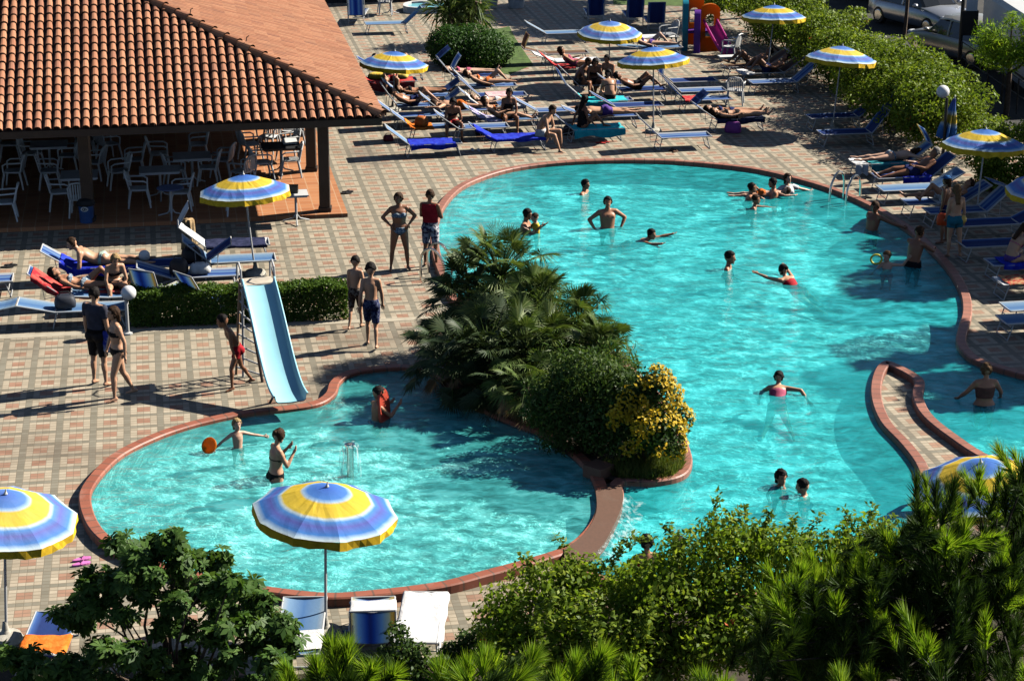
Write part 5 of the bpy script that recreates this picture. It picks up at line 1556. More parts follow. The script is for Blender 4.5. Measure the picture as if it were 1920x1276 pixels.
# ------------------------------------------------------------------ toddler play slide
p = G(1312, 96); t = thing("play_slide", "toddler climbing tower with purple and orange panels and a pink chute", "play slide", p, R(8))
Mp = MT_("purple_plastic", (.22, .08, .45)); Mo = MT_("orange_plastic", (.85, .24, .02)); Mk = MT_("pink_plastic", (.85, .12, .50), .5); Mt = MT_("teal_plastic", (.03, .30, .42))
def arch(m, c, w, h, th, hole):
    """upright panel with a rounded top and a tall opening"""
    n = 14; out = [(-w / 2, 0)] + [(-w / 2 * math.cos(math.pi * k / n) , h - w * .32 + w * .32 * math.sin(math.pi * k / n)) for k in range(n + 1)] + [(w / 2, 0)]
    wi, h0, h1 = hole; inn = [(-wi / 2, h0)] + [(-wi / 2 * math.cos(math.pi * k / n), h1 - wi * .4 + wi * .4 * math.sin(math.pi * k / n)) for k in range(n + 1)] + [(wi / 2, h0)]
    k = len(out); vs = []
    for y in (-th / 2, th / 2): vs += [Vector((c[0] + a, c[1] + y, c[2] + b)) for a, b in out] + [Vector((c[0] + a, c[1] + y, c[2] + b)) for a, b in inn]
    fs = []
    for i in range(k - 1):
        fs += [(i, i + 1, k + i + 1, k + i), (2 * k + i + 1, 2 * k + i, 3 * k + i, 3 * k + i + 1), (i + 1, i, 2 * k + i, 2 * k + i + 1), (k + i, k + i + 1, 3 * k + i + 1, 3 * k + i)]
    fs += [(0, k, 2 * k - 1, k - 1), (2 * k, 3 * k - 1, 3 * k + k - 1, 3 * k)] if h0 > .01 else []
    m.add(vs, fs)
m = MB(); arch(m, (.30, 0, 0), .62, 1.52, .16, (.30, .45, 1.2)); m.o("orange_panel", Mo, t)
m = MB(); arch(m, (0, 0, 0), .50, 1.35, .20, (.16, .55, .95)); po = m.o("purple_panel", Mp, t); po.rotation_euler = (0, 0, R(75)); po.location = (-.12, -.10, 0)
m = MB(); arch(m, (0, 0, 0), .55, 1.6, .18, (.2, .6, 1.1)); po = m.o("teal_panel", Mt, t); po.rotation_euler = (0, 0, R(80)); po.location = (-.42, .35, 0)
m = MB(); arch(m, (0, 0, 0), .62, 1.62, .16, (.3, .7, 1.2)); po = m.o("orange_roof_panel", Mo, t); po.location = (-.10, .55, .12)
m = MB(); m.box((-.05, .25, .62), (.7, .6, .06)); m.o("deck", Mp, t)
rows = []
for i in range(13):
    f = i / 12; y = -.08 - 1.15 * f; z = .80 - .72 * (f * .8 + .2 * math.sin(math.pi * f * .5)) + (.04 if i == 12 else 0); x = .30 + .34 * f
    hh = .20 * (1.25 - .55 * f)
    rows.append([Vector((x + a, y, z + b)) for a, b in ((-.25, hh - .05), (-.235, hh), (-.20, hh), (-.16, .03), (0, 0), (.16, .03), (.20, hh), (.235, hh), (.25, hh - .05))])
m = MB(); m.grid(list(reversed(rows))); m.grid([[q + Vector((0, 0, -.035)) for q in r] for r in rows]); m.o("chute", Mk, t, True)

# ------------------------------------------------------------------ far edge: building foot, small basin, planters, posts
wl = G(600, 8); wr_ = G(772, 4)
t = thing("service_wall", "low white wall with dark base at the top edge behind the far loungers", "wall", wl, math.atan2((wr_ - wl).y, (wr_ - wl).x))
ww = (wr_ - wl).length
m = MB(); m.box((ww / 2, .2, 1.4), (ww, .2, 2.0)); m.o("upper_panel", M("off_white_wall", (.66, .65, .60), .8, .1), t)
m = MB(); m.box((ww / 2, .23, .2), (ww, .2, .4)); m.o("base", M_black, t)
m = MB(); m.box((ww - .25, .08, 1.2), (.30, .10, 2.4)); m.o("rust_red_pilaster", M("rust_paint", (.30, .09, .05), .7), t)
b0, b1, b2, b3 = G(768, 24), G(830, 24), G(838, 14), G(772, 15)
t = thing("splash_basin", "small white rimmed blue basin at the far end of the deck", "basin", b0)
m = MB(); rim = crom([b0, b1, b2, b3], 4)
ou = offset(rim, .12); n = len(rim)
vs = [Vector((p.x, p.y, z)) - b0 for q, z in ((rim, .05), (rim, .22), (ou, .22), (ou, 0)) for p in q]
m.add(vs, [(i * n + k, i * n + (k + 1) % n, (i + 1) * n + (k + 1) % n, (i + 1) * n + k) for i in range(3) for k in range(n)]); m.o("rim", M_white, t)
m = MB(); m.add([Vector((p.x, p.y, .15)) - b0 for p in rim], [tuple(range(n))]); m.o("water", M("basin_water", (.20, .55, .62), .08, .1), t)
for i, (x, lab) in enumerate(((918, "left"), (968, "right"))):
    p = G(x, 14); m = MB(); m.lathe([(0, 0), (.26, 0), (.33, .42), (.36, .46), (.30, .46), (.28, .40), (0, .40)], 20)
    tag(m.o("planter", M("pale_planter", (.52, .52, .50), .7), None, False, p), "pale round planter at the top edge, the %s one of two" % lab, "planter")

# ------------------------------------------------------------------ parked vehicles beyond the hedge
def car(label, p, heading, paint, Lc=4.1, Wc=1.68, hb=.88, hr=1.42, van=False):
    t = thing("parked_car" if not van else "parked_van", label, "car" if not van else "van", p, heading)
    hx = Lc / 2
    def sec(x, zb, zt, hw, crown=.04):
        n = 10; pts = []
        prof = [(-hw * .86, zb), (-hw * .98, zb + .10), (-hw, zb + (zt - zb) * .45), (-hw * .97, zt - .10), (-hw * .86, zt), (0, zt + crown), (hw * .86, zt), (hw * .97, zt - .10), (hw, zb + (zt - zb) * .45), (hw * .98, zb + .10), (hw * .86, zb)]
        return [Vector((x, y, z)) for y, z in prof]
    hw = Wc / 2
    if not van: st = [(-hx, .34, .62, .80), (-hx + .06, .24, .80, .92), (-hx + .55, .20, .86, 1), (-.6, .18, hb, 1), (.6, .18, hb, 1), (hx - .95, .19, hb - .04, 1), (hx - .35, .21, .74, .96), (hx - .06, .26, .62, .86), (hx, .34, .54, .74)]
    else: st = [(-hx, .34, 1.0, .96), (-hx + .04, .24, 1.05, 1), (-.6, .2, 1.05, 1), (hx - .9, .2, 1.02, 1), (hx - .3, .22, .92, .95), (hx, .34, .7, .8)]
    m = MB(); m.loft([sec(x, a, b, hw * f) for x, a, b, f in st]); m.o("body", paint, t, True)
    if not van: gh = [(-hx + .25, hb - .03, hb + .02, .86), (-hx + .75, hb - .05, hr - .04, .74), (-.1, hb - .05, hr, .74), (.35, hb - .05, hr - .03, .73), (hx - 1.15, hb - .06, hb + .01, .84)]
    else: gh = [(-hx + .02, 1.0, 1.95, .93), (-.4, 1.0, 2.0, .93), (hx - 1.2, 1.0, 1.95, .90), (hx - .55, 1.0, 1.05, .88)]
    def gsec(x, zb, zt, f, k=0.0):
        return [Vector((x, y, z)) for y, z in ((-hw * .93 - k, zb), (-hw * f - k, zt - .06), (-hw * f * .86, zt + k), (0, zt + .03 + k), (hw * f * .86, zt + k), (hw * f + k, zt - .06), (hw * .93 + k, zb))]
    m = MB(); m.loft([gsec(*g) for g in gh]); m.o("cabin", M_cglass if not van else paint, t, False)
    if not van:
        m = MB(); m.loft([gsec(x, max(zb, zt - .09), zt, f, .008) for x, zb, zt, f in gh[1:4]]); m.o("roof", paint, t, True)
        for s in (-1, 1):
            m = MB(); m.tube([(-.12, s * hw * .94, hb - .05), (-.12, s * hw * .75, hr - .06)], .035, 6); m.o("pillar", paint, t)
    else:
        m = MB(); m.box((hx - .95, 0, 1.5), (.04, 1.3, .5), Matrix.Rotation(R(-40), 3, 'Y')); m.o("windscreen", M_cglass, t)
    for x in (-hx + .72, hx - .78):
        for s in (-1, 1):
            m = MB(); c = Vector((x, s * (hw - .09), .30)); rot = Matrix.Rotation(R(90), 3, 'X')
            m.add([rot @ Vector((r * math.cos(k * math.pi / 12), r * math.sin(k * math.pi / 12), z)) + c for r, z in ((.02, -.10), (.27, -.10), (.30, -.06), (.30, .06), (.27, .10), (.02, .10)) for k in range(24)],
                  [(i * 24 + k, i * 24 + (k + 1) % 24, (i + 1) * 24 + (k + 1) % 24, (i + 1) * 24 + k) for i in range(5) for k in range(24)])
            w = m.o("wheel", M_black, t)
            m = MB(); m.add([rot @ Vector((r * math.cos(k * math.pi / 12), r * math.sin(k * math.pi / 12), -s * z)) + c for r, z in ((.005, .115), (.17, .112), (.20, .10)) for k in range(24)], [(i * 24 + k, i * 24 + (k + 1) % 24, (i + 1) * 24 + (k + 1) % 24, (i + 1) * 24 + k) for i in range(2) for k in range(24)]); m.o("rim", M_steel, w)
    for s in (-1, 1):
        m = MB(); m.ell((hx - .16, s * hw * .66, .64), .15, .17, .08); m.o("headlight", M("headlight_glass", (.75, .78, .8), .1, .05), t, True)
        m = MB(); m.ell((.75, s * (hw + .09), hb + .05), .09, .10, .07); m.o("wing_mirror", paint, t, True)
    m = MB(); m.box((hx - .012, 0, .50), (.06, .95, .12)); m.o("grille", M_black, t)
    m = MB(); m.box((hx + .012, 0, .36), (.02, .52, .11)); m.o("number_plate", M_white, t)
    return t
M_cglass = M("dark_car_glass", (.015, .018, .02), .06, .1, 3, spec=.8)
M_silver = M("silver_car_paint", (.50, .52, .55), .25, .05, 3, metal=.6); M_grey = M("grey_car_paint", (.42, .41, .37), .28, .06, 3, metal=.5); M_cream = M("pale_van_paint", (.50, .49, .44), .35, .05)
car("silver car with its bonnet facing the hedge", G(1728, 52), R(-62), M_silver)
car("dark grey car parked nearest the vine hedge", G(1806, 112), R(118), M_grey)
car("pale van at the top edge left of the silver car", G(1648, 0), R(118), M_cream, 4.6, 1.8, van=True)
# caravan
ca, cb = G(1832, 132), G(2010, 275); cdv = (cb - ca).normalized()
p = ca + cdv * 2.95 + Vector((-cdv.y, cdv.x, 0)) * 1.2
t = thing("caravan", "white caravan with grey trim bands at the right edge of the car park", "caravan", p, math.atan2(cdv.y, cdv.x))
m = MB(); m.loft([[Vector((x, y, z)) for y, z in ((-1.1, .45), (-1.15, .6), (-1.15, 2.3), (-1.05, 2.45), (1.05, 2.45), (1.15, 2.3), (1.15, .6), (1.1, .45))] for x in (-2.9, 2.9)]); m.o("body", M("caravan_white", (.62, .62, .60), .4, .05), t)
for z in (.75, 1.25):
    m = MB(); m.box((0, 1.155, z), (5.8, .02, .06)); m.box((0, -1.155, z), (5.8, .02, .06)); m.o("trim", M_black, t)
for x in (-1.6, .4):
    m = MB(); m.box((x, 1.156, 1.75), (1.1, .024, .6)); m.o("window", M_cglass, t)
for s in (-1, 1):
    m = MB(); c = Vector((0, s * 1.02, .32)); rot = Matrix.Rotation(R(90), 3, 'X')
    m.add([rot @ Vector((r * math.cos(k * math.pi / 10), r * math.sin(k * math.pi / 10), z)) + c for r, z in ((.02, -.1), (.32, -.1), (.32, .1), (.02, .1)) for k in range(20)], [(i * 20 + k, i * 20 + (k + 1) % 20, (i + 1) * 20 + (k + 1) % 20, (i + 1) * 20 + k) for i in range(3) for k in range(20)]); m.o("wheel", M_black, t)
# lamp post and young tree at the car park
p = G(1797, 138); t = thing("street_post", "dark street post with a control box beside the parked cars", "post", p)
m = MB(); m.tube([(0, 0, 0), (0, 0, 5)], .06, 10); m.o("pole", M_black, t); m = MB(); m.box((.22, 0, 1.55), (.5, .18, .75)); m.o("box", M_black, t)
m = MB(); m.box((.25, -.10, 2.15), (.34, .02, .45)); m.o("notice_panel", M_white, t)
# guard railing along the camp lane
ra, rb = G(1800, 140), G(1935, 235)
t = thing("railing", "thin dark metal railing along the lane in front of the caravan", "railing", ra)
for k in range(6):
    q = ra.lerp(rb, k / 5) - ra; m = MB(); m.tube([q, q + Vector((0, 0, 1.0))], .022, 6); m.o("upright", M_black, t)
for z in (.55, 1.0):
    m = MB(); m.tube([Vector((0, 0, z)), rb - ra + Vector((0, 0, z))], .016, 6); m.o("rail", M_black, t)

# trees
p = G(1886, 218); tp = AT(1885, 78, p.y)
tree("small pine with a bright green crown beside the camp lane", p, tp.z, (1.0, .9, .95), 5200, 71, .20, .03, M_needle, .09, 12, .42)
p = G(1694, 80); tree("young staked tree with two stems in front of the silver car", p, 3.4, (1.2, 1.1, 1.0), 5000, 72, .14, .08, M_hedge, .07, 14)
SH = "tall trees beyond the frame's edge that shade the deck"
for i, (x, y, h, cr, n) in enumerate(((2330, 392, 5.2, (2.0, 2.0, 1.3), 13000), (2440, 430, 5.4, (2.2, 1.6, 1.2), 13000), (2250, 325, 4.4, (1.9, 1.5, 1.2), 11000), (2420, 345, 5.6, (2.2, 1.8, 1.3), 12000), (1500, 26, 5.8, (2.6, 2.0, 1.5), 11000), (1400, 12, 5.6, (2.4, 1.9, 1.4), 11000), (1330, -10, 5.4, (2.2, 1.8, 1.4), 9000), (2560, 620, 6.0, (1.8, 1.6, 1.3), 9000), (2330, 445, 6.2, (2.0, 1.5, 1.1), 9000), (2400, 560, 6.2, (1.5, 1.3, 1.0), 7000))):
    tree("leafy tree beyond the %s edge of the frame that shades the deck" % ("top" if y < 30 else "right"), G(x, y), h, cr, n, 80 + i, .22, .14, M_hedge, .16, 20, .36, SH)
# ------------------------------------------------------------------ people
def skin_mat(name, col):
    t = NT(name); v = t.obj()
    c = t.mix(t.rng(t.noise(v, 5, 3), .3, .7), [q * .88 for q in col], [min(1, q * 1.10) for q in col])
    d = t.n("BsdfPrincipled"); t.set(d.inputs['Base Color'], c); d.inputs['Roughness'].default_value = .42
    d.inputs['Specular IOR Level'].default_value = .4
    return t.end(d.outputs[0])
SKIN = {'pale': skin_mat("fair_skin", (.70, .43, .30)), 'mid': skin_mat("lightly_tanned_skin", (.60, .33, .20)), 'tan': skin_mat("tanned_skin", (.47, .225, .125)), 'dark': skin_mat("deeply_tanned_skin", (.28, .125, .068))}
def hair_mat(name, c): return M(name, c, .65, .35, 30, spec=.12, bump=.3)
HAIR = {'black': hair_mat("black_hair", (.014, .011, .010)), 'brown': hair_mat("brown_hair", (.05, .026, .014)), 'light': hair_mat("light_brown_hair", (.17, .095, .045)), 'blond': hair_mat("blond_hair", (.36, .24, .11)), 'grey': hair_mat("grey_hair", (.25, .23, .21))}
M_eye = M("dark_eye", (.02, .015, .012), .3); M_lip = M("lip", (.30, .09, .07), .5)
def cloth(name, a, b=None, sc=14):
    if name in MC: return MC[name]
    if b is None: return M(name, a, .8, .2, 10, spec=.15)
    t = NT(name); n = t.noise(t.obj(), sc, 2)
    MC[name] = t.end(t.pbsdf(t.mix(t.m_('GREATER_THAN', n, .52), a, b), .8, 0, .15)); return MC[name]

def rx(a): return Matrix.Rotation(-R(a), 3, 'X')           # positive = lean forward
def rz(a): return Matrix.Rotation(R(a), 3, 'Z')
ARM0 = ((.16, .02, -1), (.05, .18, -1)); LEG0 = ((.05, .0, -1), (.02, -.03, -1))
POSES = {}
def pose(name, pel=0, tor=0, head=0, yaw=0, tyaw=0, la=ARM0, ra=ARM0, ll=LEG0, rl=LEG0, lean=0, foot=None):
    """arm and leg pairs: upper and lower direction (outward, front, up) in the chest or pelvis frame"""
    POSES[name] = dict(pel=pel, tor=tor, head=head, yaw=yaw, tyaw=tyaw, la=la, ra=ra, ll=ll, rl=rl, lean=lean, foot=foot)
pose('stand', ll=((.06, .03, -1), (.03, -.04, -1)), rl=((.10, -.04, -1), (.05, -.02, -1)))
pose('stand2', head=5, yaw=-15, la=((.14, .12, -1), (-.25, .55, -.8)), ra=((.2, -.02, -1), (.1, .15, -1)), ll=((.05, .08, -1), (.02, -.05, -1)), rl=((.10, -.08, -1), (.05, -.06, -1)))
pose('walk', tor=4, ll=((.02, .32, -1), (.02, .0, -1)), rl=((.02, -.22, -1), (.02, -.5, -1)), la=((.22, -.25, -1), (.1, .1, -1)), ra=((.22, .25, -1), (.05, .4, -1)))
pose('walk2', tor=5, head=8, rl=((.02, .30, -1), (.02, -.02, -1)), ll=((.04, -.20, -1), (.02, -.45, -1)), ra=((.30, -.12, -1), (.25, .15, -1)), la=((.12, .1, -1), (-.1, .3, -1)))
pose('hips', yaw=-35, la=((.75, -.12, -.75), (-.62, .42, -.62)), ra=((.75, -.12, -.75), (-.62, .42, -.62)), ll=((.14, .06, -1), (.08, -.06, -1)), rl=((.16, -.02, -1), (.10, -.04, -1)))
pose('crossed', head=4, yaw=10, la=((.22, .28, -1), (-.9, .75, .25)), ra=((.22, .28, -1), (-.9, .8, .1)), ll=((.08, .03, -1), (.04, -.04, -1)), rl=((.10, -.05, -1), (.05, -.04, -1)))
pose('lean', pel=14, tor=30, head=12, yaw=-25, la=((.18, .55, -1), (.1, .3, -1)), ra=((.35, -.15, -1), (.2, .25, -1)), ll=((.05, .62, -.8), (.02, .25, -1)), rl=((.06, -.02, -1), (.02, -.35, -1)))
pose('sit', pel=-5, tor=22, head=12, la=((.18, .62, -.75), (-.25, .7, -.55)), ra=((.18, .62, -.75), (-.25, .7, -.55)), ll=((.22, 1, -.06), (.02, -.02, -1)), rl=((.22, 1, -.06), (.02, .08, -1)))
pose('sit2', pel=-8, tor=38, head=24, yaw=-10, la=((.20, .75, -.6), (-.35, .55, -.75)), ra=((.22, .8, -.55), (-.2, .5, -.8)), ll=((.25, 1, -.02), (.05, -.05, -1)), rl=((.30, 1, -.1), (.05, .25, -1)))
pose('sitfloor', pel=-12, tor=12, head=4, yaw=30, la=((.30, -.35, -1), (.1, -.05, -1)), ra=((.2, .3, -.9), (-.1, .8, -.4)), ll=((.1, 1, .02), (.02, 1, -.08)), rl=((.1, .85, .5), (.02, .5, -.85)))
pose('supine', pel=-90, tor=-84, head=-66, la=((.30, .0, -1), (.1, .2, -1)), ra=((.35, .05, -1), (-.1, .35, -1)), ll=((.06, .03, -1), (.03, -.03, -1)), rl=((.10, .03, -1), (.05, -.03, -1)), foot=(.2, .8, -.5))
pose('supine_knee', pel=-88, tor=-66, head=-46, la=((.35, .1, -1), (-.3, .6, -.8)), ra=((.35, .05, -1), (.1, .2, -1)), ll=((.06, .72, -.72), (.02, -.72, -.72)), rl=((.10, .08, -1), (.05, -.03, -1)), foot=(.2, .7, -.7))
pose('supine_knees', pel=-88, tor=-62, head=-40, la=((.35, .1, -1), (-.3, .6, -.8)), ra=((.35, .1, -1), (-.3, .5, -.8)), ll=((.10, .80, -.66), (.02, -.78, -.66)), rl=((.12, .66, -.78), (.02, -.62, -.78)), foot=(.1, .4, -.9))
pose('recline', pel=-82, tor=-48, head=-20, la=((.35, .2, -.9), (-.2, .8, -.5)), ra=((.35, .2, -.9), (-.2, .8, -.5)), ll=((.06, .05, -1), (.03, -.05, -1)), rl=((.08, .2, -1), (.05, -.18, -1)), foot=(.15, .8, -.5))
pose('prone', pel=88, tor=86, head=70, yaw=60, la=((.75, .05, .5), (-.2, .05, 1)), ra=((.75, .05, .5), (-.2, .05, 1)), ll=((.08, .0, -1), (.04, .0, -1)), rl=((.12, .0, -1), (.06, .0, -1)), foot=(.1, -.2, -1))
pose('prone_up', pel=86, tor=58, head=20, yaw=10, la=((.30, .75, -.45), (-.15, .95, .25)), ra=((.30, .75, -.45), (-.15, .95, .25)), ll=((.10, .0, -1), (.06, .0, -1)), rl=((.20, .0, -1), (.10, .02, -1)), foot=(.1, -.2, -1))
pose('prone_knee', pel=84, tor=80, head=60, yaw=40, la=((.6, .1, .8), (-.5, .1, .7)), ra=((.6, .1, .8), (-.5, .1, .7)), ll=((.10, .0, -1), (.04, -1, .1)), rl=((.2, .0, -1), (.06, .0, -1)), foot=(.1, -.2, -1))
pose('wade_hips', yaw=-10, la=((.85, -.1, -.6), (-.45, .3, -.8)), ra=((.85, -.1, -.6), (-.45, .3, -.8)))
pose('wade', head=5, la=((.55, .35, -.8), (.2, .6, -.5)), ra=((.55, .35, -.8), (.2, .6, -.5)))
pose('wade_out', head=-5, la=((.95, .1, -.35), (.9, .15, -.25)), ra=((.95, .1, -.45), (.8, .15, -.5)))
pose('wade_face', tor=6, head=18, yaw=20, la=((.22, .45, -.85), (-.35, .55, .85)), ra=((.22, .45, -.85), (-.35, .55, .85)))
pose('wade_hold', tor=4, head=10, la=((.2, .6, -.75), (-.05, .75, .6)), ra=((.2, .7, -.6), (-.05, .6, .8)))
pose('wade_reach', tor=8, head=0, la=((.2, 1, .05), (.0, 1, .1)), ra=((.3, .5, -.8), (-.1, .8, -.2)))
pose('wade_throw', tor=-5, head=10, yaw=-30, la=((.9, .2, .1), (.5, .3, .75)), ra=((.5, .4, -.7), (.1, .8, -.3)))
pose('swim', pel=70, tor=55, head=8, la=((.55, .4, .75), (.35, .3, .85)), ra=((.55, .4, .75), (.35, .3, .85)), ll=((.12, -.05, -1), (.15, -.25, -1)), rl=((.18, .1, -1), (.2, -.05, -1)), foot=(.1, -.3, -1))
pose('swim_out', pel=66, tor=52, head=4, yaw=-15, la=((.55, .85, .15), (.15, 1, -.15)), ra=((.9, -.25, -.25), (.55, .5, -.55)), ll=((.2, .25, -1), (.15, -.45, -1)), rl=((.32, .1, -1), (.25, -.3, -1)), foot=(.1, -.3, -1))
pose('edge', tor=14, head=12, yaw=-20, la=((.25, .85, -.35), (-.5, .85, .05)), ra=((.30, .85, -.35), (-.5, .85, .05)))
pose('edge_back', tor=-12, head=12, yaw=20, la=((.65, -.6, -.25), (.55, -.55, -.1)), ra=((.65, -.6, -.25), (.55, -.55, -.1)))

BLANK = bpy.data.meshes.new("blank")
TMP = bpy.data.objects.new("tmp_body", BLANK); COL.objects.link(TMP)
_rm = TMP.modifiers.new("r", 'REMESH'); _rm.mode = 'VOXEL'; _rm.use_smooth_shade = True
_sm = TMP.modifiers.new("s", 'SMOOTH'); _sm.factor = .5; _sm.iterations = 2
_PB = {}
def body_data(ps, sex, child, girth, voxel):
    key = (ps, sex, child, girth, voxel)
    if key in _PB: return _PB[key]
    q = POSES[ps]; Vv = lambda *a: Vector(a)
    hs = 1.28 if child else 1.06; g = girth * (.86 if child else 1)
    Rp = rx(q['pel']); Rt = rz(q['tyaw']) @ rx(q['tor']); Rh = rz(q['yaw']) @ rx(q['head']) if abs(q['tor']) < 50 else rx(q['head']) @ rz(q['yaw'] * .5)
    Rm = rx((q['pel'] + q['tor']) / 2)
    P0 = Vv(0, 0, 0); waist = P0 + Rp @ Vv(0, 0, .11); chest = waist + Rm @ Vv(0, 0, .04) + Rt @ Vv(0, 0, .17)
    neck = chest + Rt @ Vv(0, -.01, .175); head = neck + (Rt @ Vv(0, .0, .05)) + Rh @ Vv(0, .02, .115 * (1.1 if child else 1))
    fem = sex == 'f'
    m = MB()
    def ringp(c, Rr, a, b): return [c + Rr @ Vv(a * math.cos(k * math.pi / 9), b * math.sin(k * math.pi / 9), 0) for k in range(18)]
    hw, ww, cw = (.172, .122, .148) if fem else (.160, .142, .166)
    if child: hw, ww, cw = .140, .118, .140
    m.loft([ringp(P0 + Rp @ Vv(0, 0, -.14), Rp, .07 * g, .07 * g), ringp(P0 + Rp @ Vv(0, -.005, -.09), Rp, hw * .96 * g, .115 * g), ringp(P0 + Rp @ Vv(0, -.005, -.03), Rp, hw * g, .118 * g), ringp(P0 + Rp @ Vv(0, 0, .04), Rp, hw * .93 * g, .108 * g),
            ringp(waist, Rm, ww * g, .094 * g * (1.0 if fem else 1.06)), ringp(chest + Rt @ Vv(0, 0, -.09), Rt, (ww + cw) / 2 * g * 1.02, .102 * g), ringp(chest, Rt, cw * g, .110 * g), ringp(chest + Rt @ Vv(0, -.005, .07), Rt, cw * .98 * g, .100 * g), ringp(chest + Rt @ Vv(0, -.012, .125), Rt, .115 * g, .070), ringp(neck, Rt, .052, .055)])
    for s in (-1, 1):
        m.ell(P0 + Rp @ Vv(s * .075 * g, -.055, -.075), .088 * g, .085 * g, .09, Rp)
        if fem and not child: m.ell(chest + Rt @ Vv(s * .072, .082, -.01), .060, .055, .058, Rt)
        elif not child: m.ell(chest + Rt @ Vv(s * .075, .055, .02), .075 * g, .06, .055, Rt)
    if not fem and girth > 1.15: m.ell(waist + Rm @ Vv(0, .06, -.02), .13 * g, .10 * g, .13, Rm)
    # head
    m.cap(neck - Rt @ Vv(0, 0, .03), head - Rh @ Vv(0, .02, .06), .055 * (.88 if fem or child else 1), .052 * (.88 if fem or child else 1))
    m.ell(head + Rh @ Vv(0, -.008, .018), .075 * hs, .094 * hs, .098 * hs, Rh, 16, 10)
    m.ell(head + Rh @ Vv(0, .028, -.052) * hs, .056 * hs, .062 * hs, .062 * hs, Rh)
    m.cap(head + Rh @ Vv(0, .084, .012) * hs, head + Rh @ Vv(0, .103, -.028) * hs, .012, .017)
    m.ell(head + Rh @ Vv(0, .078, -.098) * hs, .024, .02, .018, Rh)
    for s in (-1, 1): m.ell(head + Rh @ Vv(s * .079, -.008, -.008) * hs, .012, .022, .034, Rh)
    segs = [('torso', P0 - (waist - P0) * .9, waist, .15), ('torso2', waist, neck, .15), ('head', neck, head, .08)]
    fingers = MB(); hands = {}
    def dirv(v, s, Rr): return (Rr @ Vector((v[0] * s, v[1], v[2]))).normalized()
    for s, k, kl in ((-1, 'la', 'll'), (1, 'ra', 'rl')):
        sh = chest + Rt @ Vv(s * (.158 if fem else .178) * (.84 if child else 1) * (g * .3 + .7), -.012, .115)
        u, f = dirv(q[k][0], s, Rt), dirv(q[k][1], s, Rt)
        el = sh + u * .285; wr = el + f * .25
        tg = (.88 if fem else 1.0) * g
        m.cap(chest + Rt @ Vv(s * .04, -.015, .14), sh, .052, .052 * tg)
        m.cap(sh, sh + u * .14, .055 * tg, .047 * tg); m.cap(sh + u * .12, el, .048 * tg, .038 * tg); m.cap(el, el + f * .09, .039 * tg, .040 * tg); m.cap(el + f * .08, wr, .040 * tg, .026 * tg)
        # palm, then five fingers
        side = f.cross(Rt @ Vv(0, 1, 0)); side = side.normalized() if side.length > .1 else (Rt @ Vv(1, 0, 0))
        pn = side.cross(f).normalized()
        m.cap(wr, wr + f * .055, .026, .030); m.cap(wr + f * .05 + side * .018, wr + f * .07 + side * .02, .020, .018); m.cap(wr + f * .05 - side * .018, wr + f * .07 - side * .02, .020, .018)
        for j, (o_, ln) in enumerate(((-.030, .058), (-.010, .074), (.010, .080), (.030, .068))):
            b0 = wr + f * .072 + side * o_; b1 = b0 + f * ln * .5 - pn * .004 * s; b2 = b1 + (f - pn * .45).normalized() * ln * .5
            fingers.tube([b0 - f * .02, b0, b1, b2], [.0095, .0092, .0085, .006], 6)
        tb = wr + f * .02 - side * .026 * 1; tt = (f * .7 - side * .75).normalized()
        fingers.tube([tb, tb + tt * .035, tb + tt * .035 + (f * .9 - side * .3).normalized() * .03], [.012, .0105, .008], 6)
        hands[s] = wr + f * .08
        hp = P0 + Rp @ Vv(s * .088 * (.86 if child else 1), 0, -.06)
        t_, sh_ = dirv(q[kl][0], s, Rp), dirv(q[kl][1], s, Rp)
        kn = hp + t_ * .43; an = kn + sh_ * .41
        m.cap(hp + t_ * .02, hp + t_ * .20, .088 * g, .076 * g); m.cap(hp + t_ * .18, kn, .077 * g, .052 * g); m.cap(kn, kn + sh_ * .05, .051 * g, .048 * g)
        back = (Rp @ Vv(0, -1, 0)); back = (back - sh_ * back.dot(sh_)).normalized() if (back - sh_ * back.dot(sh_)).length > .1 else back
        m.cap(kn + sh_ * .04, kn + sh_ * .22, .046 * g, .043 * g); m.cap(kn + sh_ * .09 + back * .016, kn + sh_ * .18 + back * .014, .046 * g, .042 * g); m.cap(kn + sh_ * .2, an, .043 * g, .029)
        fd = dirv(q['foot'], s, Rp) if q['foot'] else None
        if fd is None:
            fwd = Vv(0, 1, 0); fwd = (fwd - Vv(0, 0, 1) * 0); fd = Vv(.18 * s, 1, -.12).normalized() if sh_.z < -.6 else (Vv(0, 1, 0) - sh_ * .5).normalized()
        m.cap(an - fd * .035 + sh_ * .03, an + fd * .05 + sh_ * .03, .034, .034); m.cap(an + fd * .04 + sh_ * .035, an + fd * .15 + sh_ * .048, .033, .024)
        segs += [('uarm', sh, el, .047), ('farm', el, wr + f * .12, .036), ('thigh', hp, kn, .07), ('shin', kn, an, .045), ('foot', an, an + fd * .15, .035)]
    me = mesh("tmp", m.v, m.f); TMP.data = me; _rm.voxel_size = voxel
    dg = bpy.context.evaluated_depsgraph_get(); dg.update()
    ev = TMP.evaluated_get(dg); rm = ev.to_mesh()
    V = np.empty(len(rm.vertices) * 3, np.float32); rm.vertices.foreach_get('co', V); V = V.reshape(-1, 3).astype(float)
    Fc = [tuple(p.vertices) for p in rm.polygons]
    ev.to_mesh_clear(); TMP.data = BLANK; bpy.data.meshes.remove(me)
    # normals
    NV = np.zeros_like(V)
    F4 = np.array([f if len(f) == 4 else f + (f[-1],) for f in Fc])
    fn = np.cross(V[F4[:, 2]] - V[F4[:, 0]], V[F4[:, 3]] - V[F4[:, 1]])
    for k in range(4): np.add.at(NV, F4[:, k], fn)
    NV = unit(NV)
    best = np.full(len(V), 1e9); seg = np.zeros(len(V), int); tt = np.zeros(len(V))
    names = []
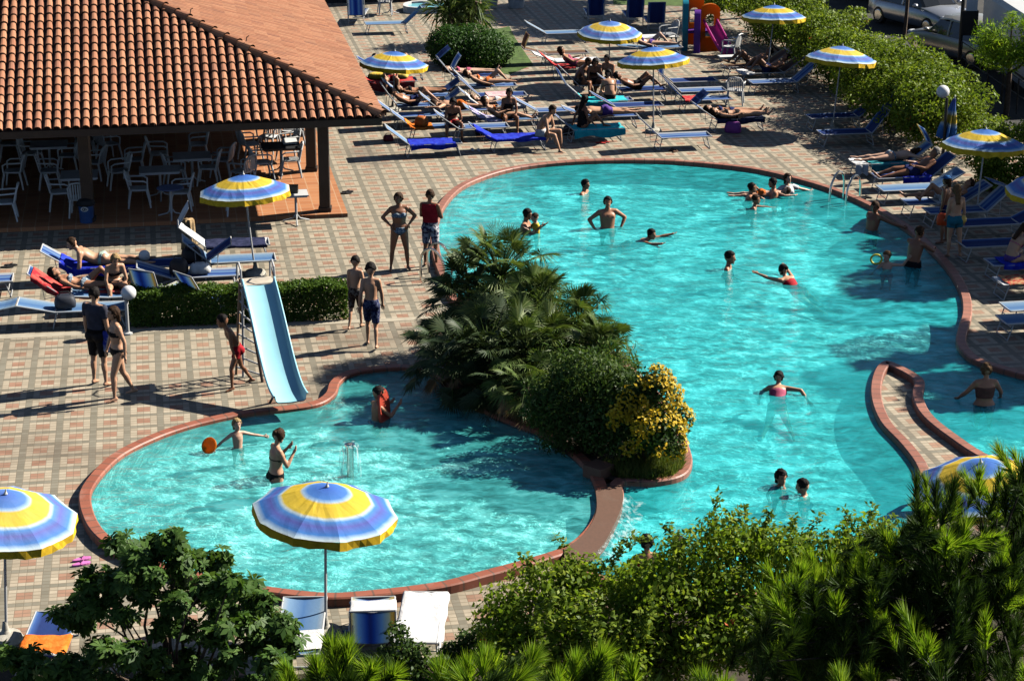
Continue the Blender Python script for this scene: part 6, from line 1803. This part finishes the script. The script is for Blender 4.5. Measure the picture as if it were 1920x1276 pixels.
    for i, (nm, a, b, r) in enumerate(segs):
        a, b = np.array(a), np.array(b); d = b - a; t = np.clip(((V - a) @ d) / max(d @ d, 1e-9), 0, 1)
        dist = np.linalg.norm(V - (a + t[:, None] * d), axis=1) / r
        k = dist < best; best[k] = dist[k]; seg[k] = i; tt[k] = t[k]; names.append(nm)
    nm = np.array(names)[seg]
    HL = (V - np.array(head)) @ np.array(Rh) / hs          # head local
    PL_ = (V - np.array(P0)) @ np.array(Rp); TL = (V - np.array(chest)) @ np.array(Rt)
    out = dict(V=V, F=Fc, F4=F4, N=NV, seg=nm, t=tt, HL=HL, PL=PL_, TL=TL, fing=(list(fingers.v), list(fingers.f)), head=head, Rh=Rh, hs=hs, hands=hands, chest=chest, Rt=Rt, neck=neck, P0=P0, eyes=None)
    _PB[key] = out
    return out

def sub(b, mask, off, name, mat, sc):
    """garment or hair: the covered part of the body lifted off the skin"""
    fm = mask[b['F4']].all(axis=1); idx = np.nonzero(fm)[0]
    if len(idx) == 0: return None
    vid = np.unique(b['F4'][idx]); mp = {v: i for i, v in enumerate(vid)}
    jit = np.random.RandomState(len(vid)).normal(0, .28, (len(vid), 1)) * off if name == 'hair' else 0
    V = (b['V'][vid] + b['N'][vid] * (off + jit)) * sc
    n = len(vid); V2 = (b['V'][vid] + b['N'][vid] * .001) * sc
    fs = [tuple(mp[v] for v in b['F'][i]) for i in idx]
    # close the hem with a rim so the cloth has thickness
    cnt = {}
    for f in fs:
        for k in range(len(f)):
            e = (f[k], f[(k + 1) % len(f)]); cnt[e] = cnt.get(e, 0) + 1
    rim = [(e[1], e[0], n + e[0], n + e[1]) for e in cnt if (e[1], e[0]) not in cnt]
    return mesh(name, np.concatenate([V, V2]), fs + rim, mat, True)

def masks(b, kind):
    s, t, PLc, TLc = b['seg'], b['t'], b['PL'], b['TL']
    tor = (s == 'torso') | (s == 'torso2')
    if kind == 'briefs': return (tor | (s == 'thigh')) & (PLc[:, 2] < .035) & (PLc[:, 2] > -.19 + .9 * np.abs(PLc[:, 0])) & ((s != 'thigh') | (t < .16))
    if kind == 'trunks': return ((tor & (PLc[:, 2] < .06)) | ((s == 'thigh') & (t < .42)))
    if kind == 'shorts': return ((tor & (PLc[:, 2] < .07)) | ((s == 'thigh') & (t < .88)))
    if kind == 'bra': return tor & (TLc[:, 2] > -.075) & (TLc[:, 2] < .045 - 0.35 * np.abs(np.abs(TLc[:, 0]) - .07) * (TLc[:, 1] > .04)) & ((TLc[:, 1] > .035) | (TLc[:, 2] < -.035))
    if kind == 'tee': return ((tor & (PLc[:, 2] > -.02) & (TLc[:, 2] < .165)) | ((s == 'uarm') & (t < .62)))
    if kind == 'vest': return (tor & (PLc[:, 2] > -.04) & (TLc[:, 2] < .15))
    if kind == 'suit': return (tor & (PLc[:, 2] > -.19 + .9 * np.abs(PLc[:, 0])) & (TLc[:, 2] < .05)) | ((s == 'thigh') & (t < .10))
    if kind == 'swimsuit_top': return tor & (TLc[:, 2] > -.16) & (TLc[:, 2] < .06)
NAMES = {'briefs': 'swim_briefs', 'trunks': 'swim_trunks', 'shorts': 'shorts', 'bra': 'bikini_top', 'tee': 't_shirt', 'vest': 'vest', 'suit': 'swimsuit', 'swimsuit_top': 'swim_top'}
PEOPLE = []
def person(label, ps, heading, at=None, water=None, seat=None, h=1.72, sex='m', skin='tan', hair=('black', 'short'), wear=(), child=False, girth=1.10, mirror=False, cap=None, group=None, voxel=None):
    """at: picture point of the feet; water: (x, y, depth of the pelvis under the surface, surface z); seat: (world point, angle)"""
    sc = h / 1.745 * (1.06 if child else 1.0)
    far = (at[1] if at else (water[1] if water else 300)) < 330
    b = body_data(ps, sex, child, girth, voxel or (.021 if far else .017))
    zmin = b['V'][:, 2].min() * sc
    if at is not None: p = G(at[0], at[1], at[2] if len(at) > 2 else 0); p.z -= zmin
    elif water is not None: p = G(water[0], water[1], water[3]); p.z = water[3] - water[2]
    else: p = Vector(seat)
    V = b['V'] * sc
    fv, ff = b['fing']
    n = len(V); m = MB(); m.v = [Vector(v) for v in V]; m.f = [list(f) for f in b['F']]; m.mi = [0] * len(m.f)
    m.add([v * sc for v in fv], ff)
    hd, Rh, hs = b['head'], b['Rh'], b['hs']
    m.cur = 1
    for s in (-1, 1): m.ell((hd + Rh @ Vector((s * .031, .083, .012)) * hs) * sc, .011 * sc, .007 * sc, .008 * sc, Rh, 8, 5)
    for s in (-1, 1): m.ell((hd + Rh @ Vector((s * .031, .086, .032)) * hs) * sc, .019 * sc, .006 * sc, .005 * sc, Rh, 8, 4)
    m.cur = 2; m.ell((hd + Rh @ Vector((0, .089, -.060)) * hs) * sc, .022 * sc, .008 * sc, .007 * sc, Rh, 8, 5)
    me = m.me("person", [SKIN[skin], M_eye, M_lip], True)
    base = Vector((p.x, p.y, p.z + (zmin if at is not None else 0)))
    off = Vector((0, 0, base.z - p.z))
    sq = None
    if water is not None:                                   # what is under water is seen foreshortened by refraction
        zw = water[3] - p.z; fl = (D_MAIN if water[3] == Z_MAIN else D_KID) - p.z + .01
        low = min(zmin, zw - .01); kf = min(1.0, max(.1, (zw - fl) / (zw - low))) if low < fl else 1.0
        def sq(mm):
            c = np.empty(len(mm.vertices) * 3, np.float32); mm.vertices.foreach_get('co', c); c = c.reshape(-1, 3)
            c[:, 2] = np.where(c[:, 2] < zw, zw + (c[:, 2] - zw) * kf, c[:, 2]); mm.vertices.foreach_set('co', c.ravel()); mm.update()
        sq(me)
    me.transform(Matrix.Translation(-off))
    o = link("person", me, None, base, R(heading - 90)); tag(o, label, "person", group)
    # hair
    col, style = hair
    HLc = b['HL']; ish = (b['seg'] == 'head')
    face = (HLc[:, 1] > .045) & (HLc[:, 2] < .058)
    low = {'short': -.055, 'bald': 9, 'bob': -.10, 'long': -.11, 'bun': -.075, 'pony': -.085}[style]
    hm = ish & ~face & ((HLc[:, 2] > .052) | ((HLc[:, 1] < .015) & (HLc[:, 2] > low)) | ((HLc[:, 1] < .05) & (HLc[:, 2] > .0) & (style != 'short')) | ((HLc[:, 1] < .035) & (HLc[:, 2] > .012)))
    if style != 'bald':
        hme = sub(b, hm, .016 if style == 'short' else .022, "hair", HAIR[col], sc)
        if hme:
            ex = MB()
            if style == 'bun': ex.ell((hd + Rh @ Vector((0, -.105, .055)) * hs) * sc, .045 * sc, .04 * sc, .042 * sc, Rh)
            dn = (b['Rt'] @ Vector((0, -.25, -1))).normalized()
            if style in ('long', 'bob'):
                L = .26 if style == 'long' else .08
                rows = []; c0 = hd + Rh @ Vector((0, -.055, .03)) * hs
                for i in range(7):
                    f = i / 6; c = c0 + (Rh @ Vector((0, -.012, -.11 * f)) + dn * (L * f if f > .2 else 0)) 
                    a, bb = .080 * (1 - .35 * f), .052 * (1 - .35 * f)
                    rows.append([(c + Rh @ Vector((a * math.cos(k * math.pi / 7) * (1 + .06 * math.sin(3 * k + i)), bb * math.sin(k * math.pi / 7), 0)) * hs) * sc for k in range(14)])
                ex.loft(rows)
            if style == 'pony':
                c0 = hd + Rh @ Vector((0, -.10, .02)) * hs
                ex.tube([c0 * sc, (c0 + Rh @ Vector((0, -.04, -.01))) * sc, (c0 + Rh @ Vector((0, -.05, -.06)) + dn * .04) * sc, (c0 + Rh @ Vector((0, -.03, -.08)) + dn * .16) * sc], [.02 * sc, .03 * sc, .028 * sc, .008 * sc], 8)
            if ex.v:
                bm = bmesh.new(); bm.from_mesh(hme); tmp = mesh("t", ex.v, ex.f, HAIR[col], True); bm.from_mesh(tmp); bm.to_mesh(hme); bm.free(); bpy.data.meshes.remove(tmp)
            sq and sq(hme); hme.transform(Matrix.Translation(-off)); link("hair", hme, o)
    for kind, mt in wear:
        g = sub(b, masks(b, kind), .007 if kind in ('briefs', 'bra', 'suit', 'swimsuit_top') else .018, NAMES[kind], mt, sc)
        if g: sq and sq(g); g.transform(Matrix.Translation(-off)); link(NAMES[kind], g, o)
    if cap:
        g = sub(b, ish & (HLc[:, 2] > .045), .026, "cap", cap, sc)
        if g:
            ex = MB(); c = hd + Rh @ Vector((0, .10, .055)) * hs
            ex.loft([[(c + Rh @ Vector((x, y, z + dz))) * sc for x, y, z in ((-.07, -.02, 0), (-.055, .05, -.012), (0, .075, -.015), (.055, .05, -.012), (.07, -.02, 0))] for dz in (0, .008)])
            bm = bmesh.new(); bm.from_mesh(g); tmp = mesh("t", ex.v, ex.f, cap); bm.from_mesh(tmp); bm.to_mesh(g); bm.free(); bpy.data.meshes.remove(tmp)
            g.transform(Matrix.Translation(-off)); link("cap", g, o)
    PEOPLE.append(o)
    o_hands = {k: o.location + Matrix.Rotation(R(heading - 90), 3, 'Z') @ (v * sc - off) for k, v in b['hands'].items()}
    return o, o_hands

def lie(label, key, ps, lx=0.0, ly=0.0, up=.115, flip=False, **k):
    p, a = on(key, lx, ly, LZ + up)
    prone = ps.startswith('prone')
    # supine poses point the feet along the body's front; the head lies on the backrest
    hd = math.degrees(a) + (180 if prone != flip else 0)
    return person(label, ps, hd, seat=p, **k)
def perch(label, key, lx, side, ps='sit', up=.135, turn=0, **k):
    p, a = on(key, lx, 0, LZ + up)
    return person(label, ps, math.degrees(a) + side * 90 + turn, seat=p, **k)

c_red = cloth("red_swimwear", (.45, .02, .03)); c_blk = cloth("black_swimwear", (.012, .012, .014)); c_nav = cloth("navy_swimwear", (.015, .02, .07), (.10, .12, .2), 22)
c_brn = cloth("brown_patterned_trunks", (.06, .035, .025), (.22, .18, .14), 20); c_gry = cloth("charcoal_shirt", (.055, .055, .075)); c_blue = cloth("blue_grey_bikini", (.13, .20, .28), (.45, .5, .52), 26)
c_pat = cloth("white_navy_patterned_shorts", (.60, .60, .62), (.04, .04, .09), 18); c_teal = cloth("teal_shorts", (.02, .16, .22)); c_mint = cloth("pale_mint_briefs", (.50, .62, .52)); c_pnk = cloth("pink_swimwear", (.55, .12, .20)); c_vio = cloth("violet_trunks", (.12, .06, .28))
c_org = cloth("orange_swimwear", (.65, .16, .03)); c_grn = cloth("green_swimwear", (.04, .22, .08)); c_wht = cloth("white_shirt", (.66, .66, .66)); c_dkb = cloth("dark_blue_trunks", (.02, .03, .12))
c_blkp = cloth("black_white_briefs", (.02, .02, .025), (.35, .35, .36), 20); c_cap = cloth("blue_cap", (.02, .13, .36))

# standing round the pools
person("man in a charcoal t-shirt and black shorts standing with his back half turned", 'stand', 62, (188, 722), h=1.80, skin='mid', hair=('black', 'short'), wear=(('tee', c_gry), ('shorts', c_blk)))
person("woman in a black bikini with loose dark hair beside the man in charcoal", 'walk', 205, (226, 748), h=1.70, sex='f', skin='mid', hair=('brown', 'bob'), wear=(('bra', c_blk), ('briefs', c_blk)))
person("child in red trunks bending forward next to the slide ladder", 'lean', 205, (446, 728), h=1.36, skin='dark', hair=('black', 'short'), wear=(('trunks', c_red),), child=True)
person("boy in brown patterned shorts walking away, the left of the two boys", 'walk2', 78, (668, 616), h=1.34, skin='mid', hair=('black', 'short'), wear=(('shorts', c_brn),), child=True)
person("boy in navy patterned shorts walking away, the right of the two boys", 'walk', 92, (698, 650), h=1.52, skin='mid', hair=('black', 'short'), wear=(('shorts', c_nav),), child=True, girth=1.2)
person("woman in a blue grey bikini with hands on her hips looking right", 'hips', -78, (750, 506), h=1.66, sex='f', skin='dark', hair=('brown', 'bun'), wear=(('bra', c_blue), ('briefs', c_blue)), girth=1.16)
person("man in a red vest and patterned shorts standing at the pool rim", 'crossed', 70, (808, 500), h=1.66, skin='dark', hair=('brown', 'short'), wear=(('vest', c_red), ('shorts', c_pat)))
g1, hnd = person("girl in teal shorts seen from behind on the right hand deck", 'stand2', 108, (1786, 482), h=1.58, sex='f', skin='mid', hair=('light', 'long'), wear=(('trunks', c_teal),))
person("person in a blue cap standing in shade behind the girl in teal shorts", 'stand', 150, (1768, 456), h=1.50, skin='dark', hair=('brown', 'bob'), wear=(('trunks', c_dkb),), cap=c_cap)
# left deck
lie("man in pale mint briefs lying on his front on a royal blue towel", 'a1', 'prone_up', .12, h=1.80, skin='mid', hair=('brown', 'short'), wear=(('briefs', c_mint),))
lie("woman in a striped bikini reclining on a red towel", 'a2', 'supine_knee', .02, h=1.66, sex='f', skin='tan', hair=('black', 'long'), wear=(('bra', c_blue), ('briefs', c_blue)))
perch("blond woman in a dark bikini leaning over at the foot of the red towel", 'a2', .62, -1, 'sit2', turn=20, h=1.64, sex='f', skin='mid', hair=('blond', 'pony'), wear=(('bra', c_blk), ('briefs', c_blk)))
# far deck
perch("person sitting under the parasol by the roof with legs hanging down", 'f1', .15, -1, 'sit', h=1.68, sex='f', skin='mid', hair=('brown', 'bob'), wear=(('bra', c_red), ('briefs', c_red)))
lie("man in dark trunks lying with his knees bent near the roof tip", 'f2', 'supine_knees', .0, h=1.74, skin='tan', hair=('brown', 'short'), wear=(('trunks', c_dkb),))
perch("woman with dark hair sitting with hands clasped beside the orange bundle", 'f4', .62, -1, 'sit2', h=1.66, sex='f', skin='dark', hair=('black', 'bun'), wear=(('bra', c_blk), ('briefs', c_red)))
lie("pale sunbather in front of the round hedge with legs stretched out", 'e1', 'supine', .0, h=1.66, sex='f', skin='pale', hair=('brown', 'bob'), wear=(('bra', c_pnk), ('briefs', c_pnk)))
p_, a_ = on('e1', .25, -.55, LZ + .1)
lie("sunbather with one raised leg beside the round hedge", 'e2', 'supine_knee', .06, .0, h=1.68, sex='f', skin='mid', hair=('brown', 'bob'), wear=(('bra', c_org), ('briefs', c_org)))
lie("sunbather with a dark bikini reclining beside the roof tip", 'e0', 'supine', .05, h=1.66, sex='f', skin='tan', hair=('brown', 'bob'), wear=(('bra', c_blk), ('briefs', c_blk)))
lie("sunbather lying on his front between the two rows of the far deck", 'n1', 'prone', .05, h=1.74, skin='mid', hair=('brown', 'short'), wear=(('trunks', c_org),))
lie("sunbather with bent knees just right of the sitting group", 'n2', 'supine_knees', .05, h=1.70, skin='dark', hair=('black', 'short'), wear=(('trunks', c_blk),))
lie("sunbather lying under the near side of the parasol by the roof", 'n4', 'supine_knee', .05, h=1.66, sex='f', skin='tan', hair=('black', 'bob'), wear=(('bra', c_red), ('briefs', c_red)))
lie("pale sunbather lying flat on her back on a white towel", 'e4', 'supine', .02, h=1.66, sex='f', skin='pale', hair=('light', 'bob'), wear=(('bra', c_wht), ('briefs', c_wht)))
lie("sunbather lying behind the dark sitting woman", 'e5', 'recline', -.05, h=1.66, sex='f', skin='mid', hair=('brown', 'bob'), wear=(('bra', c_org), ('briefs', c_org)))
perch("dark woman sitting upright with hands on her knees in the middle row", 'e5', .15, -1, 'sit', h=1.64, sex='f', skin='dark', hair=('black', 'bob'), wear=(('suit', c_blk),))
perch("man bending forward at the foot of the royal blue towel", 'e6', .82, -1, 'sit2', turn=60, h=1.78, skin='mid', hair=('brown', 'short'), wear=(('trunks', c_wht),))
lie("person lying on the lounger behind the sitting group with a pink wrap", 'g2', 'recline', .15, h=1.66, sex='f', skin='tan', hair=('brown', 'bob'), wear=(('suit', c_pnk),))
perch("dark haired woman in the middle of the sitting group", 'g3', .05, -1, 'sit2', h=1.66, sex='f', skin='dark', hair=('black', 'long'), wear=(('bra', c_blk), ('briefs', c_blk)))
perch("person seen from behind in the sitting group, back to the camera", 'g4', .30, 1, 'sit2', h=1.64, sex='f', skin='mid', hair=('black', 'bun'), wear=(('bra', c_blk), ('briefs', c_blk)))
perch("person at the right end of the sitting group facing left", 'g3', .55, -1, 'sit', turn=-50, h=1.66, skin='tan', hair=('black', 'short'), wear=(('trunks', c_blk),))
perch("person at the left end of the sitting group facing right", 'g3', -.38, -1, 'sit2', turn=60, h=1.66, skin='dark', hair=('brown', 'short'), wear=(('trunks', c_brn),))
lie("man in violet trunks lying on his front behind the dark haired girl", 'g5', 'prone', .0, h=1.76, skin='mid', hair=('black', 'short'), wear=(('trunks', c_vio),))
p_, a_ = on('g6', -.12, 0, LZ + .13)
person("dark haired girl sitting on the turquoise towel with legs stretched right", 'sitfloor', math.degrees(a_) + 12, seat=p_, h=1.64, sex='f', skin='dark', hair=('black', 'long'), wear=(('suit', c_blk),))
lie("sunbather on the far side of the pair with a dark hood", 'h3', 'supine', .05, .16, up=.12, h=1.68, sex='f', skin='tan', hair=('brown', 'bob'), wear=(('bra', c_dkb), ('briefs', c_dkb)))
lie("sunbather on the near side of the pair with a dark hood", 'h3', 'supine', .12, -.16, up=.12, h=1.66, sex='f', skin='mid', hair=('brown', 'bob'), wear=(('bra', c_blk), ('briefs', c_blk)))
lie("woman in a violet top lying on her back near the play slide", 'i1', 'supine_knee', -.1, h=1.66, sex='f', skin='pale', hair=('brown', 'bob'), wear=(('bra', c_vio), ('briefs', c_vio)))
lie("bather in the hedge's shade with bent knees, farther from the camera", 'k1', 'supine_knees', .05, h=1.7, skin='dark', hair=('black', 'short'), wear=(('trunks', c_brn),))
lie("bather in the hedge's shade with bent knees, nearer to the camera", 'k2', 'supine_knees', .0, h=1.7, skin='dark', hair=('black', 'short'), wear=(('trunks', c_dkb),))
# right deck
lie("woman in pale blue briefs lying on her front on the teal towel", 'r3', 'prone', -.1, h=1.68, sex='f', skin='pale', hair=('brown', 'bob'), wear=(('briefs', c_blue),))
lie("dark tanned man reclining on a violet blue towel", 'r4', 'recline', -.1, h=1.78, skin='dark', hair=('grey', 'short'), wear=(('trunks', c_dkb),), girth=1.2)
lie("bather with one raised knee on the right hand deck", 'r6', 'supine_knee', -.05, h=1.72, skin='tan', hair=('brown', 'short'), wear=(('trunks', c_wht),))
perch("long haired woman sitting bent forward at the right edge", 'r10', .42, -1, 'sit2', turn=-70, h=1.66, sex='f', skin='mid', hair=('brown', 'long'), wear=(('briefs', c_vio), ('bra', c_pnk)))

# in the big pool
ZW = Z_MAIN
person("swimmer with wet dark hair near the far left rim of the big pool", 'wade', -20, water=(1096, 362, .42, ZW), h=1.70, skin='tan', hair=('black', 'short'), wear=(('trunks', c_dkb),))
person("man holding a small child in the left part of the big pool", 'wade_hold', -10, water=(984, 432, .28, ZW), h=1.76, skin='tan', hair=('black', 'short'), wear=(('trunks', c_dkb),))
person("small child in a yellow top carried by the man in the big pool", 'wade_hold', 190, water=(1006, 436, .10, ZW), h=1.12, skin='pale', hair=('brown', 'short'), wear=(('tee', cloth("yellow_top", (.75, .52, .05))),), child=True)
person("man standing waist deep with his hands on his hips", 'wade_hips', -75, water=(1139, 426, .08, ZW), h=1.78, skin='tan', hair=('black', 'short'), wear=(('trunks', c_grn),))
person("swimmer low in the water just in front of the standing man", 'swim', -20, water=(1182, 446, .26, ZW), h=1.70, skin='tan', hair=('black', 'short'), wear=(('trunks', c_blk),))
person("boy with short hair standing chest deep in the middle of the big pool", 'wade', -15, water=(1366, 503, .40, ZW), h=1.58, skin='tan', hair=('black', 'short'), wear=(('trunks', c_dkb),), child=True)
person("woman in a red swimsuit swimming away to the lower right", 'swim', 128, water=(1498, 536, .16, ZW), h=1.68, sex='f', skin='mid', hair=('black', 'bun'), wear=(('suit', c_red),))
person("bather with dark hair leftmost in the playing group at the far rim", 'wade_reach', -5, water=(1404, 372, .36, ZW), h=1.66, skin='tan', hair=('black', 'short'), wear=(('trunks', c_blk),))
person("child in front of the playing group with arms stretched right", 'wade_reach', -10, water=(1412, 390, .34, ZW), h=1.34, skin='tan', hair=('brown', 'short'), wear=(('trunks', c_blk),), child=True)
person("child lying across the arms of the playing group", 'prone', 0, water=(1432, 366, -.04, ZW), h=1.30, skin='pale', hair=('brown', 'short'), wear=(('trunks', c_org),), child=True)
person("bather with black hair in the middle of the playing group", 'wade_hold', 180, water=(1452, 368, .30, ZW), h=1.68, skin='tan', hair=('black', 'short'), wear=(('trunks', c_blk),))
person("bather in a white shirt at the right of the playing group", 'wade_out', -60, water=(1476, 362, .26, ZW), h=1.64, sex='f', skin='pale', hair=('brown', 'bob'), wear=(('tee', c_wht),))
person("man leaning back on the rim below the right pool ladder", 'edge_back', 215, water=(1634, 430, .12, ZW), h=1.74, skin='dark', hair=('brown', 'short'), wear=(('trunks', c_blk),))
person("man leaning his arms on the rim at the right end of the big pool", 'edge', 40, water=(1712, 498, -.06, ZW), h=1.78, skin='dark', hair=('brown', 'short'), wear=(('trunks', c_blk),))
kid, hk = person("child in the water lifting a yellow ring near the right rim", 'wade_throw', 250, water=(1663, 503, .26, ZW), h=1.30, skin='pale', hair=('light', 'short'), wear=(('trunks', c_dkb),), child=True)
person("bather swimming away with arms spread wide in the middle of the pool", 'swim_out', 82, water=(1458, 746, .16, ZW), h=1.62, sex='f', skin='mid', hair=('black', 'short'), wear=(('suit', c_pnk),))
person("child with dark hair in the water, the left of the pair near the bush", 'wade', -70, water=(1463, 910, .42, ZW), h=1.40, skin='tan', hair=('black', 'bob'), wear=(('trunks', c_dkb),), child=True)
person("child with short hair in the water, the right of the pair near the bush", 'wade_hold', 160, water=(1510, 928, .42, ZW), h=1.40, skin='mid', hair=('black', 'short'), wear=(('trunks', c_dkb),), child=True)
person("woman with a hair bun wading with her back to the camera behind the walkway", 'wade', 95, water=(1845, 757, .02, ZW), h=1.70, sex='f', skin='tan', hair=('light', 'bun'), wear=(('briefs', c_blkp), ('swimsuit_top', cloth("thin_halter", (.16, .08, .06)))), girth=1.2)
person("dark haired bather leaning at the lower end of the walkway by the parasol", 'edge', 60, water=(1738, 960, .05, ZW), h=1.64, skin='dark', hair=('black', 'short'), wear=(('trunks', c_blk),))
person("bather with a hair bun behind the trumpet vine, the left of two heads", 'wade', 100, water=(1212, 1062, .25, ZW), h=1.66, sex='f', skin='tan', hair=('black', 'bun'), wear=(('suit', c_red),))
person("bather behind the trumpet vine, the right of two heads", 'wade', 180, water=(1272, 1060, .28, ZW), h=1.66, skin='tan', hair=('brown', 'short'), wear=(('trunks', c_blk),))
# in the small pool
kk, hh = person("child in the small pool holding an orange disc", 'wade_out', -60, water=(446, 838, .06, Z_KID), h=1.12, skin='pale', hair=('blond', 'bob'), wear=(('briefs', c_red),), child=True)
person("woman in a black bikini standing in the small pool with hands at her face", 'wade_face', 25, water=(518, 897, -.10, Z_KID), h=1.62, sex='f', skin='mid', hair=('brown', 'bun'), wear=(('bra', cloth("olive_top", (.10, .10, .06))), ('briefs', c_blk)))
kb, hb_ = person("boy in the shaded part of the small pool holding a red board", 'wade_hold', 30, water=(706, 785, .14, Z_KID), h=1.46, skin='tan', hair=('black', 'short'), wear=(('trunks', c_dkb),), child=True)
bpy.data.objects.remove(TMP)

# things held or floating
p = hh[-1] if hh[-1].x < hh[1].x else hh[1]
m = MB(); rotq = Matrix.Rotation(R(-30), 3, 'Z') @ Matrix.Rotation(R(60), 3, 'X'); m.add([rotq @ Vector((r * math.cos(k * math.pi / 14), r * math.sin(k * math.pi / 14), z)) for r, z in ((.004, -.012), (.12, -.014), (.135, -.02), (.14, .012), (.125, .016), (.12, 0), (.004, .004)) for k in range(28)], [(i * 28 + k, i * 28 + (k + 1) % 28, (i + 1) * 28 + (k + 1) % 28, (i + 1) * 28 + k) for i in range(6) for k in range(28)])
tag(m.o("throwing_disc", MT_("orange_disc", (.95, .30, .02), .55), None, True, p + Vector((-.05, .0, .10))), "orange throwing disc held by the child in the small pool", "disc")
p = AT(720, 765, G(706, 785, Z_KID).y - .02)
m = MB(); out = [(.0, -.42)] + [(.17 * math.sin(math.pi * k / 12) ** .7 if 0 < k < 12 else 0, -.42 + .84 * k / 12) for k in range(1, 12)]
prof = [(.16 * min(1, (1 - abs(q) ** 4)), q * .36) for q in np.linspace(-1, 1, 15)]
vs = [Vector((s * a, y, z)) for y in (-.025, .025) for s in (-1, 1) for a, z in prof]; n = len(prof)
fs = []
for i in range(n - 1): fs += [(i, i + 1, n + i + 1, n + i), (2 * n + i + 1, 2 * n + i, 3 * n + i, 3 * n + i + 1), (i + 1, i, 2 * n + i, 2 * n + i + 1), (n + i, n + i + 1, 3 * n + i + 1, 3 * n + i)]
m.add(vs, fs); o = m.o("swim_board", M("red_board", (.50, .07, .04), .45), None, False, (p.x, p.y, p.z)); o.rotation_euler = (R(-8), R(6), R(62))
tag(o, "red swim board held upright by the boy in the small pool", "swim board")
p = AT(1643, 486, kid.location.y)
m = MB(); m.tube([(.115 * math.cos(a), 0, .10 * math.sin(a)) for a in [2 * math.pi * k / 20 for k in range(20)]], .022, 8, closed=True)
tag(m.o("swim_ring", M("yellow_ring", (.72, .62, .05), .4), None, True, p), "yellow ring lifted by the child near the right rim", "ring")
p = AT(1804, 411, g1.location.y); m = MB(); m.ell((0, 0, 0), .10, .10, .10, n=18, m=12); tag(m.o("ball", M("yellow_ball", (.80, .50, .10), .45), None, True, p), "yellow ball under the arm of the girl in teal shorts", "ball")
p = AT(1768, 408, g1.location.y + .5); bag("bright orange red bag held by the person in the blue cap", p - Vector((0, 0, .16)), (.26, .14, .26), M("orange_red_bag", (.85, .10, .02), .5))
p = AT(200, 640, G(188, 722).y - .1); bag("blue and white shopping bag held by the man in charcoal", p - Vector((0, 0, .18)), (.30, .14, .38), towel_mat("blue_white_bag", (.05, .06, .35), (.60, .58, .68), 4))
p = on('a1', 1.02, .12, LZ + .12)[0]; m = MB(); m.ell((0, 0, 0), .12, .12, .12, n=18, m=12); tag(m.o("ball", M_white, None, True, p), "white ball beyond the feet of the man on the royal blue towel", "ball")
bag("bundle of clothes and dark sandals by the man on the royal blue towel", G(258, 530), (.4, .34, .2), towel_mat("olive_clothes", (.20, .17, .06), (.45, .40, .2), 7), "bundle", False)
